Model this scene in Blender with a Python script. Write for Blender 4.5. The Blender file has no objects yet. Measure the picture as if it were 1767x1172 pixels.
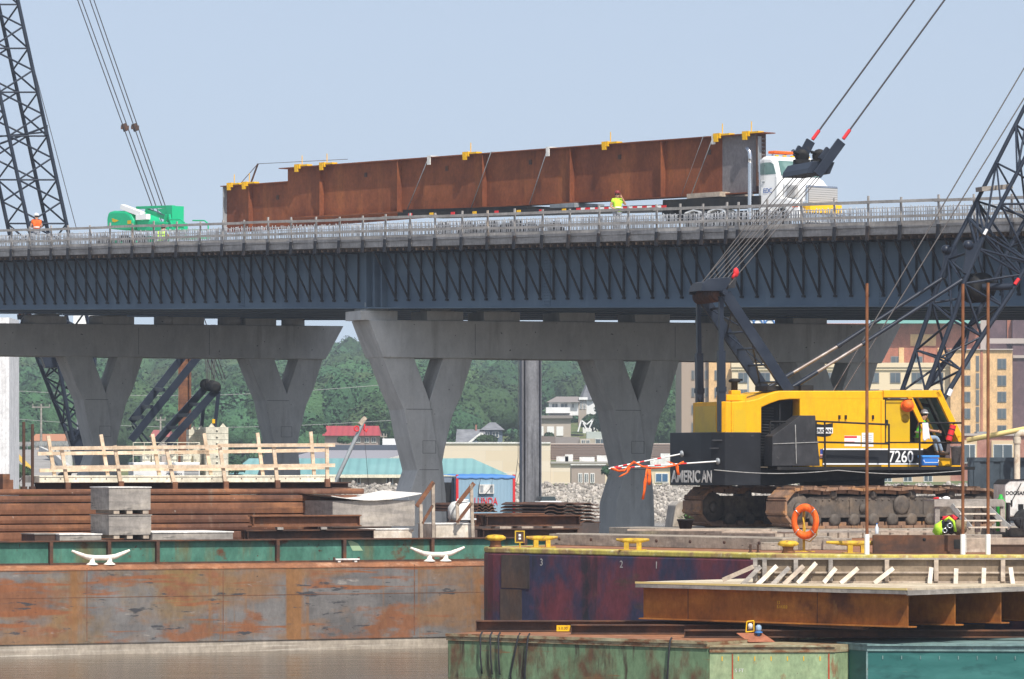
import bpy, bmesh, math, random
import numpy as np
from mathutils import Vector, Matrix
R = math.radians
random.seed(7); rng = np.random.default_rng(7)
SC = bpy.context.scene
COL = SC.collection
# ---------------------------------------------------------------- camera
CAMZ, F, CX, HZ = 5.0, 7500.0, 883.5, 800.0
cam = bpy.data.cameras.new('camera'); cam.sensor_width = 36; cam.lens = 36*F/1767
cam.shift_y = (HZ-586)/1767; cam.clip_start = 1; cam.clip_end = 6000
camo = bpy.data.objects.new('camera', cam); COL.objects.link(camo)
camo.location = (0, 0, CAMZ); camo.rotation_euler = (R(90), 0, 0); SC.camera = camo
# ---------------------------------------------------------------- sky and sun
SUN_AZ, SUN_EL = R(158), R(54)      # azimuth clockwise from +Y, sun behind the camera and to its right
w = bpy.data.worlds.new('World'); SC.world = w; w.use_nodes = True
nt = w.node_tree; bg = nt.nodes['Background']
sky = nt.nodes.new('ShaderNodeTexSky'); sky.sky_type = 'NISHITA'; sky.sun_disc = False
sky.sun_elevation = SUN_EL; sky.sun_rotation = SUN_AZ
sky.air_density = 1.0; sky.dust_density = 1.2; sky.ozone_density = 1.2
tc = nt.nodes.new('ShaderNodeTexCoord'); mp = nt.nodes.new('ShaderNodeVectorMath'); mp.operation = 'MULTIPLY_ADD'
mp.inputs[1].default_value = (1, 1, 0.9); mp.inputs[2].default_value = (0, 0, 0.12)
nt.links.new(tc.outputs['Generated'], mp.inputs[0]); nt.links.new(mp.outputs[0], sky.inputs[0])
hs = nt.nodes.new('ShaderNodeHueSaturation'); hs.inputs['Saturation'].default_value = .66; nt.links.new(sky.outputs[0], hs.inputs['Color']); nt.links.new(hs.outputs[0], bg.inputs[0]); bg.inputs[1].default_value = 0.128
sl = bpy.data.lights.new('sun', 'SUN'); sl.energy = 4.4; sl.angle = R(0.6); sl.color = (1.0, 0.95, 0.87)
so = bpy.data.objects.new('sun', sl); COL.objects.link(so)
SD = Vector((math.sin(SUN_AZ)*math.cos(SUN_EL), math.cos(SUN_AZ)*math.cos(SUN_EL), math.sin(SUN_EL)))
so.rotation_euler = SD.to_track_quat('Z', 'Y').to_euler(); so.location = (40, -60, 120)
SC.view_settings.view_transform = 'Standard'; SC.view_settings.look = 'None'
SC.view_settings.exposure = 0.4; SC.view_settings.gamma = 1
# ---------------------------------------------------------------- frames: survey points in the place
CAM = Vector((0, 0, CAMZ))
def ray(px, py): return Vector(((px-CX)/F, 1, (HZ-py)/F))
def P(px, py, Y): return CAM + ray(px, py)*Y
class Fr:
    """a ground frame: s runs along, d runs to the far side, z up"""
    def __init__(s, x, y, deg, z=0.0):
        s.o = Vector((x, y, z)); s.a = R(deg)
        s.u = Vector((math.cos(s.a), math.sin(s.a), 0)); s.n = Vector((-math.sin(s.a), math.cos(s.a), 0))
    def q(s, px, py, d=0.0):
        r = ray(px, py); t = ((s.o-CAM).dot(s.n)+d)/r.dot(s.n); p = CAM+r*t-s.o
        return Vector((p.dot(s.u), p.dot(s.n), p.z))
    def sz(s, px, py, d=0.0):
        v = s.q(px, py, d); return (v.x, v.z)
    def S(s, px, d=0.0): return s.q(px, HZ, d).x
    def world(s, v): return s.o + s.u*v[0] + s.n*v[1] + Vector((0, 0, v[2]))
    def thing(s, name, label, cat, group=None, at=(0, 0, 0)):
        return thing(name, label, cat, s.world(at), s.a, group)
def tag(o, label, cat, group=None, kind=None):
    if label: o['label'] = label
    if cat: o['category'] = cat
    if group: o['group'] = group
    if kind: o['kind'] = kind
    return o
def thing(name, label, cat, loc=(0, 0, 0), rz=0.0, group=None):
    o = bpy.data.objects.new(name, None); COL.objects.link(o); o.empty_display_size = 0.2
    o.location = loc; o.rotation_euler = (0, 0, rz)
    return tag(o, label, cat, group)
def kids(o): return [c for c in ALLP.get(o.name, [])]
ALLP = {}
def dup(o, parent=None, loc=None, rz=None, label=None, group=None):
    c = o.copy(); COL.objects.link(c)
    if parent is not None: c.parent = parent; ALLP.setdefault(parent.name, []).append(c)
    if loc is not None: c.location = loc
    if rz is not None: c.rotation_euler = (0, 0, rz)
    if label: c['label'] = label
    if group: c['group'] = group
    for ch in list(ALLP.get(o.name, [])): dup(ch, c)
    return c
# ---------------------------------------------------------------- mesh builder
def V3(p): return p if isinstance(p, Vector) else Vector(p)
class MB:
    def __init__(s): s.v = []; s.f = []; s.m = []; s.sm = []
    def add(s, vs, fs, m=0, sm=False):
        k = len(s.v); s.v += [tuple(v) for v in vs]
        for f in fs: s.f.append(tuple(i+k for i in f)); s.m.append(m); s.sm.append(sm)
        return s
    def bx(s, x0, x1, y0, y1, z0, z1, m=0):
        vs = [(x, y, z) for x in (x0, x1) for y in (y0, y1) for z in (z0, z1)]
        return s.add(vs, [(0, 1, 3, 2), (4, 6, 7, 5), (0, 4, 5, 1), (2, 3, 7, 6), (0, 2, 6, 4), (1, 5, 7, 3)], m)
    def bar(s, a, b, w, h=None, m=0, up=(0, 0, 1)):
        a, b, up = V3(a), V3(b), V3(up); h = w if h is None else h
        d = (b-a).normalized()
        if abs(d.dot(up)) > .99: up = Vector((0, 1, 0))
        r = d.cross(up).normalized()*w/2; u = r.cross(d).normalized()*h/2
        vs = [a-r-u, a+r-u, a+r+u, a-r+u, b-r-u, b+r-u, b+r+u, b-r+u]
        return s.add(vs, [(0, 1, 2, 3), (7, 6, 5, 4), (0, 4, 5, 1), (1, 5, 6, 2), (2, 6, 7, 3), (3, 7, 4, 0)], m)
    def tube(s, a, b, r, n=8, m=0, r2=None):
        a, b = V3(a), V3(b); r2 = r if r2 is None else r2
        d = (b-a).normalized(); x = d.orthogonal().normalized(); y = d.cross(x)
        vs = []
        for p, q in ((a, r), (b, r2)):
            for i in range(n):
                t = 2*math.pi*i/n; vs.append(p+x*math.cos(t)*q+y*math.sin(t)*q)
        fs = [(i, (i+1) % n, n+(i+1) % n, n+i) for i in range(n)]
        s.add(vs, fs, m, n > 5); s.add(vs[:n], [tuple(range(n))[::-1]], m); s.add(vs[n:], [tuple(range(n))], m)
        return s
    def path(s, pts, r, n=6, m=0):
        pts = [V3(p) for p in pts]; rings = []
        for i, p in enumerate(pts):
            d = (pts[min(i+1, len(pts)-1)]-pts[max(i-1, 0)]).normalized()
            x = d.cross(Vector((.31, .17, .93))).normalized(); y = d.cross(x)
            rings.append([p+x*math.cos(2*math.pi*k/n)*r+y*math.sin(2*math.pi*k/n)*r for k in range(n)])
        vs = [v for g in rings for v in g]; fs = []
        for i in range(len(pts)-1):
            for k in range(n): fs.append((i*n+k, i*n+(k+1) % n, (i+1)*n+(k+1) % n, (i+1)*n+k))
        fs.append(tuple(range(n))[::-1]); fs.append(tuple(range((len(pts)-1)*n, len(pts)*n)))
        return s.add(vs, fs, m, True)
    def prism(s, poly, d0, d1, m=0):
        n = len(poly); vs = [(p[0], d0, p[1]) for p in poly]+[(p[0], d1, p[1]) for p in poly]
        fs = [tuple(range(n)), tuple(range(n, 2*n))[::-1]]+[(i, n+i, n+(i+1) % n, (i+1) % n) for i in range(n)]
        return s.add(vs, fs, m)
    def plan(s, poly, z0, z1, m=0):
        n = len(poly); vs = [(p[0], p[1], z0) for p in poly]+[(p[0], p[1], z1) for p in poly]
        fs = [tuple(range(n))[::-1], tuple(range(n, 2*n))]+[(i, (i+1) % n, n+(i+1) % n, n+i) for i in range(n)]
        return s.add(vs, fs, m)
    def lathe(s, prof, c=(0, 0, 0), ax=(0, 0, 1), n=16, m=0, sm=True):
        c, ax = V3(c), V3(ax).normalized(); x = ax.orthogonal().normalized(); y = ax.cross(x); vs = []
        for r, h in prof:
            for k in range(n):
                t = 2*math.pi*k/n; vs.append(c+ax*h+x*(math.cos(t)*r)+y*(math.sin(t)*r))
        fs = [(i*n+k, i*n+(k+1) % n, (i+1)*n+(k+1) % n, (i+1)*n+k) for i in range(len(prof)-1) for k in range(n)]
        fs.append(tuple(range(n))[::-1]); fs.append(tuple(range((len(prof)-1)*n, len(prof)*n)))
        return s.add(vs, fs, m, sm)
    def sph(s, c, r, n=12, m=0):
        rx, ry, rz = r if isinstance(r, (tuple, list)) else (r, r, r); vs = []; h = n//2
        for i in range(h+1):
            a = math.pi*i/h
            for k in range(n):
                t = 2*math.pi*k/n
                vs.append((c[0]+rx*math.sin(a)*math.cos(t), c[1]+ry*math.sin(a)*math.sin(t), c[2]+rz*math.cos(a)))
        return s.add(vs, [(i*n+k, (i+1)*n+k, (i+1)*n+(k+1) % n, i*n+(k+1) % n) for i in range(h) for k in range(n)], m, True)
    def torus(s, c, R0, r, ax=(0, 1, 0), n=24, k=8, m=0):
        c, ax = V3(c), V3(ax).normalized(); x = ax.orthogonal().normalized(); y = ax.cross(x)
        vs = []
        for i in range(n):
            e = x*math.cos(2*math.pi*i/n)+y*math.sin(2*math.pi*i/n)
            for j in range(k):
                t = 2*math.pi*j/k; vs.append(c+e*(R0+r*math.cos(t))+ax*(r*math.sin(t)))
        fs = [(i*k+j, ((i+1) % n)*k+j, ((i+1) % n)*k+(j+1) % k, i*k+(j+1) % k) for i in range(n) for j in range(k)]
        return s.add(vs, fs, m, True)
    def ibeam(s, a, b, h, w, tf=.03, tw=.02, m=0):
        """a, b: middle of the underside at each end"""
        a, b = V3(a), V3(b); z = Vector((0, 0, 1))
        s.bar(a+z*tf/2, b+z*tf/2, w, tf, m); s.bar(a+z*(h-tf/2), b+z*(h-tf/2), w, tf, m)
        return s.bar(a+z*h/2, b+z*h/2, tw, h-2*tf, m)
    def build(s, name, mat, parent=None, bevel=0, recalc=True):
        me = bpy.data.meshes.new(name); me.from_pydata(s.v, [], s.f)
        mats = mat if isinstance(mat, (list, tuple)) else [mat]
        for x in mats: me.materials.append(x)
        me.polygons.foreach_set('material_index', s.m); me.polygons.foreach_set('use_smooth', s.sm)
        if recalc:
            b = bmesh.new(); b.from_mesh(me); bmesh.ops.recalc_face_normals(b, faces=b.faces); b.to_mesh(me); b.free()
        me.update()
        return link(name, me, parent, bevel)
def link(name, me, parent=None, bevel=0):
    o = bpy.data.objects.new(name, me); COL.objects.link(o)
    if parent is not None: o.parent = parent; ALLP.setdefault(parent.name, []).append(o)
    if bevel:
        b = o.modifiers.new('bevel', 'BEVEL'); b.width = bevel; b.segments = 2; b.limit_method = 'ANGLE'
    return o
def text_mesh(name, txt, size, mat, parent, origin, right, up, depth=.004, bold=0.0, align='LEFT', width=None):
    cu = bpy.data.curves.new(name, 'FONT'); cu.body = txt; cu.size = size; cu.extrude = depth; cu.offset = bold; cu.align_x = align
    t = bpy.data.objects.new('tmp_text', cu); COL.objects.link(t)
    dg = bpy.context.evaluated_depsgraph_get(); dg.update()
    me = bpy.data.meshes.new_from_object(t.evaluated_get(dg)); bpy.data.objects.remove(t); me.name = name
    r, u = V3(right).normalized(), V3(up).normalized(); n = r.cross(u)
    xs = [v.co.x for v in me.vertices]; k = 1.0
    if width: k = width/(max(xs)-min(xs))
    for v in me.vertices:
        c = v.co.copy(); v.co = V3(origin)+r*c.x*k+u*c.y+n*c.z
    me.materials.clear(); me.materials.append(mat)
    return link(name, me, parent)
# ---------------------------------------------------------------- materials
def nmat(name, col, layers=(), rough=.6, metal=0.0, bump=0.0, bscale=30.0, island=0.0, brick=None, spec=None, alpha=None, wave=None, grain=.5):
    """layers: (colour, (sx,sy,sz), low, high, detail) noise patches in metres laid over the base colour"""
    m = bpy.data.materials.new(name); m.use_nodes = True; t = m.node_tree; N = t.nodes; L = t.links
    p = N['Principled BSDF']; p.inputs['Roughness'].default_value = rough; p.inputs['Metallic'].default_value = metal
    spec = (.5 if rough < .3 else .22) if spec is None else spec
    if spec is not None: p.inputs['Specular IOR Level'].default_value = spec
    tcn = N.new('ShaderNodeTexCoord')
    rgb = N.new('ShaderNodeRGB'); rgb.outputs[0].default_value = (*col, 1); cur = rgb.outputs[0]
    if brick:
        b = N.new('ShaderNodeTexBrick'); b.inputs['Color1'].default_value = (*brick[0], 1); b.inputs['Color2'].default_value = (*brick[1], 1)
        b.inputs['Mortar'].default_value = (*brick[2], 1); b.inputs['Scale'].default_value = 1; b.inputs['Brick Width'].default_value = brick[3]
        b.inputs['Row Height'].default_value = brick[4]; b.inputs['Mortar Size'].default_value = brick[5]
        cm = N.new('ShaderNodeMapping'); cm.inputs['Rotation'].default_value = (R(90), 0, 0)
        L.new(tcn.outputs['Object'], cm.inputs[0]); L.new(cm.outputs[0], b.inputs['Vector']); cur = b.outputs['Color']
    for i, (c, sc, lo, hi, det) in enumerate(layers):
        mpn = N.new('ShaderNodeMapping'); mpn.inputs['Scale'].default_value = sc; mpn.inputs['Location'].default_value = (i*7.3+len(name), i*3.1, i*5.7)
        L.new(tcn.outputs['Object'], mpn.inputs[0])
        nz = N.new('ShaderNodeTexNoise'); nz.inputs['Scale'].default_value = 1; nz.inputs['Detail'].default_value = det; nz.inputs['Roughness'].default_value = .62
        L.new(mpn.outputs[0], nz.inputs['Vector'])
        mr = N.new('ShaderNodeMapRange'); mr.inputs[1].default_value = lo; mr.inputs[2].default_value = hi; L.new(nz.outputs[0], mr.inputs[0])
        mx = N.new('ShaderNodeMix'); mx.data_type = 'RGBA'; L.new(mr.outputs[0], mx.inputs['Factor']); L.new(cur, mx.inputs['A']); mx.inputs['B'].default_value = (*c, 1)
        cur = mx.outputs['Result']
    if island:
        g = N.new('ShaderNodeNewGeometry'); h = N.new('ShaderNodeHueSaturation'); L.new(cur, h.inputs['Color'])
        mr = N.new('ShaderNodeMapRange'); mr.inputs[3].default_value = 1-island; mr.inputs[4].default_value = 1+island
        L.new(g.outputs['Random Per Island'], mr.inputs[0]); L.new(mr.outputs[0], h.inputs['Value']); cur = h.outputs[0]
    if rough >= .5 and layers:      # fine grain: dust and pitting finer than the patches
        vals = []
        for gs, gr in ((9.0, .5), (1.7, .5)):
            gm = N.new('ShaderNodeMapping'); gm.inputs['Scale'].default_value = (gs, gs, gs*.55); L.new(tcn.outputs['Object'], gm.inputs[0])
            gn_ = N.new('ShaderNodeTexNoise'); gn_.inputs['Scale'].default_value = 1; gn_.inputs['Detail'].default_value = 8; gn_.inputs['Roughness'].default_value = .75; L.new(gm.outputs[0], gn_.inputs['Vector'])
            gv = N.new('ShaderNodeMapRange'); gv.inputs[1].default_value = .3; gv.inputs[2].default_value = .7; gv.inputs[3].default_value = 1-gr*grain; gv.inputs[4].default_value = 1+gr*grain; L.new(gn_.outputs[0], gv.inputs[0]); vals.append(gv.outputs[0])
        gx = N.new('ShaderNodeMath'); gx.operation = 'MULTIPLY'; L.new(vals[0], gx.inputs[0]); L.new(vals[1], gx.inputs[1])
        gh = N.new('ShaderNodeHueSaturation'); L.new(cur, gh.inputs['Color']); L.new(gx.outputs[0], gh.inputs['Value']); cur = gh.outputs[0]
    L.new(cur, p.inputs['Base Color'])
    if bump:
        nz = N.new('ShaderNodeTexNoise'); nz.inputs['Scale'].default_value = bscale; nz.inputs['Detail'].default_value = 4; L.new(tcn.outputs['Object'], nz.inputs['Vector'])
        b = N.new('ShaderNodeBump'); b.inputs['Strength'].default_value = bump; b.inputs['Distance'].default_value = .02; L.new(nz.outputs[0], b.inputs['Height']); L.new(b.outputs[0], p.inputs['Normal'])
    if wave:   # corrugation along x
        wv = N.new('ShaderNodeTexWave'); wv.inputs['Scale'].default_value = wave[0]; wv.bands_direction = wave[2] if len(wave) > 2 else 'X'; L.new(tcn.outputs['Object'], wv.inputs['Vector'])
        b = N.new('ShaderNodeBump'); b.inputs['Strength'].default_value = 1; b.inputs['Distance'].default_value = wave[1]; L.new(wv.outputs[0], b.inputs['Height']); L.new(b.outputs[0], p.inputs['Normal'])
    return m
X = {}
X['concrete'] = nmat('concrete', (.57, .555, .52), [((.45, .44, .415), (.45, .45, .3), .42, .66, 8), ((.65, .635, .60), (1.1, 1.1, .35), .50, .72, 8), ((.32, .30, .265), (1.3, 1.3, .10), .58, .80, 7), ((.10, .10, .09), (5, 5, 5), .72, .76, 2)], .85, bump=.15, bscale=6, grain=.13)
X['girder_blue'] = nmat('slate_blue_paint', (.115, .165, .215), [((.08, .12, .17), (.35, .3, .7), .4, .7, 4), ((.17, .22, .27), (1.5, 1, .3), .58, .85, 4)], .45)
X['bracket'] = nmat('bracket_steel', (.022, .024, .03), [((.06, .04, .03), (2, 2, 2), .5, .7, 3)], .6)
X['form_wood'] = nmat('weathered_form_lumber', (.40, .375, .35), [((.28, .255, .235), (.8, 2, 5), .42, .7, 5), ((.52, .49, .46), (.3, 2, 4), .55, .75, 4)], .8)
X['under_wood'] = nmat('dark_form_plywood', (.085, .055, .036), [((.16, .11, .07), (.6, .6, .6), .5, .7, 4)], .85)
X['rebar'] = nmat('coated_rebar', (.50, .51, .53), [((.34, .34, .35), (1.2, 1.2, 1.2), .45, .65, 3)], .55)
X['load_rust'] = nmat('weathering_steel', (.225, .07, .026), [((.145, .042, .018), (.4, .4, .25), .4, .63, 8), ((.33, .115, .036), (.9, .9, .12), .52, .8, 5), ((.10, .038, .02), (3, 3, .2), .62, .85, 4)], .8)
X['primer'] = nmat('grey_primer', (.165, .15, .155), [((.20, .185, .185), (.7, .7, .4), .45, .7, 4)], .6)
X['clamp_yellow'] = nmat('clamp_yellow_paint', (.78, .44, .01), [((.5, .26, .02), (6, 6, 6), .6, .7, 3)], .45)
X['hull_rust'] = nmat('rusted_hull_plate', (.165, .155, .148), [((.115, .108, .105), (.5, .5, 1.6), .45, .6, 9), ((.21, .125, .07), (.3, .5, .7), .47, .58, 12), ((.205, .13, .055), (.16, .5, .14), .54, .62, 12), ((.205, .09, .046), (.55, .5, 1.3), .535, .61, 14), ((.23, .09, .04), (.30, .5, 4.6), .56, .62, 14), ((.22, .11, .045), (1.3, .8, .055), .56, .63, 10), ((.055, .055, .06), (1.1, .8, 5.5), .61, .65, 10), ((.30, .27, .24), (.9, 1, 3.5), .66, .72, 10), ((.04, .03, .027), (3.0, 3, 14), .67, .70, 8)], .75, bump=.25, bscale=3, grain=.4)
X['hull_base'] = nmat('silted_waterline_plate', (.37, .32, .26), [((.27, .23, .185), (.5, .5, 6), .45, .65, 5), ((.5, .45, .38), (.3, .5, 14), .55, .65, 4)], .8)
X['deck_rust'] = nmat('rusty_deck_plate', (.27, .115, .055), [((.19, .09, .05), (1, 1, 1), .45, .65, 5), ((.36, .2, .12), (2.2, 2.2, 2), .55, .7, 4)], .8)
X['coaming'] = nmat('worn_green_paint', (.05, .15, .11), [((.075, .20, .15), (1, 1, 1), .45, .65, 4), ((.12, .115, .055), (1.6, 1, .3), .50, .68, 9), ((.10, .045, .022), (1.1, 1, 1.3), .58, .66, 10), ((.07, .03, .016), (7, 4, 7), .68, .72, 3)], .6)
X['rust_dark'] = nmat('dark_rusty_steel', (.075, .042, .03), [((.15, .062, .03), (1.1, 1.1, 1.6), .48, .65, 6), ((.05, .032, .028), (.6, .6, 3), .52, .7, 5)], .75)
X['rust_beam'] = nmat('rusted_stacked_steel', (.185, .082, .044), [((.115, .055, .036), (.35, .5, 1.6), .45, .60, 10), ((.28, .125, .058), (.7, .7, 3), .52, .68, 9), ((.20, .13, .09), (2.5, 2, .8), .58, .7, 9), ((.52, .45, .38), (3.2, 2, 4), .70, .75, 5)], .8)
X['rust_orange'] = nmat('orange_rusted_plate', (.30, .105, .02), [((.42, .165, .03), (.6, .6, 1.6), .46, .68, 6), ((.12, .046, .02), (.8, .8, .9), .52, .68, 6), ((.40, .20, .06), (1.6, 1.6, .7), .65, .8, 5)], .8)
X['purple_hull'] = nmat('patchy_purple_hull_paint', (.135, .036, .047), [((.035, .037, .075), (.55, .55, .4), .45, .57, 9), ((.025, .024, .03), (1.2, 1.2, .22), .54, .64, 10), ((.16, .038, .048), (.8, .8, .6), .54, .68, 10), ((.075, .05, .035), (.5, .5, 1.5), .6, .7, 6), ((.45, .42, .40), (9, 9, .8), .735, .76, 3)], .55, bump=.2, bscale=3)
X['hull_brown'] = nmat('brown_hull_plate', (.07, .052, .045), [((.12, .065, .04), (.8, .8, .5), .48, .65, 6), ((.035, .03, .03), (2, 2, .4), .55, .7, 5)], .6)
X['barge_yellow'] = nmat('worn_yellow_edge_paint', (.48, .40, .09), [((.34, .22, .10), (2.2, 2.2, 2), .48, .6, 6), ((.6, .55, .3), (5, 5, 5), .55, .7, 4)], .7)
X['green_rust'] = nmat('light_green_paint_rusting', (.135, .21, .115), [((.18, .26, .15), (.6, .6, .6), .45, .65, 5), ((.125, .072, .04), (1.2, 1.2, .6), .48, .60, 11), ((.06, .04, .028), (3.5, 3.5, .5), .56, .65, 10), ((.20, .11, .05), (.6, .6, 6), .64, .72, 5)], .65)
X['green_pale'] = nmat('pale_green_paint', (.25, .33, .185), [((.31, .37, .21), (.8, .8, .8), .45, .65, 4), ((.24, .16, .08), (2.5, 2.5, 1), .60, .66, 7), ((.11, .055, .03), (8, 8, 4), .68, .72, 3)], .65)
X['green_rim'] = nmat('rusty_pale_rim', (.30, .25, .15), [((.20, .095, .045), (2.5, 2.5, 5), .48, .58, 6), ((.36, .34, .22), (1.5, 1.5, 6), .55, .65, 4)], .7)
X['teal'] = nmat('teal_paint', (.028, .125, .115), [((.05, .18, .165), (.35, .35, 1.3), .48, .66, 5), ((.018, .075, .072), (.9, .9, 2.5), .5, .66, 5), ((.19, .15, .07), (.8, .8, 5), .70, .73, 4)], .4)
X['teal_rim'] = nmat('grey_teal_rim', (.17, .26, .25), [((.11, .18, .18), (1.5, 1.5, 6), .48, .65, 5), ((.17, .1, .06), (5, 5, 5), .66, .7, 3)], .5)
X['plywood'] = nmat('grey_weathered_plywood', (.30, .27, .24), [((.22, .2, .18), (.9, .9, 4.5), .45, .6, 6), ((.40, .355, .30), (.5, .5, 3), .52, .7, 5), ((.16, .145, .13), (1.6, 1.6, 12), .6, .68, 4)], .85)
X['ply_new'] = nmat('pale_plywood', (.60, .53, .44), [((.50, .42, .33), (.7, .7, 3), .45, .65, 5), ((.68, .62, .54), (1.6, 1.6, 1.6), .55, .7, 4)], .8)
X['ply_form'] = nmat('form_plywood', (.235, .18, .125), [((.165, .125, .085), (.45, .5, 2.5), .45, .62, 6), ((.33, .265, .19), (.8, .5, 4), .54, .7, 8), ((.15, .11, .08), (1.2, 1, 9), .62, .7, 4)], .8)
X['white_top'] = nmat('bleached_sheet', (.74, .71, .66), [((.6, .56, .5), (.6, .6, .6), .5, .7, 4)], .7)  # white cover; on plywood lids the sunlight is put into the colour
X['lumber'] = nmat('fresh_lumber', (.56, .42, .29), [((.66, .53, .40), (1.5, 1.5, 6), .45, .65, 4), ((.5, .34, .2), (3, 3, 9), .6, .72, 4)], .75)
X['lumber_old'] = nmat('weathered_lumber', (.44, .36, .28), [((.33, .27, .22), (1.2, 1.2, 6), .45, .62, 5), ((.56, .48, .39), (1, 1, 4), .56, .7, 4)], .8)
X['timber_mat'] = nmat('timber_mat', (.34, .29, .23), [((.24, .205, .17), (.5, 2, 5), .45, .62, 6), ((.44, .385, .31), (.4, 3, 8), .55, .7, 5), ((.11, .095, .08), (2.5, 2.5, 12), .64, .7, 4)], .85)
X['cream'] = nmat('cream_paint', (.70, .64, .50), [((.58, .52, .40), (1.2, 1.2, 3), .52, .7, 5), ((.3, .2, .12), (6, 6, 6), .71, .75, 3)], .55)
X['cream_crane'] = nmat('cream_crane_paint', (.66, .62, .50), [((.6, .56, .45), (.6, .6, .6), .45, .7, 4)], .5)
X['white'] = nmat('white_paint', (.78, .78, .77), [((.70, .70, .69), (1, 1, 1), .5, .7, 3)], .4)
X['white_dull'] = nmat('dull_white_paint', (.66, .65, .62), [((.52, .49, .45), (2, 2, 2), .52, .7, 4)], .6)
X['cleat_white'] = nmat('cleat_cream_paint', (.76, .70, .62), [((.45, .26, .15), (5, 5, 5), .62, .7, 4)], .55)
X['worn_yellow'] = nmat('worn_safety_yellow', (.55, .35, .03), [((.28, .13, .05), (5, 5, 5), .52, .62, 7), ((.66, .48, .1), (3, 3, 3), .55, .7, 4)], .6)
X['yellow'] = nmat('crane_yellow', (.80, .405, .002), [((.76, .375, .002), (.8, .8, .8), .45, .7, 3), ((.60, .29, .015), (2.2, 2.2, .3), .56, .85, 8), ((.42, .26, .06), (5, 5, 1.2), .66, .8, 8)], .5, spec=.25, grain=.22)
X['yellow_door'] = nmat('door_yellow', (.60, .38, .01), [((.52, .32, .02), (1.5, 1.5, 1.5), .5, .7, 3)], .4)
X['black'] = nmat('black_paint', (.014, .015, .018), [((.026, .028, .033), (.8, .8, .8), .45, .7, 5), ((.06, .06, .06), (5, 5, 5), .70, .76, 4)], .38)
X['black_matte'] = nmat('black_steel', (.012, .012, .013), [((.03, .027, .024), (2, 2, 2), .5, .7, 4)], .65)
X['box_black'] = nmat('scuffed_black_plate', (.028, .029, .032), [((.045, .046, .05), (1.4, 1.4, 1.4), .45, .65, 5), ((.10, .095, .09), (3, 3, 6), .68, .74, 5)], .5)
X['boom'] = nmat('boom_navy', (.016, .022, .036), [((.03, .038, .055), (1, 1, 1), .45, .7, 3), ((.06, .05, .045), (6, 6, 6), .68, .74, 3)], .38)
X['rope'] = nmat('wire_rope', (.12, .11, .105), (), .5, .3)
X['rope_dark'] = nmat('pendant_wire', (.055, .05, .055), (), .5, .3)
X['red'] = nmat('red_paint', (.62, .03, .035), (), .5)
X['redwhite'] = nmat('red', (.62, .03, .035), (), .5)
X['orange'] = nmat('safety_orange', (.80, .13, .015), [((.7, .10, .012), (6, 6, 6), .5, .7, 3)], .55)
X['lime'] = nmat('safety_lime', (.52, .85, .05), [((.42, .72, .04), (7, 7, 7), .5, .65, 3)], .7)
X['lime_green'] = nmat('safety_green', (.16, .72, .06), [((.12, .55, .05), (7, 7, 7), .5, .65, 3)], .7)
X['denim'] = nmat('denim', (.20, .27, .37), [((.30, .37, .46), (8, 8, 8), .5, .7, 3)], .85)
X['trousers'] = nmat('grey_trousers', (.22, .23, .26), [((.16, .17, .2), (8, 8, 8), .5, .7, 3)], .85)
X['skin'] = nmat('skin', (.48, .26, .17), (), .55)
X['hair'] = nmat('dark_hair', (.03, .022, .018), (), .7)
X['boots'] = nmat('work_boots', (.06, .045, .035), (), .7)
X['glass'] = nmat('tinted_glass', (.03, .045, .05), (), .06, spec=.6)
X['glass_green'] = nmat('green_tinted_glass', (.09, .17, .155), [((.16, .25, .23), (1.5, 1.5, 1.5), .45, .65, 2)], .08, spec=.6)  # green glass; pale patches put its reflections into the colour
X['chrome'] = nmat('chrome', (.62, .62, .63), (), .22, 1.0)
X['grille'] = nmat('grille_bars', (.42, .41, .40), (), .5, .2)
X['rubber'] = nmat('rubber', (.022, .022, .023), [((.05, .048, .045), (3, 3, 3), .5, .7, 3)], .8)
X['grey_steel'] = nmat('galvanised_steel', (.30, .32, .335), [((.22, .24, .25), (.6, .6, .3), .45, .65, 5)], .5, .2)
X['pile'] = nmat('grey_pile_steel', (.13, .13, .142), [((.22, .222, .235), (1.2, 1.2, .12), .45, .65, 5), ((.075, .075, .08), (4, 4, .1), .55, .7, 4)], .5)
X['green_lift'] = nmat('lift_green', (.010, .40, .185), [((.012, .34, .16), (1, 1, 1), .5, .7, 3)], .35)
X['container_grey'] = nmat('container_slate', (.05, .068, .085), [((.075, .095, .115), (1, 1, 1), .5, .7, 4)], .5)
X['site_blue'] = nmat('site_office_blue', (.24, .37, .47), [((.28, .41, .51), (.7, .7, .3), .45, .7, 3)], .45, wave=(1.55, .012))
X['tarp_blue'] = nmat('blue_tarp', (.06, .19, .46), (), .5)
X['cooler_blue'] = nmat('cooler_blue', (.025, .16, .52), (), .4)
X['bucket_grey'] = nmat('bucket_grey', (.30, .30, .29), [((.22, .22, .21), (6, 6, 6), .5, .65, 3)], .6)
X['track'] = nmat('worn_track_steel', (.095, .08, .068), [((.15, .115, .085), (1.8, 1.8, 1.8), .46, .65, 5), ((.05, .04, .034), (2.5, 2.5, 2.5), .55, .7, 5)], .65, bump=.3, bscale=12)
X['shoe'] = nmat('rusty_track_shoe', (.24, .145, .095), [((.33, .17, .075), (1.2, 1.2, 3), .5, .62, 6), ((.15, .095, .065), (2.5, 2.5, 2.5), .52, .66, 5), ((.37, .27, .2), (4, 4, 1), .64, .74, 4)], .65)
X['green_plastic'] = nmat('green_plastic', (.03, .36, .05), (), .5)
X['gear_dark'] = nmat('dark_webbing', (.03, .03, .034), (), .7)
X['canvas'] = nmat('canvas_bag', (.19, .145, .085), [((.28, .22, .14), (9, 9, 9), .5, .65, 3)], .9)
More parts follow.
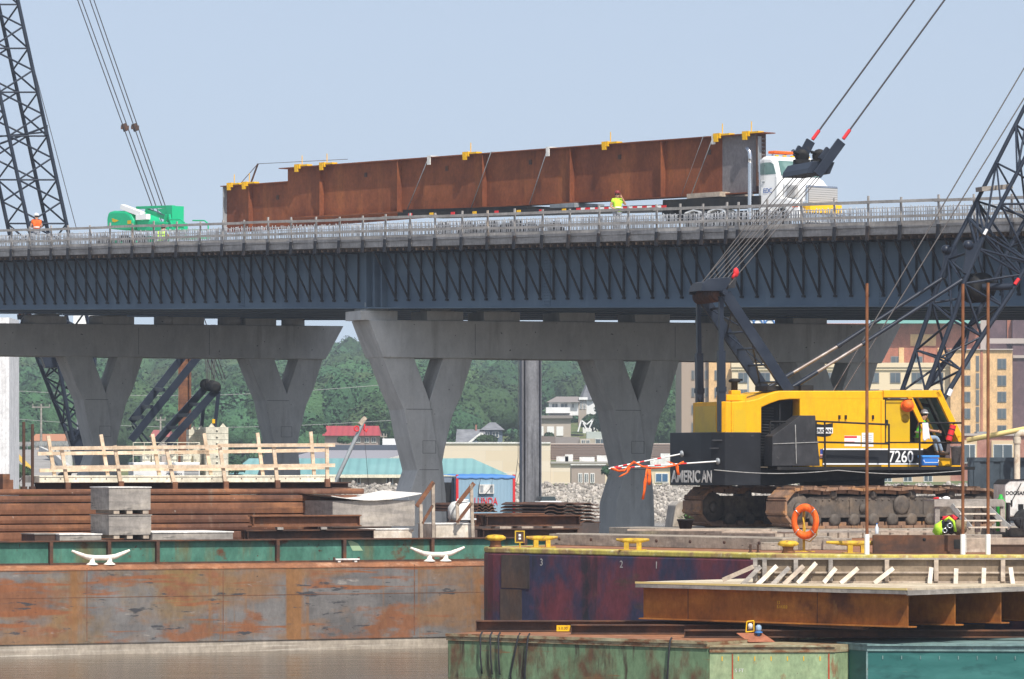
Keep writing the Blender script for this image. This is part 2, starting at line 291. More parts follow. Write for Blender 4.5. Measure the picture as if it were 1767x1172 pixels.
X['pvc'] = nmat('white_pvc', (.80, .80, .79), (), .4)
X['pipe_yellow'] = nmat('pale_yellow_pipe', (.72, .55, .22), (), .5)
X['pipe_cream'] = nmat('cream_pipe', (.66, .58, .46), [((.45, .33, .22), (4, 4, 2), .6, .72, 4)], .5)
X['pole_rust'] = nmat('rusty_pole', (.17, .065, .028), [((.25, .105, .045), (6, 6, 1.5), .48, .65, 4)], .75)
X['plant'] = nmat('leaf_green', (.06, .14, .035), (), .6, island=.4)
X['cloth_white'] = nmat('white_cloth', (.7, .7, .72), (), .85)
# ================================================================ BRIDGE
BF = Fr(-5.9, 188.2, -50.3)
OH = -1.3                                   # overhang of the deck forms beyond the outer girder
def lin(a, b):
    k = (b[1]-a[1])/(b[0]-a[0]); return lambda s: a[1]+k*(s-a[0])
zt = lin(BF.sz(0, 443, OH), BF.sz(1767, 399, OH))       # underside of the edge form
zb = lin(BF.sz(0, 535, 0), BF.sz(1767, 529, 0))         # underside of the outer girder
sL, sR = BF.S(0, OH)-14, BF.S(1767, 0)+13
bridge = BF.thing('girder_bridge', 'long dark blue steel girder bridge with unfinished deck and timber edge forms', 'bridge')
def slab(mb, s0, s1, d0, d1, f0, f1, m=0, n=1):
    """a sheet that follows the grade; f0, f1 give its underside and top"""
    for i in range(n):
        a = s0+(s1-s0)*i/n; b = s0+(s1-s0)*(i+1)/n
        vs = [(a, d0, f0(a)), (b, d0, f0(b)), (b, d1, f0(b)), (a, d1, f0(a)), (a, d0, f1(a)), (b, d0, f1(b)), (b, d1, f1(b)), (a, d1, f1(a))]
        mb.add(vs, [(0, 3, 2, 1), (4, 5, 6, 7), (0, 1, 5, 4), (1, 2, 6, 5), (2, 3, 7, 6), (3, 0, 4, 7)], m)
off = lambda f, k: (lambda s: f(s)+k)
NG, GS = 7, 3.9
for k in range(NG):
    d = k*GS; mb = MB()
    slab(mb, sL, sR, d-.02, d+.02, off(zb, .06), off(zt, -.12))
    slab(mb, sL, sR, d-.33, d+.33, zb, off(zb, .055))
    slab(mb, sL, sR, d-.26, d+.26, off(zt, -.115), off(zt, -.06))
    if k == 0:
        for s in (BF.S(641), BF.S(655), BF.S(668)): mb.bx(s-.03, s+.03, d-.31, d-.021, zb(s)+.056, zt(s)-.116)
        gird0 = mb.build('girder', X['girder_blue'], bridge); gird0['label'] = 'outermost slate blue plate girder with bearing stiffeners'
    else: mb.build('girder', X['girder_blue'], bridge)
# cross frames between the girders
mb = MB()
s = sL+2
while s < sR-2:
    for k in range(NG-1):
        a, b = k*GS+.05, (k+1)*GS-.05
        mb.bar((s, a, zb(s)+.3), (s, b, zt(s)-.5), .08); mb.bar((s, a, zt(s)-.5), (s, b, zb(s)+.3), .08); mb.bar((s, a, zb(s)+.25), (s, b, zb(s)+.25), .1)
    s += 6.2
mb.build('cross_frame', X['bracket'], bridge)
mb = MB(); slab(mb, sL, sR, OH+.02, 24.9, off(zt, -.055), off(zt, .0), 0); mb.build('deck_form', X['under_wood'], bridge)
mb = MB(); slab(mb, sL, sR, OH+.25, 24.7, off(zt, .004), off(zt, .40), 0); mb.build('deck_slab', X['concrete'], bridge)
mb = MB(); slab(mb, sL, sR, OH-.05, OH+.0, off(zt, .0), off(zt, .25)); slab(mb, sL, sR, OH-.09, OH-.004, off(zt, .26), off(zt, .47)); slab(mb, sL, sR, OH-.0, OH+.12, off(zt, .256), off(zt, .5), 0); mb.build('edge_form', X['form_wood'], bridge)
# joists of the overhang forms, hanging below the deck edge
mb = MB(); s = sL
while s < sR:
    mb.bar((s, OH-.06, zt(s)-.11), (s, -.3, zt(s)-.11), .07, .1); s += .44
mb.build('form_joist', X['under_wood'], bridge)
# overhang brackets: upright on the web, diagonal to the deck edge
s = BF.S(600)-.876*60; n = 0; proto = None
def bracket_mb():
    mb = MB(); H = 2.22
    mb.bx(-.03, .03, -.13, -.06, -H, -.17); mb.bar((0, OH+.06, -.2), (0, -.09, -H+.05), .055, .07, up=(1, 0, 0)); mb.bx(-.03, .03, OH+.02, -.06, -.23, -.165)
    mb.bx(-.05, .05, -.15, -.025, -H-.06, -H+.02); return mb
br = []
while s < sR-6:
    px = CX+F*BF.world((s, 0, 0)).x/BF.world((s, 0, 0)).y
    if -35 < px < 2150 and not 628 < px < 676: br.append(s)
    s += .876
for s in br:
    if proto is None: proto = bracket_mb().build('overhang_bracket', X['bracket'], bridge); proto.location = (s, 0, zt(s))
    else: dup(proto, bridge, (s, 0, zt(s)))
# splices with bolt rows
for px in (418, 945, 1524):
    s = BF.S(px); mb = MB(); h0, h1 = zb(s)+.08, zt(s)-.2; mb.bx(s-.22, s+.22, -.045, -.0205, h0, h1)
    z = h0+.08
    while z < h1-.05:
        for ds in (-.15, -.06, .06, .15): mb.bx(s+ds-.022, s+ds+.022, -.07, -.0452, z-.022, z+.022)
        z += .12
    mb.build('splice_plate', X['girder_blue'], bridge)
# guard rail of the deck forms
rail = BF.thing('timber_guard_rail', 'long weathered timber guard rail along the near bridge deck edge', 'railing')
def board(mb, s0, s1, d, z0, h, t=.04):
    slab(mb, s0, s1, d-t/2, d+t/2, off(zt, z0), off(zt, z0+h))
posts = []
for p in (-25, 21, 52, 90, 119, 157, 191, 230, 266, 306, 346, 385, 423, 464, 504, 546, 587, 628, 666, 709, 752, 798, 843, 889, 937, 983, 1035, 1086, 1135, 1174, 1213, 1255, 1275, 1324, 1384, 1442, 1499, 1555, 1621, 1683, 1748, 1818, 1885, 1958, 2035, 2115):
    posts.append(BF.S(p, OH-.1))
pr = None
for i, s in enumerate(posts):
    mb = MB(); lean = random.uniform(-.05, .05)
    mb.bar((s, OH-.13, zt(s)+.1), (s+lean, OH-.13, zt(s)+1.38+random.uniform(-.04, .08)), .085, .05, up=(0, 1, 0)); mb.build('post', X['lumber_old'] if i in (22, 7) else X['form_wood'], rail)
    mb = MB(); mb.bar((s-.02, OH-.18, zt(s)-.22), (s+.02, OH-.18, zt(s)+.33), .13, .08, up=(0, 1, 0)); mb.build('post_socket', X['bracket'], rail)
for i in range(0, len(posts)-1, 2):
    a = posts[i]-.15; b = posts[min(i+2, len(posts)-1)]+.15; j = random.uniform(-.02, .02)
    mb = MB(); slab(mb, a, b, OH-.21-.01*(i % 4 == 0), OH-.16-.01*(i % 4 == 0), off(zt, 1.17+j), off(zt, 1.28+j)); mb.build('rail_board', X['form_wood'], rail)
    j = random.uniform(-.04, .04)
    mb = MB(); slab(mb, a, b, OH-.215-.01*(i % 4 == 0), OH-.165-.01*(i % 4 == 0), off(zt, .64+j), off(zt, .74+j)); mb.build('rail_board', X['form_wood'], rail)
# barrier reinforcement behind it, and at the far edge
mb = MB()
for d0, z0 in ((OH+.28, .1), (OH+.46, .1), (24.0, .4), (24.3, .4)):
    s = BF.S(-40, d0)
    while s < BF.S(2110, d0):
        h = 1.04+random.uniform(-.05, .06)+(0 if d0 < 5 else -.1); x = random.uniform(-.035, .035)
        mb.bar((s+x, d0, zt(s)+z0), (s+x*1.5+random.uniform(-.03, .03), d0+.02, zt(s)+h), .028); s += .155 if d0 < 5 else .24
    for z in (.3, .48, .66, .84, 1.0): slab(mb, BF.S(-40, d0), BF.S(2110, d0), d0-.03, d0-.008, off(zt, z), off(zt, z+.024))
rb = mb.build('barrier_rebar', X['rebar'], bridge); rb['kind'] = 'stuff'
mb = MB(); slab(mb, sL, sR, 24.35, 24.7, off(zt, .41), off(zt, .95)); mb.build('far_barrier', X['ply_new'], bridge)
# ---------------------------------------------------------------- piers
PF = Fr(*P(640, 800, 188)[:2], 22.8)
pier = PF.thing('bridge_pier', 'nearer concrete pier of three splayed columns under the bridge girders', 'pier')
q = lambda x, y, d=0: PF.sz(x, y, d)
CT = 2.2; mb = MB()
tl, bl, tr, brr = q(637, 552), q(662, 617), q(1556, 560), q(1522, 627)
mb.prism([bl, brr, tr, tl], 0, CT)
cap = mb.build('pier_cap', X['concrete'], pier, .04)
mb = MB(); zc = q(1000, 620)[1]
for x in (820, 1165, 1300): mb.bx(PF.S(x)-.008, PF.S(x)+.008, -.004, .02, zc+.12, zc+1.5)
mb.build('form_seam', X['bracket'], pier)
def mirror_left():                       # outline of one splayed column, its own front plane
    c = q(744, 694); k = lambda x, y: (q(x, y)[0]-c[0], q(x, y)[1])
    capb = zc+.0
    L = [k(662, 618), k(716, 619), k(744, 694), k(752, 745), k(762, 800), k(764, 830), k(768, 930), k(698, 930), k(704, 868), k(722, 812), k(719, 800), k(708, 754), k(699, 707), k(684, 673)]
    Rr = [k(820, 620), k(800, 682), k(785, 716), k(772, 771), k(767, 797), k(769, 815), k(773, 852), k(782, 930), k(752, 930), k(752, 830), k(750, 745), k(744, 694), k(769, 620)]
    for o in (L, Rr):
        for i, p in enumerate(o):
            if p[1] > 9.3: o[i] = (p[0], zc+.03)
            if p[1] < 2.2: o[i] = (p[0], -3.0)
    return L, Rr
L, Rr = mirror_left()
spc = PF.S(1104)-PF.S(744)
col0 = None
for i in range(3):
    if col0 is None:
        mb = MB(); mb.prism(L, .12, 1.95); c1 = mb.build('column', X['concrete'], pier, .03)
        mb = MB(); mb.prism(Rr, .24, 1.85); c2 = mb.build('column_arm', X['concrete'], c1, .03)
        mb = MB(); mb.bx(-1.12, .1, .105, .15, 7.35, 7.375); mb.bx(-.5, .4, .105, .15, 4.72, 4.745); x0 = -.35
        mb.bx(x0, x0+.62, .112, .15, 5.98, 6.0); mb.bx(x0, x0+.02, .112, .15, 5.46, 5.98); mb.bx(x0+.6, x0+.62, .112, .15, 5.46, 5.98); mb.bx(x0, x0+.62, .112, .15, 5.44, 5.46)
        mb.build('construction_joint', nmat('joint_line', (.17, .165, .155)), c1)
        c1.location.x = PF.S(744); col0 = c1
    else: dup(col0, pier, (PF.S(744)+spc*i, 0, 0))
mb = MB(); z0 = q(640, 553)[1]
ped = None
gx = [PF.S(656), PF.S(770), PF.S(868), PF.S(998), PF.S(1128), PF.S(1262), PF.S(1400)]
for i, s in enumerate(gx):
    mb = MB(); mb.bx(-.85, .85, .12, 2.0, 0, .40); mb.bx(-.55, .55, .4, 1.7, .40, .52); mb.bx(-.4, .4, .5, 1.5, .52, .78)
    o = mb.build('bearing_pedestal', X['concrete'], pier); o.location = (s, 0, lin(tl, tr)(s)-.002)
# farther pier: the same three columns, farther along and a little higher
fp = dup(pier, label='farther concrete pier of splayed columns with its cap end showing', group='bridge piers'); pier['group'] = 'bridge piers'
PFW = P(497, 672, 229); dz = .95
loc = PFW - PF.u*(PF.S(744)+2*spc); fp.location = (loc.x, loc.y, dz)
for c in ALLP[fp.name]:
    if c.name.startswith('bearing_pedestal'): pass
# bearings on the farther pier: round pots in the light beside the pedestals
for i, px in enumerate((70, 188, 300, 410, 520)):
    FF = Fr(fp.location.x, fp.location.y, 22.8); s = FF.S(px)
    mb = MB(); zz = lin(tl, tr)(s)+.0; mb.lathe([(.62, 0), (.62, .42), (.58, .44)], (s-.2, -.0+.75, zz), n=24); mb.build('round_pedestal', X['concrete'], fp)
# ================================================================ LOAD, TRUCK, LIFT on the deck
ld = 4.6
LG = Fr(*BF.world((0, ld, 0))[:2], -50.3)
zdeck = lambda s: zt(s)+.40
load = LG.thing('steel_plate_girder', 'tall rust brown bridge girder with grey primed end, chained on the trailer', 'girder', 'girders carried by the truck')
def gq(x, y): return LG.sz(x, y)
topl, topr = gq(497, 290), gq(1322, 229); botl, botr = gq(497, 377.5), gq(1322, 333)
prim = gq(1247, 232)[0]
def cutp(f0, f1, s): return f0[1]+(f1[1]-f0[1])*(s-f0[0])/(f1[0]-f0[0])
T = lambda s: cutp(topl, topr, s); B = lambda s: cutp(botl, botr, s)
send = gq(1302, 300)[0]
def strip(mb, s0, s1, d0, d1, f0, f1): slab(mb, s0, s1, d0, d1, f0, f1)
mb = MB(); strip(mb, topl[0], prim, -.015, .015, off(B, .05), off(T, -.04)); mb.build('web', X['load_rust'], load)
mb = MB(); strip(mb, prim+.002, topr[0]-.35, -.015, .015, off(B, .05), off(T, -.04)); mb.build('primed_web', X['primer'], load)['label'] = 'grey primed end of the girder web'
mb = MB(); strip(mb, topl[0]-.35, topr[0]+.25, -.28, .28, off(T, -.04), T); mb.build('top_flange', X['load_rust'], load)
mb = MB(); strip(mb, topl[0]+.02, topr[0]-.15, -.28, .28, B, off(B, .05)); mb.build('bottom_flange', X['load_rust'], load)
for px in (559, 693, 840, 991, 1148):
    s = gq(px, 300)[0]; mb = MB(); strip(mb, s, s+.025, -.27, -.016, off(B, .052), off(T, -.042)); strip(mb, s, s+.025, .016, .27, off(B, .052), off(T, -.042)); mb.build('stiffener', X['load_rust'], load)
s = topr[0]-.32; mb = MB(); strip(mb, s, s+.03, -.26, .26, off(B, .052), off(T, -.042)); mb.build('end_plate', X['rust_dark'], load)
mb = MB(); z = B(s)+.9
for y0 in (-.14, -.05, .05, .14):
    for k in range(9): mb.bx(s+.03, s+.055, y0-.018, y0+.018, B(s)+.9+k*.16, B(s)+.936+k*.16)
mb.bx(s+.0305, s+.045, -.19, .0, B(s)+.85, B(s)+2.3); mb.build('splice_bolt', X['grey_steel'], load)
mb = MB()
for px, py in ((632, 302), (772, 291), (916, 280), (1070, 271), (1225, 263)):
    a = gq(px, py); mb.bx(a[0]-.09, a[0]+.09, -.05, -.0152, a[1]-.1, a[1]+.1)
mb.build('lug_plate', X['rust_dark'], load)  # dark squares stand for the shade inside holes in the web
def clamp(px, py, par, fr, d=0):
    a = fr.sz(px, py, d); s, z = a
    mb = MB(); mb.bx(s-.3, s+.1, d-.36, d-.26, z-.1, z+.11); mb.bx(s-.28, s+.62, d-.31, d+.0, z+.005, z+.08); mb.bx(s-.25, s-.02, d-.38, d-.29, z-.24, z+.05); mb.tube((s+.1, d-.2, z), (s+.1, d-.2, z+.5), .02)
    o = mb.build('beam_clamp', X['clamp_yellow'], par); return o
for px in (525, 568, 816, 1057, 1250, 1300): clamp(px, 289-(px-497)*60/825+1, load, LG)
load2 = LG.thing('steel_plate_girder', 'lower rust brown girder behind, its end jutting out beyond the taller girder', 'girder', 'girders carried by the truck')
d2 = 1.0; g2 = lambda x, y: LG.sz(x, y, d2)
t0, t1, b0, b1 = g2(392, 321), g2(700, 299), g2(392, 402), g2(905, 362)
T2 = lambda s: cutp(t0, t1, s); B2 = lambda s: cutp(b0, b1, s); e2 = b1[0]
for nm, f in (('web', lambda mb: strip(mb, t0[0], e2, d2-.015, d2+.015, off(B2, .05), off(T2, -.04))), ('top_flange', lambda mb: strip(mb, t0[0]-.2, e2, d2-.26, d2+.26, off(T2, -.04), T2)), ('bottom_flange', lambda mb: strip(mb, t0[0], e2, d2-.26, d2+.26, B2, off(B2, .05)))):
    mb = MB(); f(mb); mb.build(nm, X['load_rust'], load2)
s = g2(436, 350)[0]; mb = MB(); strip(mb, s, s+.025, d2-.25, d2-.016, off(B2, .052), off(T2, -.042)); mb.build('stiffener', X['load_rust'], load2)
mb = MB(); strip(mb, t0[0]-.03, t0[0]-.002, d2-.24, d2+.24, off(B2, .052), off(T2, -.042)); mb.build('end_plate', X['grey_steel'], load2)
for px in (408, 434): clamp(px, 321-(px-392)*.07, load2, LG, d2)
a = g2(480, 341); mb = MB(); mb.bx(a[0]-.09, a[0]+.09, d2-.05, d2-.0152, a[1]-.1, a[1]+.1); mb.build('lug_plate', X['rust_dark'], load2)  # dark square painted for a shaded hole here too
a, b = g2(436, 316), g2(448, 283); mb = MB(); mb.bar((a[0], d2-.1, a[1]), (b[0], d2-.1, b[1]), .07, .05); c = g2(418, 317); mb.path([(b[0], d2-.1, b[1]), (c[0], d2-.1, c[1])], .018); e = LG.sz(600, 276, 0); mb.path([(b[0], d2-.1, b[1]), (e[0], 0, e[1]+.03)], .012); mb.build('lifting_sling', X['rust_dark'], load2)
# chains holding the load
for i, (x0, y0, x1, y1) in enumerate(((741, 266, 703, 361), (848, 259, 812, 362), (946, 252, 914, 352), (1232, 233, 1193, 336), (1214, 237, 1176, 337))):
    st = LG.thing('tie_chain', ['steel tie chain over the girder between its second and third stiffeners', 'steel tie chain over the girder at its third stiffener', 'steel tie chain over the girder with white edge cloth', 'steel tie chain beside the grey primed end', 'thin tie chain just behind the one beside the primed end'][i], 'chain', 'tie chains over the girder')
    a, b = LG.sz(x0, y0, -.3), LG.sz(x1, y1, -.5); mb = MB(); mb.path([(a[0]+.1, .2, T(a[0])+.03), (a[0], -.31, T(a[0])+.02), (b[0], -.5, b[1])], .022 if i < 4 else .012, 6); mb.build('chain', X['grey_steel'], st)
    if i in (0, 2, 3): mb = MB(); mb.bx(a[0]-.12, a[0]+.14, -.34, .1, T(a[0])+.002, T(a[0])+.05); mb.bx(a[0]-.1, a[0]+.1, -.35, -.305, T(a[0])-.35, T(a[0])+.05); mb.build('edge_guard', X['white_dull'], st)
# ---------------------------------------------------------------- trailer
trl = LG.thing('lowboy_trailer', 'long black flatbed trailer with red and white reflective edge tape', 'trailer')
tz = lambda x, y: LG.sz(x, y, -.9)
a, b = tz(686, 367), tz(1150, 353); zz = lin(a, b); mb = MB(); slab(mb, a[0], b[0], -.9, 1.7, off(zz, -.17), off(zz, .0)); slab(mb, a[0]+.2, tz(905, 360)[0], -.75, 1.5, off(zz, .004), off(zz, .13)); mb.build('deck', X['black_matte'], trl)
mb = MB(); k = int((b[0]-a[0]-12)/.30)
for i in range(k):
    s = b[0]-.3*(i+1); slab(mb, s, s+.298, -.92, -.902, off(zz, -.15), off(zz, -.03), i % 2)
mb.build('reflective_tape', [X['red'], X['white']], trl)
mb = MB()
for i in range(9):
    s = a[0]+.8+i*1.5; mb.bx(s, s+.25, -.93, -.903, zz(s)-.16, zz(s)-.05, i % 2)
mb.build('side_marker', [X['red'], X['clamp_yellow']], trl)
a2, b2 = tz(1142, 345), tz(1300, 338); z2 = lin(a2, b2); mb = MB(); slab(mb, a2[0], b2[0]+.3, -.85, 1.6, off(z2, -.35), z2); mb.bx(a2[0]-.1, a2[0]+.6, -.8, 1.5, z2(a2[0])-.75, z2(a2[0])-.3); mb.build('gooseneck', X['black_matte'], trl)
mb = MB(); mb.bx(a2[0]+1.2, a2[0]+3.2, -.6, 1.3, z2(a2[0])+.004, z2(a2[0])+.2); mb.build('timber_packing', X['lumber_old'], trl)
mb = MB(); c = tz(960, 352); mb.bx(c[0]-.9, c[0]+.7, -.5, 1.2, zz(c[0])+.01, zz(c[0])+.2); mb.build('bolster', X['grey_steel'], trl)
def wheel(par, s, d, z, r=.5, wd=.28, rim=X['grey_steel']):
    mb = MB(); mb.lathe([(r*.62, -wd/2), (r*.93, -wd/2), (r, -wd/3), (r, wd/3), (r*.93, wd/2), (r*.62, wd/2)], (s, d, z), (0, 1, 0), 20); wo = mb.build('wheel', X['rubber'], par)
    mb = MB(); mb.lathe([(r*.61, -wd/2+.03), (r*.4, -wd/2+.07), (r*.2, -wd/2-.02), (.02, -wd/2-.02)], (s, d, z), (0, 1, 0), 20); mb.build('rim', rim, wo)
for i, px in enumerate((760, 800, 842, 885)):
    s = tz(px, 390)[0]; wheel(trl, s, -.75, zdeck(s)+.46, .46); wheel(trl, s, 1.5, zdeck(s)+.46, .46)
# ---------------------------------------------------------------- truck tractor
TK = Fr(*BF.world((0, ld-.75, 0))[:2], -50.3)      # near side of the cab
tr_ = TK.thing('truck_tractor', 'white conventional truck tractor with chrome grille and orange roof beacon', 'truck')
q = lambda x, y, d=0: TK.sz(x, y, d)
s0 = q(1308, 330)[0]; g = zdeck(s0); wd = 2.35
zc0, zc1 = q(1330, 270)[1], q(1330, 366)[1]
sA, sB, sC = q(1307, 320)[0], q(1352, 320)[0], q(1380, 330)[0]
sill = q(1330, 306)[1]; rooft = q(1330, 268)[1]; gb = q(1400, 368)[1]; hoodt = q(1362, 308)[1]; gt = q(1380, 319)[1]
sw = q(1333, 300)[0]; sH = sw+.42
roof = [(sA, zc1), (sA, sill), (sA+.05, rooft-.2), (sA+.3, rooft), (sw-.1, rooft-.04), (sw+.08, rooft-.15), (sH-.02, sill-.02), (sH-.02, zc1)]
mb = MB(); mb.prism(roof, 0, wd); cab = mb.build('cab', X['white'], tr_, .14)
sF = sC
mb = MB()
vs = []
for s, h, i in ((sH-.0, sill+.03, .15), (sH+.45, hoodt+.05, .2), (sF-.45, gt+.1, .28), (sF-.05, gt+.0, .32)):
    vs += [(s, i, gb), (s, i, h-.22), (s, i+.25, h), (s, wd-i-.25, h), (s, wd-i, h-.22), (s, wd-i, gb)]
fs = []
for k in range(3):
    for j in range(6): fs.append((k*6+j, k*6+(j+1) % 6, k*6+6+(j+1) % 6, k*6+6+j))
fs += [tuple(range(6)), tuple(range(18, 24))]
mb.add(vs, fs); mb.build('hood', X['white'], tr_, .1)
for d0 in (-.02, wd-.5):
    mb = MB(); pts = []
    n = 10; s1 = sF-1.25
    prof = [(s1-.75, g+.55), (s1-.72, g+.95), (s1-.5, g+1.25), (s1-.1, g+1.42), (s1+.4, g+1.42), (s1+1.05, g+1.25), (s1+1.2, g+1.0), (s1+1.2, g+.55), (s1+.62, g+.55), (s1+.55, g+.85), (s1+.3, g+1.08), (s1, g+1.12), (s1-.35, g+1.0), (s1-.55, g+.55)]
    mb.prism(prof, d0, d0+.52); fe = mb.build('fender', X['white'], tr_, .06)
    mb = MB(); mb.bx(sF-.02, sF+.02, d0+.05, d0+.45, g+.98, g+1.22); mb.build('headlight', X['chrome'], fe); mb = MB(); mb.bx(sF-.4, sF-.05, d0-.012, d0+.0, g+1.0, g+1.1); mb.build('turn_signal', X['orange'], fe)
    wheel(tr_, s1, d0+.2, g+.5, .5, .3)
mb = MB(); gd0, gd1 = .38, wd-.38
mb.bx(sF-.05, sF+.1, gd0-.06, gd1+.06, gb+.05, gt); gr = mb.build('grille_surround', X['chrome'], tr_, .05)
mb = MB()
mb.bx(sF+.1, sF+.106, gd0-.01, gd1+.01, gb+.1, gt-.07, 1)
for i in range(11): z = gb+.12+i*(gt-gb-.2)/11; mb.bx(sF+.107, sF+.125, gd0, gd1, z, z+.075)
mb.build('grille_bar', [X['grille'], X['gear_dark']], gr)
mb = MB(); mb.bx(sF-.02, sF+.28, .02, wd-.02, g+.38, g+.75); mb.build('bumper', X['chrome'], tr_, .05)
mb = MB(); mb.bx(sF-.1, sF+.29, .3, wd-.3, g+.78, g+1.12); mb.build('oversize_banner', X['clamp_yellow'], tr_)
# windows
mb = MB(); mb.prism([(sA+.28, sill+.12), (sA+.32, rooft-.28), (sw-.12, rooft-.28), (sw+.05, rooft-.36), (sw+.2, sill+.12)], -.008, .03); mb.build('side_window', X['glass_green'], cab)
mb = MB(); n_ = Vector((rooft-.15-sill, 0, sH-sw-.1)); a = Vector((sw+.12, 0, rooft-.22)); b = Vector((sH-.03, 0, sill+.06))
nn = Vector((b.z-a.z, 0, a.x-b.x)).normalized()*-.02
mb.add([a+nn+Vector((0, .2, 0)), a+nn+Vector((0, wd-.2, 0)), b+nn+Vector((0, wd-.12, 0)), b+nn+Vector((0, .12, 0)), a+Vector((0, .2, 0)), a+Vector((0, wd-.2, 0)), b+Vector((0, wd-.12, 0)), b+Vector((0, .12, 0))], [(0, 1, 2, 3), (4, 7, 6, 5), (0, 4, 5, 1), (1, 5, 6, 2), (2, 6, 7, 3), (3, 7, 4, 0)]); mb.build('windscreen', X['glass_green'], cab)
mb = MB(); mb.bx(sA+.2, sw+.3, -.012, .01, sill-1.15, sill-1.14); mb.bx(sA+.2, sA+.21, -.012, .01, zc1+.1, rooft-.2); mb.bx(sH-.25, sH-.24, -.012, .01, zc1+.1, sill); mb.bx(sA+.3, sA+.45, -.04, .0, sill-.2, sill-.15); mb.build('door_seam', X['grey_steel'], cab)
text_mesh('lettering', 'EDC', .27, nmat('blue_lettering', (.05, .12, .35)), cab, (sA+.35, -.014, sill-.62), (1, 0, 0), (0, 0, 1), .003)
for d0 in (-.12, wd+.06):
    mb = MB(); s = sA-.3; z0, z1 = gb-.1, rooft-.05; mb.tube((s, d0, z0), (s, d0, z1-.2), .1, 12); mb.path([(s, d0, z1-.25), (s, d0, z1+.0), (s-.04, d0, z1+.25), (s-.18, d0, z1+.42)], .085, 10); mb.build('exhaust_stack', X['chrome'], tr_)
for d0 in (-.32, wd+.1): mb = MB(); mb.bx(sA+.42, sA+.5, d0, d0+.22, sill-.1, sill+.72); mb.bar((sA+.46, d0+.1, sill+.5), (sA+.46, .1 if d0 < 0 else wd-.1, sill+.5), .03); mb.build('mirror', X['chrome'], tr_)
mb = MB(); mb.bx(sA+.35, sA+.75, .25, wd*.55, rooft+.09, rooft+.2); mb.build('beacon', X['orange'], tr_, .03)
mb = MB(); mb.bx(sA+.4, sA+.45, .4, .46, rooft, rooft+.09); mb.bx(sA+.4, sA+.45, 1.1, 1.16, rooft, rooft+.09); mb.bx(sA+.7, sA+.95, 1.4, 1.75, rooft+.0, rooft+.22); mb.build('horn', X['chrome'], tr_)
mb = MB()
for k in range(5): d = .3+k*.43; mb.bx(sw-.2, sw-.1, d, d+.14, rooft-.03, rooft+.03)
mb.build('clearance_lamp', X['clamp_yellow'], tr_)
mb = MB(); mb.bx(sH+.25, sH+.8, .1, .3, hoodt-.75, hoodt-.25); mb.build('air_cleaner', X['grille'], tr_, .08)
mb = MB(); mb.bx(sA-6.2, sA, .6, wd-.6, g+.75, g+1.05); mb.build('chassis', X['black_matte'], tr_)
for s in (sA-2.4, sA-3.8):
    wheel(tr_, s, .2, g+.52, .52, .5); wheel(tr_, s, wd-.2, g+.52, .52, .5)
    mb = MB(); mb.prism([(s-.62, g+.8), (s-.5, g+1.08), (s, g+1.18), (s+.5, g+1.08), (s+.62, g+.8), (s+.56, g+.8), (s+.46, g+1.03), (s, g+1.12), (s-.46, g+1.03), (s-.56, g+.8)], -.06, .5); mb.build('mudguard', X['white'], tr_)
# ---------------------------------------------------------------- green boom lift
JF = Fr(*BF.world((0, 6.0, 0))[:2], -50.3)
q = lambda x, y, d=0: JF.sz(x, y, d)
lift = JF.thing('boom_lift', 'bright green articulated boom lift with rounded counterweight on the bridge deck', 'boom lift')
a = q(190, 400); gl = zdeck(a[0])
mb = MB(); mb.prism([q(190, 395), q(189, 378), q(192, 366), q(200, 364), q(222, 364), q(231, 370), q(236, 381), q(236, 396), q(220, 398)], -.2, 1.5); mb.build('counterweight', X['green_lift'], lift, .12)
mb = MB(); a, b = q(206, 376), q(212, 383); mb.prism([q(199, 377), q(211, 381), q(204, 384), q(200, 383)], -.21, -.19); mb.bx(q(226, 380)[0], q(232, 380)[0], -.212, -.19, q(226, 387)[1], q(226, 381)[1]); mb.build('decal', [X['yellow_door']], lift)
mb = MB(); mb.prism([q(236, 380), q(290, 384), q(290, 398), q(236, 398)], .0, 1.2); mb.build('turntable', X['green_lift'], lift, .04)
mb = MB(); mb.bar(V3(q(212, 357)+(0,)).xzy, V3(q(246, 370)+(0,)).xzy, .3, .23); mb.bx(q(240, 369)[0], q(258, 369)[0], -.2, .05, q(240, 380)[1], q(240, 371)[1]); mb.build('telescopic_arm', X['white'], lift)
mb = MB(); mb.bar(V3(q(224, 358)+(.5,)).xzy, V3(q(284, 356)+(.5,)).xzy, .28, .12); mb.bar(V3(q(240, 363)+(.5,)).xzy, V3(q(280, 378)+(.5,)).xzy, .3, .18); mb.prism([q(262, 361), q(282, 358), q(282, 373), q(272, 369)], .3, .6); mb.build('boom_arm', X['green_lift'], lift)
mb = MB(); mb.prism([q(281, 355), q(291, 355), q(291, 390), q(284, 390)], .2, .9); mb.bar(V3(q(284, 370)+(.1,)).xzy, V3(q(279, 398)+(.1,)).xzy, .1); mb.bar(V3(q(289, 370)+(.1,)).xzy, V3(q(294, 398)+(.1,)).xzy, .1); mb.build('riser', X['green_lift'], lift)
mb = MB(); c = [q(292, 379), q(312, 379), q(318, 384), q(320, 410), q(290, 410)]
for d in (0, 1.4):
    for i in range(4): mb.tube((c[i][0], d, c[i][1]), (c[i+1][0], d, c[i+1][1]), .035, 6)
    a, b = q(291, 395), q(319, 395); mb.tube((a[0], d, a[1]), (b[0], d, b[1]), .03, 6)
a, b = q(290, 409), q(320, 409); mb.bx(a[0], b[0], 0, 1.4, a[1]-.1, a[1]); mb.build('platform_basket', X['green_lift'], lift)
for px in (180, 214, 240):
    s = q(px, 410)[0]; wheel(lift, s, 0, gl+.42, .45, .35, X['green_lift'])
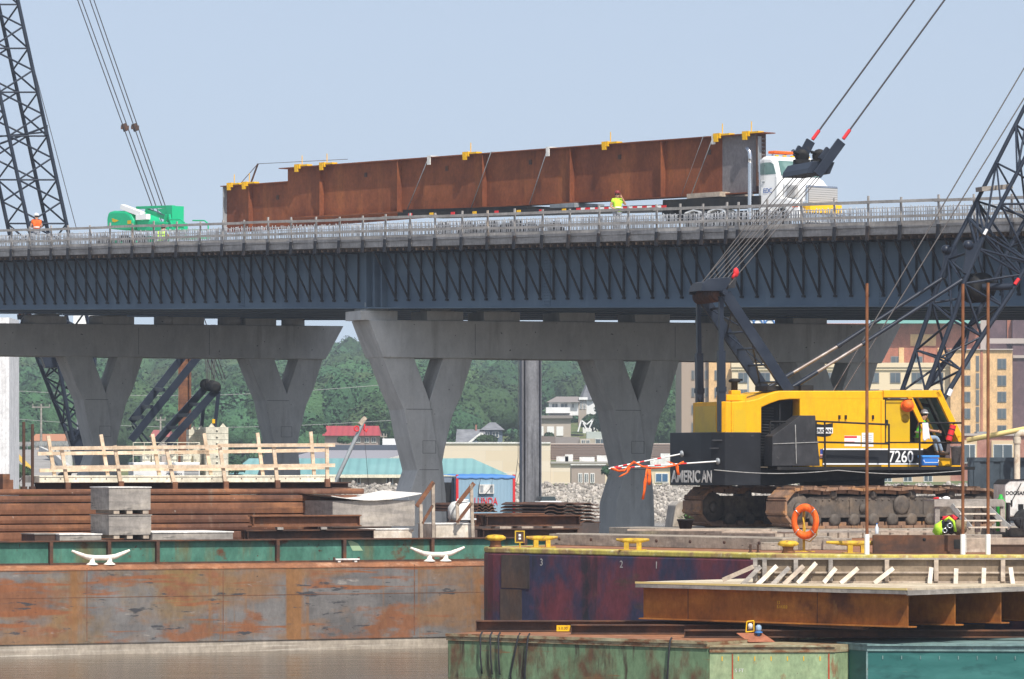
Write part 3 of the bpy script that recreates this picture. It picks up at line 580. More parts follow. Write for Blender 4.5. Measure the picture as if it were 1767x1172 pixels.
mb = MB(); mb.bx(q(176, 410)[0], q(250, 410)[0], .2, 1.4, gl+.35, gl+.75); mb.build('chassis', X['green_lift'], lift)
# ================================================================ YELLOW CRAWLER CRANE
CC = Vector((10.1, 133.0, 0)); DK = 2.8; MT = 3.05
_n = Vector((-math.sin(R(17)), math.cos(R(17)), 0)); _o = CC-_n*1.5
CF = Fr(_o.x, _o.y, 17.0)
crane = CF.thing('crawler_crane', 'big yellow crawler crane with black counterweight and lattice boom on rusty tracks', 'crane')
q = lambda x, y, d=0: CF.sz(x, y, d)
def q3(x, y, d=0): return CF.q(x, y, d)
PL = lambda pts, d=0: [q(x, y, d) for x, y in pts]
house = PL([(1262, 748), (1262, 693), (1290, 692), (1308, 688), (1328, 679), (1345, 674.5), (1524, 674.5), (1524, 806), (1380, 806), (1380, 689), (1362, 689), (1345, 691), (1330, 696), (1314, 703), (1314, 748)])
mb = MB(); mb.prism(house, 0, 3.0); hs = mb.build('house', X['yellow'], crane, .03)
zr0, zr1 = q(1262, 748)[1], q(1262, 693)[1]; s1 = q(1262, 700)[0]
mb = MB(); mb.plan([(s1-.004, .0), (s1-.16, .03), (s1-.26, .13), (s1-.3, .35), (s1-.3, 2.5), (s1-.2, 2.9), (s1-.004, 3.0)], zr0, zr1); mb.build('rear_housing', X['yellow'], hs, .02)
mb = MB(); sa, sb = q(1252, 700)[0], q(1286, 700)[0]; mb.bx(s1+.06, q(1287, 700)[0], -.012, .0, zr0, zr1-.24); mb.bx(s1-.312, s1-.3, .5, 2.4, zr0, zr1-.12); mb.build('rear_panel', X['yellow_door'], hs)
mb = MB()
for px in (1287, 1405, 1453, 1500): s = q(px, 700)[0]; mb.bx(s-.012, s+.006, -.004, .01, q(px, 790)[1] if px > 1400 else zr0, q(px, 688)[1])
mb.bx(q(1380, 700)[0], q(1524, 700)[0], -.004, .01, q(1400, 687.4)[1], q(1400, 686.4)[1]); mb.build('panel_seam', X['yellow_door'], hs)
mb = MB(); a, b = q(1316, 806), q(1379, 690); mb.bx(a[0], b[0]-.005, .55, 2.9, a[1], b[1]); 
mb.build('engine_bay', X['black_matte'], hs)
mb = MB(); a, b = q(1316, 800), q(1350, 700)
for k in range(20):
    z = b[1]-.05-k*.085; mb.bar((a[0], .5, z), (b[0]-.1, .5, z-.02), .07, .03)
mb.bx(q(1349, 700)[0], q(1351, 700)[0], .2, .3, a[1], b[1]+.05); mb.build('radiator_louver', X['box_black'], hs)
mb = MB(); a = q(1288, 690); mb.bx(a[0]-.35, a[0]+.3, .8, 1.7, a[1]-.02, a[1]+.17); mb.bx(a[0]-.15, a[0]+.15, .9, 1.2, a[1]+.17, a[1]+.3); mb.build('roof_box', X['yellow'], hs, .02)
mb = MB(); mb.lathe([(.1, 0), (.1, .25), (.18, .27), (.18, .34), (.08, .38)], (a[0], 1.05, a[1]+.28)); mb.bar((a[0], 1.05, a[1]+.62), (a[0]+.25, 1.05, a[1]+.62), .08, .06); mb.build('exhaust_stack', X['black_matte'], hs)
mb = MB(); a = q(1336, 676); mb.bx(a[0]-.1, a[0]+1.1, .3, 1.4, a[1]+.04, a[1]+.18); mb.bx(a[0]+.9, a[0]+1.3, .1, .3, a[1]+.0, a[1]+.2); mb.build('roof_hatch', X['black_matte'], hs)
# stripe, number, decals
zs0, zs1 = q(1480, 802)[1], q(1480, 774)[1]; ss0, ss1 = q(1419, 790)[0], q(1592, 790)[0]
mb = MB(); mb.bx(ss0, ss1, -.042, -.0005, zs0, zs1, 0); mb.bx(ss0, ss1, -.046, -.0425, zs0, zs0+.045, 1); mb.bx(ss0, ss1, -.046, -.0425, zs1-.045, zs1, 1); st = mb.build('stripe', [X['black'], X['white']], hs)
a, b = q(1532, 795), q(1574, 795); text_mesh('lettering', '7260', .50, X['white'], st, (a[0], -.052, zs0+.075), (1, 0, 0), (0, 0, 1), .003, .005, width=b[0]-a[0])
for px, py in ((1448, 720), (1459, 720), (1495, 720), (1506, 720), (1530, 728)): c = q(px, py); mb = MB(); mb.bx(c[0]-.03, c[0]+.03, -.05, -.001, c[1]-.06, c[1]+.06); mb.build('door_latch', X['black_matte'], hs)
# shield badge
sh = PL([(1405, 731), (1421, 733), (1437, 730), (1437, 745), (1433, 752), (1421, 754), (1405, 752)])
mb = MB(); mb.prism(sh, -.009, -.0006, 0); a, b = q(1404, 748), q(1437, 738); mb.bx(a[0], b[0], -.013, -.0092, a[1], b[1], 1); bd = mb.build('badge', [X['black'], X['white']], hs)
text_mesh('lettering', 'AMERICAN', .15, X['black'], bd, (q(1394, 747)[0], -.015, a[1]+.03), (1, 0, 0), (0, 0, 1), .002, .006, width=q(1436, 747)[0]-q(1394, 747)[0])
a, b = q(1415, 791), q(1437, 775); mb = MB(); hh = (b[1]-a[1])/13
for k in range(13): mb.bx(a[0], b[0], -.016, -.0122, a[1]+k*hh, a[1]+(k+1)*hh, 0 if k % 2 == 0 else 1)
mb.bx(a[0], a[0]+(b[0]-a[0])*.42, -.019, -.0163, a[1]+6*hh, b[1], 2); mb.build('flag_decal', [X['red'], X['white'], nmat('flag_blue', (.03, .06, .3))], hs)
a, b = q(1457, 770), q(1485, 752); mb = MB(); mb.bx(a[0], b[0], -.006, -.0004, a[1], b[1], 0); mb.bx(a[0], b[0]-.12, -.009, -.0063, b[1]-.07, b[1]-.01, 1); mb.bx(a[0], b[0]-.2, -.009, -.0063, a[1]+.1, a[1]+.14, 1)
a, b = q(1487, 771), q(1507, 747); mb.bx(a[0], b[0], -.006, -.0004, a[1], b[1], 0)
for k in range(5): mb.bx(a[0]+.04, b[0]-.05, -.008, -.0062, b[1]-.08-k*.06, b[1]-.065-k*.06, 2)
mb.build('warning_notice', [X['white'], X['red'], X['grey_steel']], hs)
# revolving frame and turntable
mb = MB(); mb.prism(PL([(1308, 806.5), (1308, 838), (1352, 838), (1392, 832), (1530, 826), (1600, 822), (1662, 820), (1662, 806.5)]), .02, 2.98); mb.build('revolving_frame', X['black_matte'], crane, .02)
mb = MB(); mb.bx(q(1325, 806)[0], q(1664, 806)[0], -.82, .015, q(1500, 811)[1], q(1500, 805.5)[1]); mb.build('side_deck', X['black_matte'], crane)
mb = MB(); z0, z1 = q(1450, 846, 1.5)[1], q(1450, 826, 1.5)[1]; mb.lathe([(1.25, z0), (1.3, z0+.1), (1.3, z1)], (0, 1.5, 0), n=32); mb.build('turntable', X['black_matte'], crane)
# counterweight, eight sided
zc0, zc1 = q(1280, 838)[1], q(1280, 746)[1]; k1 = q(1312, 800)[0]
cw = [(k1, -.05), (q(1250, 800)[0], -.05), (q(1226, 800, .35)[0], .3), (q(1210, 800, .8)[0], .8), (q(1156, 800, 2.6)[0], 2.6), (q(1156, 800, 2.6)[0]+.35, 3.05), (k1, 3.1)]
mb = MB(); mb.plan(cw, zc0, zc1); ct = mb.build('counterweight', X['black'], crane, .02)
a, b = V3((cw[4][0], cw[4][1], 0)), V3((cw[3][0], cw[3][1], 0)); r = (b-a).normalized(); nn = Vector((-r.y, r.x, 0)); nn = nn if nn.x < 0 else -nn
o = a+nn*.008+r*.1; lw = (b-a).length-.1+.62
text_mesh('lettering', 'AMERIC', .50, X['white_dull'], ct, (o.x, o.y, zc0+.10), r, (0, 0, 1), .004, .012, width=(b-a).length-.14)
a, b = V3((cw[3][0], cw[3][1], 0)), V3((cw[2][0], cw[2][1], 0)); r2 = (b-a).normalized(); n2 = Vector((-r2.y, r2.x, 0)); n2 = n2 if n2.x < 0 else -n2; o = a+n2*.008+r2*.04
text_mesh('lettering', 'AN', .50, X['white_dull'], ct, (o.x, o.y, zc0+.10), r2, (0, 0, 1), .004, .012, width=(b-a).length+.02)
mb = MB()
for px, d in ((1262, -.06), (1298, -.06)): s = q(px, 760, d)[0]; mb.bx(s-.05, s+.05, -.07, -.05, zc1-.14, zc1-.08)
mb.bx(q(1232, 760, .2)[0]-.1, q(1232, 760, .2)[0]+.2, .02, .12, zc1-.26, zc1-.22); mb.bx(q(1232, 760, .2)[0]-.16, q(1232, 760, .2)[0]+.1, .06, .16, zc1-.5, zc1-.46); mb.build('lifting_lug', X['box_black'], ct)
# black side box with sloping top on the walkway
mb = MB(); mb.prism(PL([(1333, 752.6), (1381.7, 717), (1407, 717), (1415, 804), (1332, 804)], -.8), -.8, -.12); sbx = mb.build('side_box', X['box_black'], crane, .01)
mb = MB(); a, b = q(1334, 766, -.8), q(1412, 763, -.8); mb.bar((a[0], -.812, a[1]), (b[0], -.812, b[1]), .03, .022); a, b = q(1372, 733, -.8), q(1374, 800, -.8); mb.bar((a[0], -.812, a[1]), (b[0], -.812, b[1]), .022, .03, up=(0, 1, 0)); mb.build('weld_seam', X['bucket_grey'], sbx)
# railings
mb = MB()
def rl(x0, y0, x1, y1, d0=-.78, d1=-.78, r=.03):
    a, b = q(x0, y0, d0), q(x1, y1, d1); mb.tube((a[0], d0, a[1]), (b[0], d1, b[1]), r, 7)
rl(1408, 727, 1535, 733); rl(1410, 763, 1535, 766); rl(1423, 727, 1424, 808); rl(1534, 733, 1534, 814); rl(1408, 727, 1408, 763)
rl(1587, 730, 1662, 730); rl(1587, 764, 1662, 764); rl(1587, 730, 1587, 812); rl(1662, 730, 1662, 816)
a = q(1662, 730, -.78); mb.tube((a[0], -.78, a[1]), (a[0], 1.2, a[1]), .03, 7); b = q(1662, 764, -.78); mb.tube((a[0], -.78, b[1]), (a[0], 1.2, b[1]), .03, 7)
rl(1329, 728, 1382, 728, -.3, -.3); rl(1329, 728, 1329, 806, -.3, -.3)
mb.build('hand_rail', X['black_matte'], crane)
# cab
mb = MB(); CW = 1.25
mb.prism(PL([(1524, 673.5), (1616, 673.5), (1620, 676), (1626, 686), (1568, 686), (1524, 686)]), -.03, CW)
def pil(x0, y0, x1, y1, w_, d0, d1):
    a, b = q(x0, y0), q(x1, y1); v = (Vector((b[0]-a[0], 0, b[1]-a[1]))).normalized(); p = Vector((-v.z, 0, v.x))*w_/2
    A, B_ = Vector((a[0], 0, a[1])), Vector((b[0], 0, b[1])); mb.prism([((A+p).x, (A+p).z), ((B_+p).x, (B_+p).z), ((B_-p).x, (B_-p).z), ((A-p).x, (A-p).z)], d0, d1)
pil(1618, 675, 1656, 755, .19, -.03, .10); pil(1618, 675, 1656, 755, .19, CW-.12, CW)
mb.prism(PL([(1650, 752), (1661, 752), (1661, 764), (1654, 764)]), -.03, CW)
pil(1569, 684, 1606, 763, .15, -.02, .08)
mb.prism(PL([(1592, 738), (1612, 765), (1598, 775), (1586, 775), (1586, 765)]), -.02, .06)
mb.prism(PL([(1524, 764), (1590, 764), (1590, 806), (1524, 806)]), -.03, CW)
mb.prism(PL([(1520, 690), (1528, 690), (1528, 806), (1520, 806)]), -.035, .0)
mb.prism(PL([(1618, 790), (1642, 791), (1644, 804), (1618, 804)]), .02, CW)
mb.prism(PL([(1590, 799), (1660, 799), (1660, 806), (1590, 806)]), .1, CW)
cb = mb.build('cab', X['yellow'], crane, .012)
mb = MB(); mb.prism(PL([(1529, 690), (1571, 690), (1571, 763), (1529, 763)]), .05, .09); cd = mb.build('cab_door', X['yellow_door'], cb)
mb = MB(); c = q(1563, 722); mb.lathe([(.13, 0), (.13, .012)], (c[0], .048, c[1]), (0, -1, 0), 18); cdw = mb.build('door_badge', nmat('dark_door_badge', (.36, .22, .01)), cd)
mb = MB()
for pts in (((1526, 688), (1573, 688), (1573, 690), (1526, 690)), ((1526, 688), (1528, 688), (1528, 764), (1526, 764)), ((1526, 762.5), (1612, 762.5), (1612, 764.5), (1526, 764.5))): mb.prism(PL(pts), -.04, -.031)
mb.build('door_gasket', X['black_matte'], cb)
mb = MB(); mb.prism(PL([(1530, 687), (1618, 687), (1655, 758), (1650, 798), (1530, 798)]), CW-.35, CW-.3); mb.prism(PL([(1528, 687), (1534, 687), (1534, 800), (1528, 800)]), .1, CW-.4); mb.build('cab_lining', X['black_matte'], cb)
mb = MB(); mb.prism(PL([(1604, 687), (1616, 687), (1622, 697), (1607, 694)]), CW-.37, CW-.355); mb.prism(PL([(1606, 700), (1622, 703), (1645, 752), (1630, 752), (1612, 716)]), CW-.37, CW-.355); mb.build('side_glass', X['glass_green'], cb)
mb = MB(); A, B_ = q(1622, 686), q(1655, 754); mb.add([(A[0], .1, A[1]), (A[0], CW-.12, A[1]), (B_[0], CW-.12, B_[1]), (B_[0], .1, B_[1]), (A[0]-.012, .1, A[1]), (A[0]-.012, CW-.12, A[1]), (B_[0]-.012, CW-.12, B_[1]), (B_[0]-.012, .1, B_[1])], [(0, 1, 2, 3), (7, 6, 5, 4), (0, 4, 5, 1), (1, 5, 6, 2), (2, 6, 7, 3), (3, 7, 4, 0)]); mb.build('windscreen', X['glass_green'], cb)
mb = MB()
def pil2(x0, y0, x1, y1, w_, d):
    a, b = q(x0, y0), q(x1, y1); mb.bar((a[0], d, a[1]), (b[0], d, b[1]), w_, .05, up=(0, 1, 0))
pil2(1594, 683, 1628, 754, .07, .62); mb.build('wiper_post', X['yellow_door'], cb)
mb = MB(); c = q(1580, 765); mb.bx(c[0]-.3, c[0]+.3, .3, .85, c[1]-.2, c[1]-.02); mb.prism([(c[0]-.36, c[1]-.1), (c[0]-.22, c[1]-.1), (c[0]-.28, c[1]+.75), (c[0]-.4, c[1]+.75)], .32, .83); mb.build('seat', X['black_matte'], cb)
# gantry: two masts, A-frame legs, head block
gan = MB()
for (x0, y0, x1, y1, d) in ((1205, 520, 1208, 745, 2.7), (1244, 512, 1245, 745, .25)):
    a, b = q(x0, y0, d), q(x1, y1, d); m_ = (a[0]*.6+b[0]*.4, a[1]*.6+b[1]*.4)
    gan.bar((a[0], d, a[1]), (m_[0], d, m_[1]), .13); gan.bar((m_[0], d, m_[1]), (b[0], d, b[1]), .21)
    e = (a[0]*.32+b[0]*.68, a[1]*.32+b[1]*.68); gan.bar((e[0], d, e[1]+.05), (e[0], d, e[1]-.1), .25)
for (x0, y0, x1, y1, d) in ((1252, 508, 1362, 676, .25), (1212, 514, 1322, 676, 2.7)):
    a, b = q(x0, y0, d), q(x1, y1, d); gan.bar((a[0], d, a[1]), (b[0], d, b[1]), .16, .32)
def lerp(f): a, b = q3(1252, 508, .25), q3(1362, 676, .25); c, d = q3(1212, 514, 2.7), q3(1322, 676, 2.7); return a.lerp(b, f), c.lerp(d, f)
for f in (.12, .38, .55, .72, .9):
    a, b = lerp(f); gan.tube(a, b, .035, 6)
for f, g in ((.12, .38), (.38, .9)):
    a, _ = lerp(f); _, b = lerp(g); gan.tube(a, b, .03, 6); _, b = lerp(f); a, _ = lerp(g); gan.tube(a, b, .02, 6)
ga = gan.build('gantry', X['boom'], crane)
mb = MB(); a, b = q3(1246, 505, .2), q3(1208, 510, 2.75); mb.tube(a+Vector((0, -.3, 0)), b+Vector((0, .2, 0)), .09, 10)
pa, pb = q3(1222, 480, 1.4), q3(1222, 520, 1.4)
mb.prism(PL([(1206, 490), (1214, 482), (1252, 479), (1254, 486), (1244, 503), (1204, 503)], .5), .15, .22); mb.prism(PL([(1196, 495), (1206, 487), (1240, 483), (1240, 489), (1230, 508), (1194, 508)], 2.2), 2.45, 2.52); mb.build('head_block', X['boom'], ga, .01)
mb = MB(); pts = PL([(1214, 487), (1250, 481), (1247, 499), (1206, 502)], 1.4); mb.prism(pts, .3, 2.4); mb.build('head_plate', X['box_black'], ga)
mb = MB(); c = a.lerp(b, .5); ax = (b-a).normalized()
for f in (.06, .2, .34, .5, .64, .78, .92): p = a.lerp(b, f)+Vector((-.06, 0, -.05)); mb.lathe([(.1, -.04), (.23, -.05), (.19, 0), (.23, .05), (.1, .04)], p, ax, 18)
mb.build('sheave', X['rust_dark'], ga)
mb = MB(); p = q3(1270, 470, .3); mb.sph(p, (.1, .06, .15), 8); mb.path([p, p+Vector((-.12, 0, -.18))], .05, 6); mb.build('red_flag', X['red'], ga)
# pendant spreader (floating block) above, on its lines
mb = MB(); zb0 = q(1395, 296, 1.5)
A = PL([(1372, 280), (1432, 280), (1422, 300), (1412, 305), (1372, 305), (1362, 300)], 1.5)
mb.prism(PL([(1382, 282), (1419, 284), (1411, 304), (1372, 303), (1374, 294)], 1.5), .45, 2.65)
for (x0, y0, x1, y1, d) in ((1410, 302, 1452, 244, .35), (1372, 294, 1399, 243, 2.75)):
    p0, p1 = q3(x0, y0, d), q3(x1, y1, d); mb.bar(p0, p1, .09, .30); mb.bar(p0+(p1-p0)*.35+Vector((-.14, .05, .1)), p0+(p1-p0)*.68+Vector((-.14, .05, .1)), .14, .2)
sp = mb.build('pendant_spreader', X['boom'], crane, .015)
mb = MB()
for d, x, y in ((.8, 1414, 270), (2.3, 1384, 270)):
    p = q3(x, y, d); mb.lathe([(.1, -.1), (.22, -.08), (.22, .08), (.1, .1)], p, (.3, 1, .2), 14); mb.bx(p.x-.25, p.x+.22, p.y-.12, p.y+.12, p.z-.22, p.z-.1); mb.tube(p+Vector((-.3, -.1, .12)), p+Vector((.25, .1, .02)), .05)
mb.build('spreader_sheave', X['black_matte'], sp)
for (x0, y0, x1, y1, d) in ((1455, 240, 1630, 0, .35), (1402, 241, 1578, 0, 2.75)):
    p0, p1 = q3(x0, y0, d), q3(x1, y1, d); v = p1-p0; L_ = v.length
    mb = MB(); mb.tube(p0+v*.06, p0+v*3, .028, 8); pd = mb.build('boom_pendant', X['rope_dark'], crane); mb = MB(); mb.tube(p0, p0+v*.065, .055, 8); mb.build('red_sleeve', X['red'], pd)
mb = MB(); ba, bb = q3(1375, 300, 2.4), q3(1412, 303, .7)
ta, tb = q3(1200, 500, 2.6), q3(1246, 490, .3)
for i in range(6):
    f = (0, .16, .42, .5, .78, 1)[i]; mb.tube(ta.lerp(tb, i/5), ba.lerp(bb, f), .014, 6)
mb.tube(q3(1258, 492, .3), q3(1428, 290, .5), .015, 6); mb.tube(q3(1198, 505, 2.7), q3(1348, 312, 2.7), .015, 6); mb.tube(q3(1348, 312, 2.7), q3(1366, 294, 2.7), .015, 6)
mb.build('boom_hoist_line', X['rope'], crane)
mb = MB()
for x0, y0, x1, y1, d in ((1437, 676, 1767, 118, 1.2), (1455, 676, 1767, 170, 1.0)): p0, p1 = q3(x0, y0, d), q3(x1, y1, d); mb.tube(p0, p0+(p1-p0)*2, .02, 6)
mb.build('hoist_line', X['rope'], crane)
# lattice boom
boom = MB(); dN, dFr = .55, 2.35
def line(pts, d): return [q3(x, y, d) for x, y in pts]
Bc = line([(1597, 676), (1648, 540), (1664, 486), (1695, 413), (1767, 276)], dN)
Cc = line([(1628, 690), (1687, 592), (1744, 506), (1782, 440), (1850, 330)], dN)
Ac = line([(1556, 676), (1603, 540), (1622, 480), (1648, 421), (1767, 187)], dFr)
Dc = line([(1601, 668), (1660, 585), (1703, 512), (1738, 437), (1812, 300)], dFr)
for c in (Ac, Bc, Cc, Dc):
    v = (c[-1]-c[-2]); c.append(c[-1]+v*((21.5-c[-1].z)/v.z))
    for i in range(len(c)-1): boom.tube(c[i], c[i+1], .078 if i < 3 else .068, 8)
def at(c, f):
    n = len(c)-2; L = [(c[i+1]-c[i]).length for i in range(len(c)-1)]; t = f*sum(L[:n+0]) if f <= 1 else sum(L[:n])+(f-1)*L[-1]
    for i in range(len(c)-1):
        if t <= L[i] or i == len(c)-2: return c[i].lerp(c[i+1], t/L[i])
        t -= L[i]
lev = [.0, .14, .30, .45, .60]
up = [.66, .80, .94, 1.08, 1.2, 1.32, 1.44, 1.56]
def lace(lv, r):
    for i in range(len(lv)-1):
        f, g = lv[i], lv[i+1]
        for c1, c2 in ((Ac, Bc), (Bc, Cc), (Cc, Dc), (Dc, Ac)):
            if i % 2: boom.tube(at(c1, f), at(c2, g), r, 6)
            else: boom.tube(at(c2, f), at(c1, g), r, 6)
            boom.tube(at(c1, g), at(c2, g), r*.9, 6)
lace(lev, .04); lace(up, .035)
for c1, c2 in ((Ac, Bc), (Bc, Cc), (Cc, Dc), (Dc, Ac)): boom.tube(at(c1, .6), at(c2, .66), .04, 6); boom.tube(at(c1, .66), at(c2, .66), .04, 6); boom.tube(at(c2, .6), at(c1, .66), .04, 6)
boom.tube(at(Ac, .45), at(Cc, .45), .04, 6)
bo = boom.build('lattice_boom', X['boom'], crane)
for x, y, d in ((1672, 437, dN), (1634, 445, dFr)):
    mb = MB(); p = q3(x, y, d); mb.prism([(p.x-.1, p.z+.28), (p.x+.3, p.z+.32), (p.x+.36, p.z+.05), (p.x-.05, p.z-.65), (p.x-.2, p.z-.6), (p.x-.12, p.z-.1)], d-.06, d+.06); mb.lathe([(.15, -.08), (.15, .08)], (p.x-.02, d, p.z+.25), (0, 1, 0), 14); mb.build('boom_joint', X['boom'], bo)
mb = MB(); p = q3(1686, 497, 1.45)
for d in (1.1, 1.45, 1.8): mb.lathe([(.12, -.05), (.46, -.07), (.40, 0), (.46, .07), (.12, .05)], (p.x, d, p.z), (0, 1, 0), 28)
mb.build('fairlead_sheave', X['black_matte'], bo)
mb = MB(); mb.tube(q3(1695, 496, 1.0), q3(1748, 494, .55), .11, 12); mb.build('boom_stop_tube', X['boom'], bo)
for a, b, r_, m_ in ((q3(1751, 491, .5), q3(1758, 481, .5), .06, 'red'), (q3(1698, 405, dN-.08), q3(1703, 396, dN-.08), .05, 'white'), (q3(1636, 683, dN-.03), q3(1641, 672, dN-.03), .085, 'white')): mb = MB(); mb.tube(a, b, r_, 8); mb.build('tape_mark', X[m_], bo)
mb = MB(); a, b = q3(1689, 327, 2.0), q3(1742, 322, 2.0); mb.bar(a, b, .5, .14); mb.build('boom_step', X['plywood'], bo)
mb = MB()
for x0, y0, x1, y1, x2, y2, d in ((1327, 668, 1445, 598, 1625, 481, 2.3), (1368, 668, 1488, 594, 1660, 483, .6)):
    a, b, c = q3(x0, y0, d), q3(x1, y1, d), q3(x2, y2, d); mb.tube(a, a.lerp(b, .35), .075, 8); mb.tube(a.lerp(b, .35), b, .05, 8, 1); mb.tube(b, c, .062, 8); mb.tube(b, b.lerp(c, .03), .08, 8)
mb.build('backstop_strut', [X['boom'], nmat('worn_strut', (.24, .20, .18), [((.36, .33, .31), (4, 4, 4), .5, .65, 4)], .45, .4)], crane)
# rope slung along the side, and its hooks
mb = MB(); pts = []
for i in range(25):
    f = i/24; x = 1232+(1660-1232)*f; y = 811+abs(math.sin(f*math.pi*2))*6+f*1.5; pts.append(q3(x, y, -.86))
mb.path(pts, .014, 6); mb.build('slung_cable', X['bucket_grey'], crane)
# crawlers
TFo = CC; TF = Fr(CC.x, CC.y, 33.0)
und = CF  # tracks are parts of the crane; local turn inside it
rot = Matrix.Rotation(R(33-17), 4, 'Z')
def loc_in_crane(v):    # track-frame point -> crane-local
    w_ = TF.world(v)-CF.o; return Vector((w_.dot(CF.u), w_.dot(CF.n), w_.z))
def turn(o):
    p = loc_in_crane((0, 0, 0)); o.location = p; o.rotation_euler = (0, 0, R(16)); return o
TL, HZT = 3.55, 0.56
for dc in (-2.15, 2.15):
    # closed loop of shoes
    pts = []; zc = MT+HZT+.06
    n = 15
    for i in range(n): pts.append((-TL+2*TL*i/n, zc+HZT+.03*math.sin(i*2.2), 0.0))
    for i in range(4): a = math.pi/2-math.pi*(i+.5)/4; pts.append((TL+HZT*math.cos(a), zc+HZT*math.sin(a), math.pi/2-a))
    for i in range(n): pts.append((TL-2*TL*i/n, zc-HZT, math.pi))
    for i in range(4): a = -math.pi/2-math.pi*(i+.5)/4; pts.append((-TL+HZT*math.cos(a), zc+HZT*math.sin(a), math.pi/2-a))
    mb = MB(); N_ = len(pts)
    for i in range(N_):
        p, r_ = pts[i], pts[(i+1) % N_]; a, b = Vector((p[0], dc, p[1])), Vector((r_[0], dc, r_[1])); v = (b-a)
        cen = sum((Vector((t[0], dc, t[1])) for t in pts), Vector())/N_
        mb.bar(a+v*.04, b-v*.04, .94, .075, 0, up=(0, 1, 0)) if False else None
        nrm = Vector((v.z, 0, -v.x)).normalized(); nrm = nrm if nrm.dot(a.lerp(b, .5)-cen) > 0 else -nrm
        c0, c1 = a+v*.03, b-v*.03
        for w0, w1, t0, t1 in ((-.47, .47, 0, .06), (-.46, .46, .06, .0)):
            if t0: 
                e = c0+nrm*.06; mb.bar(e+v*.1+nrm*.02, e+v*.22+nrm*.02, .04, .92, 0, up=(0, 1, 0)) if False else None
                continue
            vs = []
            for pt in (c0, c1):
                for y in (w0, w1):
                    for t in (-.03, .05): vs.append(pt+Vector((0, y, 0))+nrm*t)
            mb.add(vs, [(0, 1, 3, 2), (4, 6, 7, 5), (0, 4, 5, 1), (2, 3, 7, 6), (0, 2, 6, 4), (1, 5, 7, 3)])
        g0, g1 = c0+v*.12, c0+v*.3; vs = []
        for pt in (g0, g1):
            for y in (-.45, .45):
                for t in (.05, .095): vs.append(pt+Vector((0, y, 0))+nrm*t)
        mb.add(vs, [(0, 1, 3, 2), (4, 6, 7, 5), (0, 4, 5, 1), (2, 3, 7, 6), (0, 2, 6, 4), (1, 5, 7, 3)])
        for y in (-.28, .16): 
            vs = []
            for pt in (c0+v*.05, c1-v*.05):
                for yy in (y, y+.12):
                    for t in (-.14, -.03): vs.append(pt+Vector((0, yy, 0))+nrm*t)
            mb.add(vs, [(0, 1, 3, 2), (4, 6, 7, 5), (0, 4, 5, 1), (2, 3, 7, 6), (0, 2, 6, 4), (1, 5, 7, 3)])
    trk = turn(mb.build('crawler_track', X['shoe'], crane))
    ch = []
    mb = MB(); mb.prism([(-TL-.1, zc-.12), (-TL+.3, zc-.3), (TL-.3, zc-.3), (TL+.1, zc-.12), (TL+.1, zc+.15), (TL-.5, zc+.34), (-TL+.5, zc+.34), (-TL-.1, zc+.15)], dc-.3, dc+.3)
    mb.bx(-TL+.6, TL-.6, dc-.36, dc-.301, zc-.28, zc-.21); mb.bx(-1.6, -1.5, dc-.33, dc-.301, zc-.2, zc+.3); mb.bx(1.2, 1.3, dc-.33, dc-.301, zc-.2, zc+.3)
    mb.lathe([(.3, 0), (.3, .06), (.22, .09)], (.35, dc-.3, zc+.08), (0, -1, 0), 20); mb.lathe([(.14, 0), (.14, .06)], (-1.1, dc-.3, zc-.02), (0, -1, 0), 16)
    for i in range(24): mb.lathe([(.03, 0), (.03, .02)], (-TL+.7+i*.25, dc-.3, zc+.24), (0, -1, 0), 6)
    fr_ = mb.build('track_frame', X['track'], trk)
    for sx in (-1, 1):
        mb = MB(); mb.lathe([(.16, -.36), (.44, -.34), (.46, -.15), (.46, .15), (.44, .34), (.16, .36)], (sx*TL, dc, zc), (0, 1, 0), 20); mb.lathe([(.18, 0), (.14, .08)], (sx*TL, dc-.36, zc), (0, -1, 0), 14); mb.build('idler', X['track'], trk)
    for i in range(9):
        s = -2.9+i*.725; mb = MB(); mb.lathe([(.08, -.40), (.19, -.39), (.19, -.25), (.13, -.2), (.13, .2), (.19, .25), (.19, .39), (.08, .40)], (s, dc, zc-.36), (0, 1, 0), 16); mb.build('roller', X['track'], trk)
    for i in range(4):
        s = -2.2+i*1.5; mb = MB(); mb.lathe([(.05, -.34), (.12, -.33), (.12, .33), (.05, .34)], (s, dc, zc+.38), (0, 1, 0), 12); mb.build('carrier_roller', X['track'], trk)
mb = MB(); mb.bx(-1.5, 1.5, -1.7, 1.7, MT+.45, MT+1.0); mb.bx(-.5, .5, -1.8, 1.8, MT+.3, MT+1.05); turn(mb.build('carbody', X['black_matte'], crane, .03))
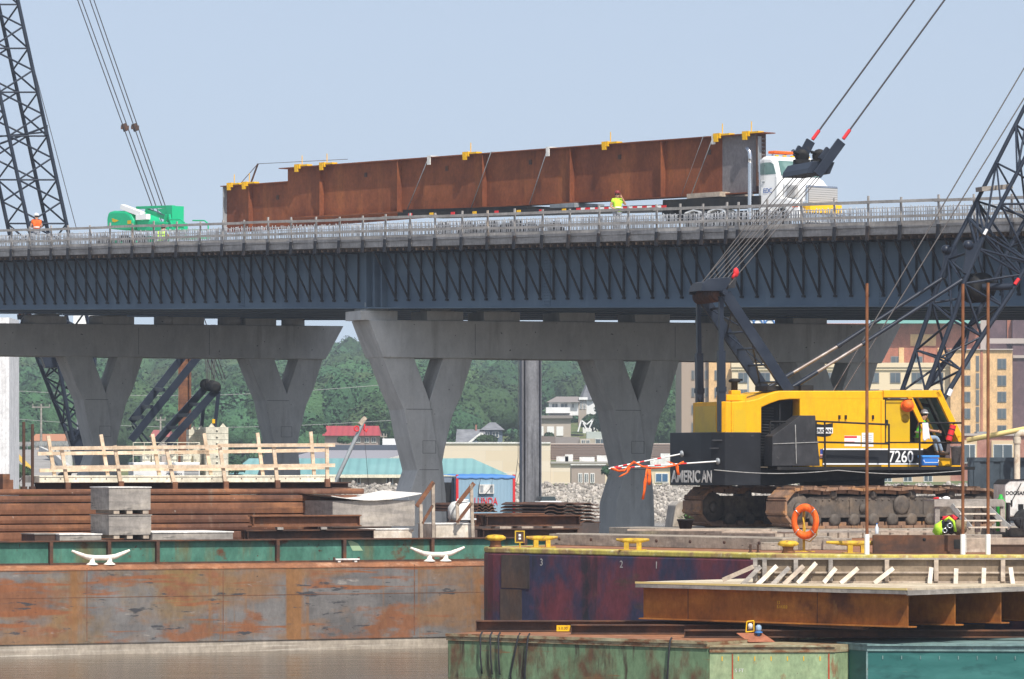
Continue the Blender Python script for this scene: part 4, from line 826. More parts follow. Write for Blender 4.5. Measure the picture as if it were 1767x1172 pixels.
# loose chain lying along the near track
# ---------------------------------------------------------------- things carried on the crane
cool = CF.thing('cooler', 'blue cooler with white lid trim on the crane walkway', 'cooler')
a, b = q(1592, 804, -.6), q(1620, 787, -.6)
mb = MB(); mb.bx(a[0], b[0], -.6, -.25, a[1], b[1]-.06); mb.build('body', X['cooler_blue'], cool, .03); mb = MB(); mb.bx(a[0]-.02, b[0]+.02, -.62, -.23, b[1]-.055, b[1]+.02); mb.build('lid', nmat('cooler_lid', (.05, .24, .62)), cool, .02); mb = MB(); mb.path([(a[0]+.02, -.64, b[1]-.12), (a[0]+.05, -.66, b[1]-.2), (b[0]-.05, -.66, b[1]-.2), (b[0]-.02, -.64, b[1]-.12)], .012); mb.build('handle', X['white'], cool)
bk = CF.thing('bucket', 'grey plastic bucket hanging at the front of the cab walkway', 'bucket')
a = q(1651, 803, -.6); mb = MB(); h = q(1651, 770, -.6)[1]-a[1]; mb.lathe([(.13, 0), (.165, h-.04), (.18, h-.04), (.18, h), (.155, h), (.15, h-.06)], (a[0], -.55, a[1]), n=20); mb.build('body', X['bucket_grey'], bk)
rb_ = CF.thing('rolled_bag', 'red bundle strapped to the hand rail beside the cab', 'bag')
a, b = q3(1637, 760, -.85), q3(1645, 734, -.85); mb = MB(); mb.tube(a, b, .095, 10); mb.tube(a.lerp(b, .3), a.lerp(b, .35), .105, 10, 1); mb.tube(a.lerp(b, .7), a.lerp(b, .75), .105, 10, 1); mb.build('bundle', [X['red'], X['gear_dark']], rb_)
rag = CF.thing('rag', 'white rag draped over the cab hand rail', 'rag'); a = q(1592, 731, -.8)
mb = MB(); vs = []; nx, nz = 8, 10
for i in range(nx):
    for j in range(nz): vs.append((a[0]-.02+i*.027*(1+.03*j), -.83-.02*math.sin(i*1.7)-.004*j, a[1]+.02-j*.058-(.05*math.sin(i*.9))*j/nz))
mb.add(vs, [(i*nz+j, (i+1)*nz+j, (i+1)*nz+j+1, i*nz+j+1) for i in range(nx-1) for j in range(nz-1)], 0, True); o = mb.build('cloth', X['cloth_white'], rag, recalc=False); sm = o.modifiers.new('thick', 'SOLIDIFY'); sm.thickness = .012
def hard_hat(name, label, fr, p, mat_, r=.15, tilt=(0, 0, 1), cat='hard hat'):
    t = thing(name, label, cat, fr.world(p), fr.a); mb = MB(); ax = Vector(tilt).normalized()
    mb.lathe([(r*.98, 0), (r*.97, r*.35), (r*.85, r*.7), (r*.55, r*.98), (.01, r*1.08)], (0, 0, 0), ax, 18); mb.lathe([(r*1.2, -.01), (r*1.22, .004), (r*.95, .02)], (0, 0, 0), ax, 18); mb.build('shell', mat_, t); return t
p = q3(1566, 700, -.06); hard_hat('hard_hat', 'orange hard hat hanging on the crane cab door', CF, p+Vector((0, 0, .0)), X['orange'], .17, (-.3, -.9, .25))
# warning poles with magnet bases on the counterweight, orange ribbons
for i, (x0, y0, x1, y1, d, dd) in enumerate(((1178, 783, 1052, 808, 1.9, .3), (1240, 796, 1050, 809, .2, -.2))):
    t = CF.thing('warning_pole', ['shorter red and white pole on a magnet on the rear counterweight face', 'longer red and white pole on a magnet beside the counterweight lettering'][i], 'pole', 'red and white poles on the counterweight')
    a, b = q3(x0, y0, d-.15), q3(x1, y1, d+dd-.5); mb = MB(); N = 17
    for k in range(N): mb.tube(a.lerp(b, k/N), a.lerp(b, (k+1)/N), .022, 8, 0 if (k % 4 in (1,) and k > 2) or (k > 10 and k % 2) else 1)
    pl = mb.build('rod', [X['red'], X['white']], t); mb = MB(); mb.lathe([(.1, 0), (.1, .05), (.03, .09)], a, (b-a), 14); mb.build('magnet', X['grey_steel'], t)
def ribbon(fr, pts, wd_, name, label, cat='ribbon', group=None, mat_=None):
    t = fr.thing(name, label, cat, group); mb = MB(); vs = []
    for i, (x, y, d) in enumerate(pts):
        p = fr.q(x, y, d); dz = Vector((.02*math.sin(i*2.1), .03*math.cos(i*1.7), wd_/2)); vs += [p-dz, p+dz]
    if abs(pts[0][0]-pts[-1][0]) < 22:
        vs = []
        for i, (x, y, d) in enumerate(pts): p = fr.q(x, y, d); e = Vector((wd_/2, .03*math.sin(i*2.3), 0)); vs += [p-e, p+e]
    mb.add(vs, [(2*i, 2*i+1, 2*i+3, 2*i+2) for i in range(len(pts)-1)], 0, True); o = mb.build('tape', mat_ or X['orange'], t, recalc=False); o.modifiers.new('thick', 'SOLIDIFY').thickness = .012
    return t
dr = -.7
ribbon(CF, [(1052, 809, dr+.3), (1058, 809, dr), (1068, 813, dr), (1078, 812, dr), (1086, 803, dr), (1094, 797, dr+.5)], .07, 'warning_ribbon', 'orange ribbon tied between the far tips of the two striped poles', group='orange ribbons on the poles')
ribbon(CF, [(1086, 806, dr), (1083, 815, dr), (1076, 819, dr), (1069, 823, dr)], .09, 'warning_ribbon', 'short orange ribbon tail at the pole tips', group='orange ribbons on the poles')
ribbon(CF, [(1094, 797, dr), (1108, 805, dr), (1125, 808, dr), (1145, 807, dr), (1165, 803, dr), (1180, 797, dr)], .045, 'warning_ribbon', 'thin sagging orange ribbon joining the poles to the counterweight', group='orange ribbons on the poles')
ribbon(CF, [(1117, 809, dr), (1115, 820, dr), (1113, 832, dr), (1112, 846, dr), (1109, 862, dr)], .08, 'warning_ribbon', 'longest orange ribbon hanging straight down from the poles', group='orange ribbons on the poles')
ribbon(CF, [(1120, 810, dr), (1121, 820, dr), (1120, 830, dr), (1120, 837, dr)], .1, 'warning_ribbon', 'shorter hanging orange ribbon beside the longest one', group='orange ribbons on the poles')
ribbon(CF, [(1153, 797, dr), (1162, 800, dr), (1168, 804, dr), (1169, 812, dr), (1171, 820, dr)], .09, 'warning_ribbon', 'orange ribbon looped over the white counterweight letters', group='orange ribbons on the poles')
# ================================================================ WATER
mb = MB(); mb.add([(-900, -60, 0), (900, -60, 0), (900, 380, 0), (-900, 380, 0)], [(0, 1, 2, 3)])
def water_mat():
    m = bpy.data.materials.new('muddy_river'); m.use_nodes = True; t = m.node_tree; N = t.nodes; L = t.links; p = N['Principled BSDF']
    p.inputs['Roughness'].default_value = .1; p.inputs['IOR'].default_value = 1.33
    tcn = N.new('ShaderNodeTexCoord'); bs = []
    for sc, st in (((.22, 1.3, 1), .8), ((.9, 4.5, 1), .45)):
        mp_ = N.new('ShaderNodeMapping'); mp_.inputs['Scale'].default_value = sc; L.new(tcn.outputs['Object'], mp_.inputs[0]); nz = N.new('ShaderNodeTexNoise'); nz.inputs['Scale'].default_value = 1; nz.inputs['Detail'].default_value = 4; L.new(mp_.outputs[0], nz.inputs['Vector'])
        b = N.new('ShaderNodeBump'); b.inputs['Strength'].default_value = st; b.inputs['Distance'].default_value = .06; L.new(nz.outputs[0], b.inputs['Height'])
        if bs: L.new(bs[-1].outputs[0], b.inputs['Normal'])
        bs.append(b)
    L.new(bs[-1].outputs[0], p.inputs['Normal'])
    p.inputs['Base Color'].default_value = (.085, .064, .042, 1)
    return m
tag(mb.build('river_water', water_mat()), 'brown river water with soft streaks around the barges', 'water', kind='structure')
# ================================================================ LEFT BARGE
LB = Fr(*P(400, 800, 115.3)[:2], 25.0)
lb = LB.thing('deck_barge', 'long rust and grey barge with worn green coaming along its deck', 'barge')
q = lambda x, y, d=0: LB.sz(x, y, d)
b0, b1 = LB.S(-60), LB.S(842); D0 = 2.34
mb = MB(); mb.bx(b0, b1, 0, 11, .33, D0-.135); hull = mb.build('hull', X['hull_rust'], lb)
mb = MB(); mb.bx(b0, b1, -.05, -.001, .30, .335); mb.bx(b0, b1, -.03, -.001, .82-.02, .82+.02) if False else None; mb.build('rub_rail', X['hull_rust'], lb)
mb = MB(); mb.add([(x, d, z) for x in (b0, b1) for d, z in ((-.012, D0-.134), (-.012, D0-.11), (.2, D0-.012), (.4, D0-.012), (.4, D0-.134))], [(0, 1, 6, 5), (1, 2, 7, 6), (2, 3, 8, 7), (3, 4, 9, 8), (4, 0, 5, 9), (4, 3, 2, 1, 0), (5, 6, 7, 8, 9)]); mb.build('gunwale', X['deck_rust'], lb)
mb = MB(); mb.prism([(b0, -1), (b1, -1), (b1, .299), (b0, .299)], -.02, 11); mb.build('waterline_plate', X['hull_base'], lb)
mb = MB(); mb.bx(b0, b1, .2, 11, D0-.011, D0); mb.build('deck_plate', X['deck_rust'], lb)
mb = MB()
for px in (150, 385, 715): s = LB.S(px); mb.bx(s-.012, s+.012, -.006, .0, .36, D0-.07)
for z in (1.5,): mb.bx(b0, b1, -.005, .0, z-.008, z+.008)
mb.build('hull_weld', X['rust_beam'], lb)
cz = 2.34
c1 = LB.S(1000, .75)
mb = MB(); mb.bx(b0, c1, .75, .77, cz+.001, cz+.60); co = mb.build('coaming', X['coaming'], lb)
mb = MB(); mb.bx(b0, c1, .62, .95, cz+.602, cz+.635); mb.bx(b0, c1, .70, .749, cz+.002, cz+.05); mb.build('coaming_flange', X['rust_dark'], co)
for px in (87, 187, 271, 478, 593, 745, 905):
    s = LB.S(px, .7); mb = MB(); mb.bx(s-.045, s+.045, .61, .748, cz+.002, cz+.6); mb.build('coaming_stay', X['rust_dark'], co)
mb = MB(); a = LB.S(600, .74); mb.prism([(a, cz+.56), (a+.15, cz+.3), (a+.45, cz+.3), (a+.3, cz+.5), (a+.1, cz+.58)], .742, .7495); mb.build('paint_patch', nmat('pale_green_patch', (.30, .42, .26)), co)
def cleat(px, y, d, label):
    t = LB.thing('mooring_cleat', label, 'cleat', 'cream cleats on the left barge', LB.q(px, y, d)*1.0)
    t.location.z = D0+.0
    mb = MB(); n = 12; prof = [(-.80, .375), (-.62, .30), (-.4, .215), (-.15, .185), (.15, .185), (.4, .215), (.62, .30), (.80, .375)]
    pts = [(x, 0, z) for x, z in prof]; rr = [.03, .05, .066, .07, .07, .066, .05, .03]
    for i in range(len(pts)-1): mb.tube(pts[i], pts[i+1], rr[i], 10, 0, rr[i+1])
    for x in (-.24, .24): mb.lathe([(.17, 0), (.15, .025), (.075, .07), (.06, .19)], (x, 0, 0), n=14)
    mb.build('horns', X['cleat_white'], t)
cleat(174, 975, .3, 'cream two horned cleat near the left end of the barge'); cleat(755, 965, .3, 'cream two horned cleat at the right end of the barge')
hk = LB.thing('deck_fitting', 'low white topped deck fitting between the two cream cleats', 'fitting', None, LB.q(598, 966, .3)); hk.location.z = D0
mb = MB(); mb.bx(-.35, .35, -.1, .12, .06, .1); mb.bx(-.28, -.2, -.08, .08, 0, .06); mb.bx(.2, .28, -.08, .08, 0, .06); mb.build('plate', X['white_dull'], hk, .01)
for x in (-.36, .36): mb = MB(); mb.tube((x, 0, .02), (x, 0, .14), .035); mb.build('pin', X['rust_dark'], hk)
# ---- cargo deck level is the coaming top inside
HD = 2.9
def ply_box(px0, y0, px1, y1, d, dep, label, mat_=None, lid=None, warp=0, runner=True, g='plywood boxes on the left barge', zb_=None):
    """front face from pixel box; stands with its underside at y1"""
    a, b = q(px0, y1, d), q(px1, y0, d); z0 = a[1] if zb_ is None else zb_; L_ = b[0]-a[0]; h = b[1]-z0
    t = LB.thing('plywood_box', label, 'box', g, (a[0], d, z0)); r = .1 if runner else 0
    mb = MB(); mb.bx(0, L_, 0, dep, r, h-.03); mb.build('case', mat_ or X['plywood'], t, .006)
    mb = MB()
    if warp:
        nx = 14; vs = []
        for i in range(nx+1):
            f = i/nx; zz = h-.028+warp*(abs(f-.45)*2)**1.6*(1 if f > .45 else .9)
            vs += [(-.08+(L_+.24)*f, -.1, zz), (-.08+(L_+.24)*f, dep+.05, zz+.06)]
        k = len(vs); vs += [(v[0], v[1], v[2]+.02) for v in vs]
        fs = []
        for i in range(nx): j = 2*i; fs += [(j, j+2, j+3, j+1), (k+j, k+j+1, k+j+3, k+j+2), (j, k+j, k+j+2, j+2), (j+1, j+3, k+j+3, k+j+1)]
        mb.add(vs, fs)
    else: mb.bx(-.02, L_+.02, -.02, dep+.02, h-.028, h)
    mb.build('lid', lid or X['white_top'], t)  # default lid is whiter than its case: painted sun on top
    if runner:
        for x in (L_*.12, L_*.5-.08, L_*.82): mb = MB(); mb.bx(x, x+.16, .02, dep-.02, 0, r-.002); mb.build('runner', X['lumber_old'], t)
    return t
ply_box(188, 888, 261, 930, 1.3, 1.45, 'grey plywood box, lower one of the tall stack of two', lid=X['plywood'], zb_=None)
ply_box(188, 840, 260, 885, 1.3, 1.45, 'grey plywood box on top of the stack of two', zb_=q(188, 887.0, 1.3)[1])
ply_box(103, 921, 175, 939, 1.2, 1.6, 'low flat plywood box left of the stack of two', zb_=HD, runner=False)
ply_box(60, 920.5, 102, 939, 1.5, 1.1, 'smallest low box with a brown end at far left', X['rust_dark'], X['plywood'], zb_=HD, runner=False)
ply_box(263, 917, 402, 937, 1.2, 2.2, 'long low white topped box right of the stack of two', zb_=HD, runner=False)
ply_box(176, 932, 262, 939, 1.25, 1.5, 'flat plywood base under the stack of two boxes', lid=X['plywood'], zb_=HD-.02, runner=False)
ply_box(574, 862, 716, 909, 2.6, 2.6, 'largest grey box with a bleached sheet sagging over it', warp=.16, lid=X['white_top'], runner=False)
ply_box(637, 912, 711, 932, 1.9, 1.3, 'pale new plywood box under the largest grey box', X['ply_new'], X['white_top'], zb_=HD, runner=False)
ply_box(752, 903, 817, 934, 1.6, 1.2, 'pale upright plywood box between the two stair rails', X['ply_new'], X['white_top'], zb_=HD, runner=False)
# dunnage
mb = MB(); a, b = q(574, 911, 2.6), q(716, 911, 2.6); mb.bx(a[0], b[0], 2.7, 3.0, a[1]-.12, a[1]-.03); mb.bx(a[0], b[0], 4.6, 4.9, a[1]-.35, a[1]-.03); mb.bx(a[0]+.1, a[0]+.3, 2.6, 4.6, HD, a[1]-.12)
tag(mb.build('dunnage', X['lumber_old']), 'timber dunnage under the largest grey box', 'timber'); o = bpy.data.objects['dunnage']; o.location = LB.o; o.rotation_euler = (0, 0, LB.a)
# rusty stacked sheets behind
for i, (y0, y1, x1) in enumerate(((917, 938, 545), (904, 917, 548), (889, 904, 560), (868, 888.5, 600), (855, 867.5, 616), (844, 854.5, 628))):
    t = LB.thing('steel_sheet', 'rust brown steel sheet, %s of the long stack on the barge' % ('lowest', 'second lowest', 'third lowest', 'third highest', 'second highest', 'topmost')[i], 'steel sheet', 'long stack of rusty sheets')
    xl, xr = LB.S(-40, 4.6), LB.S(x1, 4.6); a, b = (xl, q(300, y1, 4.6)[1]), (xr, q(300, y0, 4.6)[1]); mb = MB()
    h = b[1]-a[1]; prof = [(4.66, a[1]+.012), (4.6, a[1]+.035), (4.585, a[1]+h*.5), (4.6, b[1]-.02), (4.63, b[1]), (6.6, b[1]), (6.6, a[1]+.012)]
    vs = [(a[0], p[0], p[1]) for p in prof]+[(b[0], p[0], p[1]) for p in prof]; n = len(prof)
    mb.add(vs, [(k, (k+1) % n, n+(k+1) % n, n+k) for k in range(n)]+[tuple(range(n))[::-1], tuple(range(n, 2*n))]); mb.build('sheet', X['rust_beam'], t)
# beam under the platform and the cream walkway with a rail of fresh timber
t = LB.thing('steel_beam', 'dark rusty steel beam under the cream walkway on the stack', 'steel beam', 'steel beams on the left barge')
a, b = q(68, 855, 4.9), q(610, 843, 4.9); a0 = q(68, 854, 4.9)[1]; a0 = max(q(68, 844, 4.68)[1], q(610, 844, 4.68)[1])+.0
zs = q(300, 843.5, 4.7)[1]
mb = MB(); mb.ibeam((a[0], 5.3, zs), (b[0], 5.3, zs), .17, .5, .03, .03); mb.build('section', X['rust_dark'], t)
walk = LB.thing('walkway', 'long cream painted steel walkway on top of the rusty stack', 'walkway')
a, b = q(68, 843, 4.8), q(578, 834, 4.8); zw = zs+.172
mb = MB(); mb.bx(a[0], b[0], 4.8, 6.3, zw, zw+.19); mb.build('deck', X['cream'], walk, .01)
mb = MB()
for i in range(22): s = a[0]+.15+i*.44; mb.bx(s, s+.03, 4.79, 4.7995, zw+.09, zw+.12)
mb.bx(a[0], b[0], 4.788, 4.7992, zw+.15, zw+.156); mb.build('bolt_head', X['rust_dark'], walk)
fen = LB.thing('timber_rail', 'pale timber guard rail of leaning posts around the cream walkway', 'railing')
def post(x0, y0, x1, y1, d, wd_=.10, end=None):
    p0, p1 = LB.q(x0, y0, d), LB.q(x1, y1, d); mb = MB(); mb.bar(p0, p1, wd_, .05, up=(0, 1, 0)); mb.build('post', X['lumber'], fen)
for x0, y0, x1, y1 in ((106, 772, 117, 842), (198, 769, 209, 840), (286, 770, 302, 841), (379, 770, 390, 840), (472, 768, 479, 838), (564, 766, 565, 836)):
    post(x0, y0, x1, y1, 4.76); p = LB.q(x1, y1-3, 4.74); mb = MB(); mb.bx(p.x-.07, p.x+.07, 4.70, 4.785, p.z-.12, p.z+.1); mb.build('post_socket', X['rust_beam'], fen)
for x0, y0, x1, y1 in ((83, 752, 96, 833), (174, 750, 188, 833), (263, 749, 277, 833), (352, 748, 366, 832), (444, 747, 455, 832), (536, 745, 543, 831)): post(x0, y0, x1, y1, 6.35)
for x0, y0, x1, y1, d in ((87, 774, 380, 771, 4.70), (375, 769, 578, 768, 4.70), (65, 783, 360, 780, 6.30), (340, 780, 562, 777, 6.30), (87, 807, 300, 805, 4.70), (290, 806, 578, 803, 4.70), (68, 812, 290, 809, 6.30), (283, 810, 560, 807, 6.30)):
    mb = MB(); p0, p1 = LB.q(x0, y0, d), LB.q(x1, y1, d); mb.bar(p0, p1, .035, .098); mb.build('rail_board', X['lumber'], fen)
# I beams on the left barge
def beam(fr, x0, x1, ytop, ybot, d, label, mat_='rust_dark', w_=.32, g='steel beams on the left barge', ym=None, zb_=None):
    a, b = fr.sz(x0, ybot, d), fr.sz(x1, ytop, d); t = fr.thing('steel_beam', label, 'steel beam', g)
    xm = (x0+x1)/2; z0 = fr.sz(xm, ybot, d)[1] if zb_ is None else zb_; z1 = fr.sz(xm, ytop, d)[1]
    mb = MB(); mb.ibeam((a[0], d+w_/2, z0), (b[0], d+w_/2, z0), z1-z0, w_, .035, .03); mb.build('section', X[mat_], t)
    mb = MB()
    for s in (a[0]+.05, b[0]-.06): mb.bx(s, s+.02, d+.02, d+w_-.02, z0+.036, z1-.036)
    mb.build('end_plate', X[mat_], t); return t
beam(LB, 435, 624, 889, 909, 1.9, 'short rusty I beam lying on top of the pair in front of the grey box', 'rust_beam')
beam(LB, 425, 648, 914, 937, 1.6, 'dark I beam nearest the green coaming, under the short one', zb_=HD)
beam(LB, 420, 640, 914, 937, 2.3, 'dark I beam half hidden behind the nearest dark one', zb_=HD)
t = LB.thing('timber_spacer', 'grey timber spacers laid across the pair of dark I beams', 'timber'); mb = MB(); zz = q(530, 914, 1.6)[1]
for px in (500, 575): s = LB.S(px, 1.6); mb.bar((s-.35, 1.4, zz+.035), (s+.1, 2.7, zz+.035), .16, .06)
mb.build('timber', X['plywood'], t)
beam(LB, 838, 1004, 889, 908, 2.2, 'rusty I beam with deep web, upper one beside the grey pile', 'rust_dark', .45)
beam(LB, 832, 1000, 912, 934, 1.7, 'rusty I beam with deep web, lower one behind the yellow bollard', 'rust_dark', .45, zb_=HD-.1)
beam(LB, 818, 940, 886, 908, 3.1, 'rusty I beam behind the upper deep one, orange on top', 'rust_beam', .5)
t = LB.thing('timber_spacer', 'small timber blocks between the two deep rusty beams', 'timber'); mb = MB()
for px in (860, 898, 950): a = q(px, 911, 2.0); mb.bx(a[0], a[0]+.35, 1.9, 2.5, a[1]-.03, a[1]+.04)
mb.build('timber', X['lumber_old'], t)
# ridged sheet piles in a stack
def zpile(px0, px1, y, d, label, k):
    a, b = q(px0, y, d), q(px1, y, d); t = LB.thing('sheet_pile', label, 'sheet pile', 'stacked sheet piles')
    mb = MB(); L_ = b[0]-a[0]; vs = []; n = 13
    for i in range(n):
        f = i/(n-1); z = (.055 if (i % 4) in (1, 2) else 0); vs += [(a[0]+L_*f, d, a[1]+z), (a[0]+L_*f, d+3, a[1]+z)]
    m_ = len(vs); vs += [(v[0], v[1], v[2]+.03) for v in vs]; fs = []
    for i in range(n-1): j = 2*i; fs += [(j, j+2, j+3, j+1), (m_+j, m_+j+1, m_+j+3, m_+j+2), (j, m_+j, m_+j+2, j+2)]
    fs += [(0, 1, m_+1, m_), (2*n-2, m_+2*n-2, m_+2*n-1, 2*n-1)]
    mb.add(vs, fs); mb.build('sheet', X['rust_dark'], t)
for k in range(6): zpile(935+k*1.2, 1036-k*.6, 903-k*6, 5.0, 'dark sheet pile, %s of the stack beside the second column' % ('lowest', 'second from the bottom', 'third from the bottom', 'third from the top', 'second from the top', 'topmost')[k], k)
for k in range(3): zpile(822+k, 858-k*2, 884-k*5, 4.6, 'short dark sheet pile before the blue office, %s' % ('lowest', 'middle', 'topmost')[k], k)
# stair rails of old timber
def stair_rail(x, label, pts):
    t = LB.thing('stair_rail', label, 'railing', 'weathered stair rails on the barge')
    for (x0, y0, x1, y1, w_) in pts: mb = MB(); mb.bar(LB.q(x0, y0, 1.4), LB.q(x1, y1, 1.4), w_, .05, up=(0, 1, 0)); mb.build('rail' if abs(x1-x0) > 6 else 'post', X['lumber_old'] if abs(x1-x0) < 6 else X['rust_beam'], t)
stair_rail(0, 'weathered stair rail rising beside the largest grey box', ((747, 833, 748, 930, .09), (726, 870, 727, 930, .09), (719, 874, 748, 832, .11), (728, 904, 747, 872, .07)))
stair_rail(0, 'weathered stair rail rising in front of the blue site office', ((813, 836, 816, 930, .09), (789, 868, 790, 905, .09), (788, 872, 818, 834, .11), (788, 902, 814, 868, .08)))
# white tank behind the second stair rail
tk = LB.thing('plastic_tank', 'round white plastic tank behind the weathered stair rail', 'tank', None, LB.q(795, 900, 3.4)); mb = MB(); mb.lathe([(.28, 0), (.36, .1), (.36, .4), (.26, .54), (.1, .58), (.1, .64)], (0, 0, 0), n=20); mb.build('body', X['white_dull'], tk); mb = MB(); mb.path([(-.38, -.1, .0), (-.4, -.25, .3), (-.2, -.3, .6), (.1, -.3, .6)], .03); mb.bx(-.3, .3, -.4, -.36, .05, .09); mb.build('frame', X['white'], tk)
# grey slanted spar with red hooks at the end of the walkway
sp = LB.thing('davit_spar', 'slanting grey steel spar with red hooks beyond the walkway', 'spar'); p0, p1 = LB.q(576, 838, 6.6), LB.q(627, 728, 6.6); mb = MB(); mb.tube(p0, p1, .06, 10); mb.build('tube', X['grey_steel'], sp)
mb = MB(); mb.bar(p1+Vector((-.12, 0, -.08)), p1+Vector((.06, 0, .12)), .12, .1); mb.build('spar_head', X['lumber_old'], sp)
mb = MB(); c = LB.q(613, 740, 6.6); mb.torus(c+Vector((0, -.1, 0)), .07, .018); c = LB.q(628, 741, 6.6); mb.path([c+Vector((0, -.05, .15)), c, c+Vector((.05, -.05, -.07)), c+Vector((.09, -.05, .02))], .022); mb.build('hook', X['red'], sp); mb = MB(); mb.path([c, LB.q(636, 838, 6.6)], .006); mb.build('hanging_line', X['rope_dark'], sp)
# steel stub posts at the far left
for i, (x, y0) in enumerate(((41, 728), (56, 732))):
    t = LB.thing('steel_rod', ['dark upright steel rod nearer the white panel', 'dark upright steel rod nearer the timber rail'][i], 'rod', 'upright rods on the left barge'); a = LB.q(x, 842, 5.2); b = LB.q(x, y0, 5.2); mb = MB(); mb.tube(a, b, .045, 8); mb.tube(a-Vector((0, 0, .1)), a+Vector((0, 0, .04)), .1, 8); mb.build('rod', X['rust_dark'], t)
t = LB.thing('steel_post', 'short rusty post stub at the left end of the stack', 'post'); mb = MB()
for x, y0, y1, w_ in ((8, 818, 846, .2), (12, 828, 846, .26)): a, b = LB.q(x, y1, 5.0), LB.q(x, y0, 5.0); mb.bar(a, b, w_, .3)
mb.build('stub', X['rust_beam'], t)
# ================================================================ blue site office, grey pile, second barge behind
SB = Fr(*P(838, 800, 246)[:2], 12.0)
q2 = lambda x, y, d=0: SB.sz(x, y, d)
bb = SB.thing('work_barge', 'low dark barge carrying the blue site office and grey pile', 'barge'); mb = MB(); mb.bx(SB.S(560), SB.S(1040), -2.5, 8, -.6, 1.7); mb.build('hull', X['hull_brown'], bb)
off_ = SB.thing('site_office', 'light blue site office container with red corner posts and air conditioner', 'container')
a, b = q2(789, 892), q2(887, 822); z0 = 1.71; L_ = b[0]-a[0]
mb = MB(); mb.bx(a[0]+.04, b[0]-.04, .02, 6, z0, b[1]-.02); of = mb.build('wall', X['site_blue'], off_)
mb = MB(); mb.bx(a[0]-.9, a[0]+.0, 1.2, 6, z0, b[1]-.08); mb.build('side_wall', nmat('grey_blue_siding', (.2, .24, .3)), off_)
mb = MB(); mb.bx(a[0]-.75, a[0]-.1, 1.17, 1.195, z0, b[1]-.35, 0); mb.build('door', X['black_matte'], off_)
for s in (a[0], b[0]): mb = MB(); mb.bx(s-.07, s+.07, -.02, .1, z0, b[1]+.1); mb.build('corner_post', X['red'], off_)
mb = MB(); vs = []
for i in range(19): s = a[0]-.05+(L_+.1)*i/18; h = .03*math.sin(i*1.9)+.02*math.sin(i*4.1); vs += [(s, -.03, b[1]-.12+h*.6), (s, -.03, b[1]+.02+h), (s, 5.9, b[1]+.1+h)]
mb.add(vs, [(3*i+j, 3*i+3+j, 3*i+4+j, 3*i+1+j) for i in range(18) for j in range(2)], 0, True); mb.build('tarpaulin', X['tarp_blue'], off_, recalc=False)
c0, c1_ = q2(826, 852), q2(852, 836); mb = MB(); mb.bx(c0[0], c1_[0], -.12, .02, c0[1], c1_[1], 0); mb.bx(c0[0]+.06, c0[0]+.24, -.13, -.121, c0[1]+.07, c1_[1]-.06, 1); mb.bx(c1_[0]-.24, c1_[0]-.06, -.13, -.121, c0[1]+.07, c1_[1]-.06, 1); mb.build('air_conditioner', [X['white_dull'], X['grey_steel']], off_)
mb = MB(); mb.path([(c0[0]+.1, -.14, b[1]-.1), (c0[0]+.03, -.16, c1_[1]+.1), (c0[0]-.02, -.14, c0[1]-.05), (c0[0]+.2, -.15, c0[1]-.2)], .012); mb.path([(c1_[0]-.1, -.14, b[1]-.1), (c1_[0]-.15, -.16, c1_[1]-.1), (c0[0]+.25, -.15, c0[1]-.15)], .012); mb.build('cable', X['gear_dark'], off_)
p0, p1 = q2(818, 871), q2(858, 858); text_mesh('lettering', 'LUNDA', .58, X['redwhite'], off_, (p0[0], -.012, p0[1]), (1, 0, 0), (0, 0, 1), .006, .006, width=p1[0]-p0[0])
SB_, q2_ = SB, q2
SB = Fr(*P(915, 800, 250)[:2], 12.0); q2 = lambda x, y, d=0: SB.sz(x, y, d)
pl = SB.thing('steel_pile', 'tall grey steel H pile standing beside the blue site office', 'pile')
a, b = q2(898, 888, 1), q2(932, 560, 1); w_ = (b[0]-a[0]); mb = MB(); mb.bx(a[0], a[0]+.05, .6, 1.3, -2, b[1]); mb.bx(b[0]-.05, b[0], .6, 1.3, -2, b[1]); mb.bx(a[0]+.051, b[0]-.051, .86, .92, -2, b[1]); mb.bx(a[0]+.22, a[0]+.27, .62, .859, -2, b[1]); mb.build('section', X['pile'], pl)
a, b = q2(897, 884, .5), q2(936, 870, .5); mb = MB(); mb.bx(a[0]-.05, b[0], .45, .58, b[1]-.06, b[1]); mb.bx(a[0], b[0]-.1, .48, .58, 1.0, b[1]-.061); mb.bx(a[0]+.5, a[0]+.56, .4, .479, 1.0, b[1]-.061); mb.build('template_bracket', X['grey_steel'], pl)
SB, q2 = SB_, q2_
ln = SB.thing('hanging_line', 'thin dark line with a loop hanging left of the grey pile', 'rope'); p0, p1, p2 = SB.q(895, 615, .8), SB.q(894, 790, .8), SB.q(889, 828, .8); mb = MB(); mb.path([p0, p1, p2, p2+Vector((.1, 0, -.12)), p1+Vector((.1, 0, -.75)), p1+Vector((.03, 0, -.3))], .016); mb.build('line', X['rope_dark'], ln)
wv = SB.thing('pickup_truck', 'white pickup roof with dark cab windows behind the sheet piles', 'pickup'); a, b = q2(932, 872, 1.8), q2(964, 864, 1.8)
mb = MB(); mb.bx(a[0], b[0]+.2, 1.8, 3.4, 2.15, b[1]-.02); mb.build('body', X['white'], wv, .08); mb = MB(); mb.prism([(a[0]+.05, b[1]-.015), (b[0]-.1, b[1]-.015), (b[0]-.2, b[1]+.24), (a[0]+.12, b[1]+.24)], 1.9, 3.3); mb.build('window', X['glass'], wv, .03)
mb = MB()
for s in (a[0]+.1, b[0]-.1):
    for d in (1.9, 3.3): mb.lathe([(.3, -.12), (.4, -.1), (.4, .1), (.3, .12)], (s, d, 2.1), (0, 1, 0), 16)
mb.build('wheel', X['rubber'], wv)
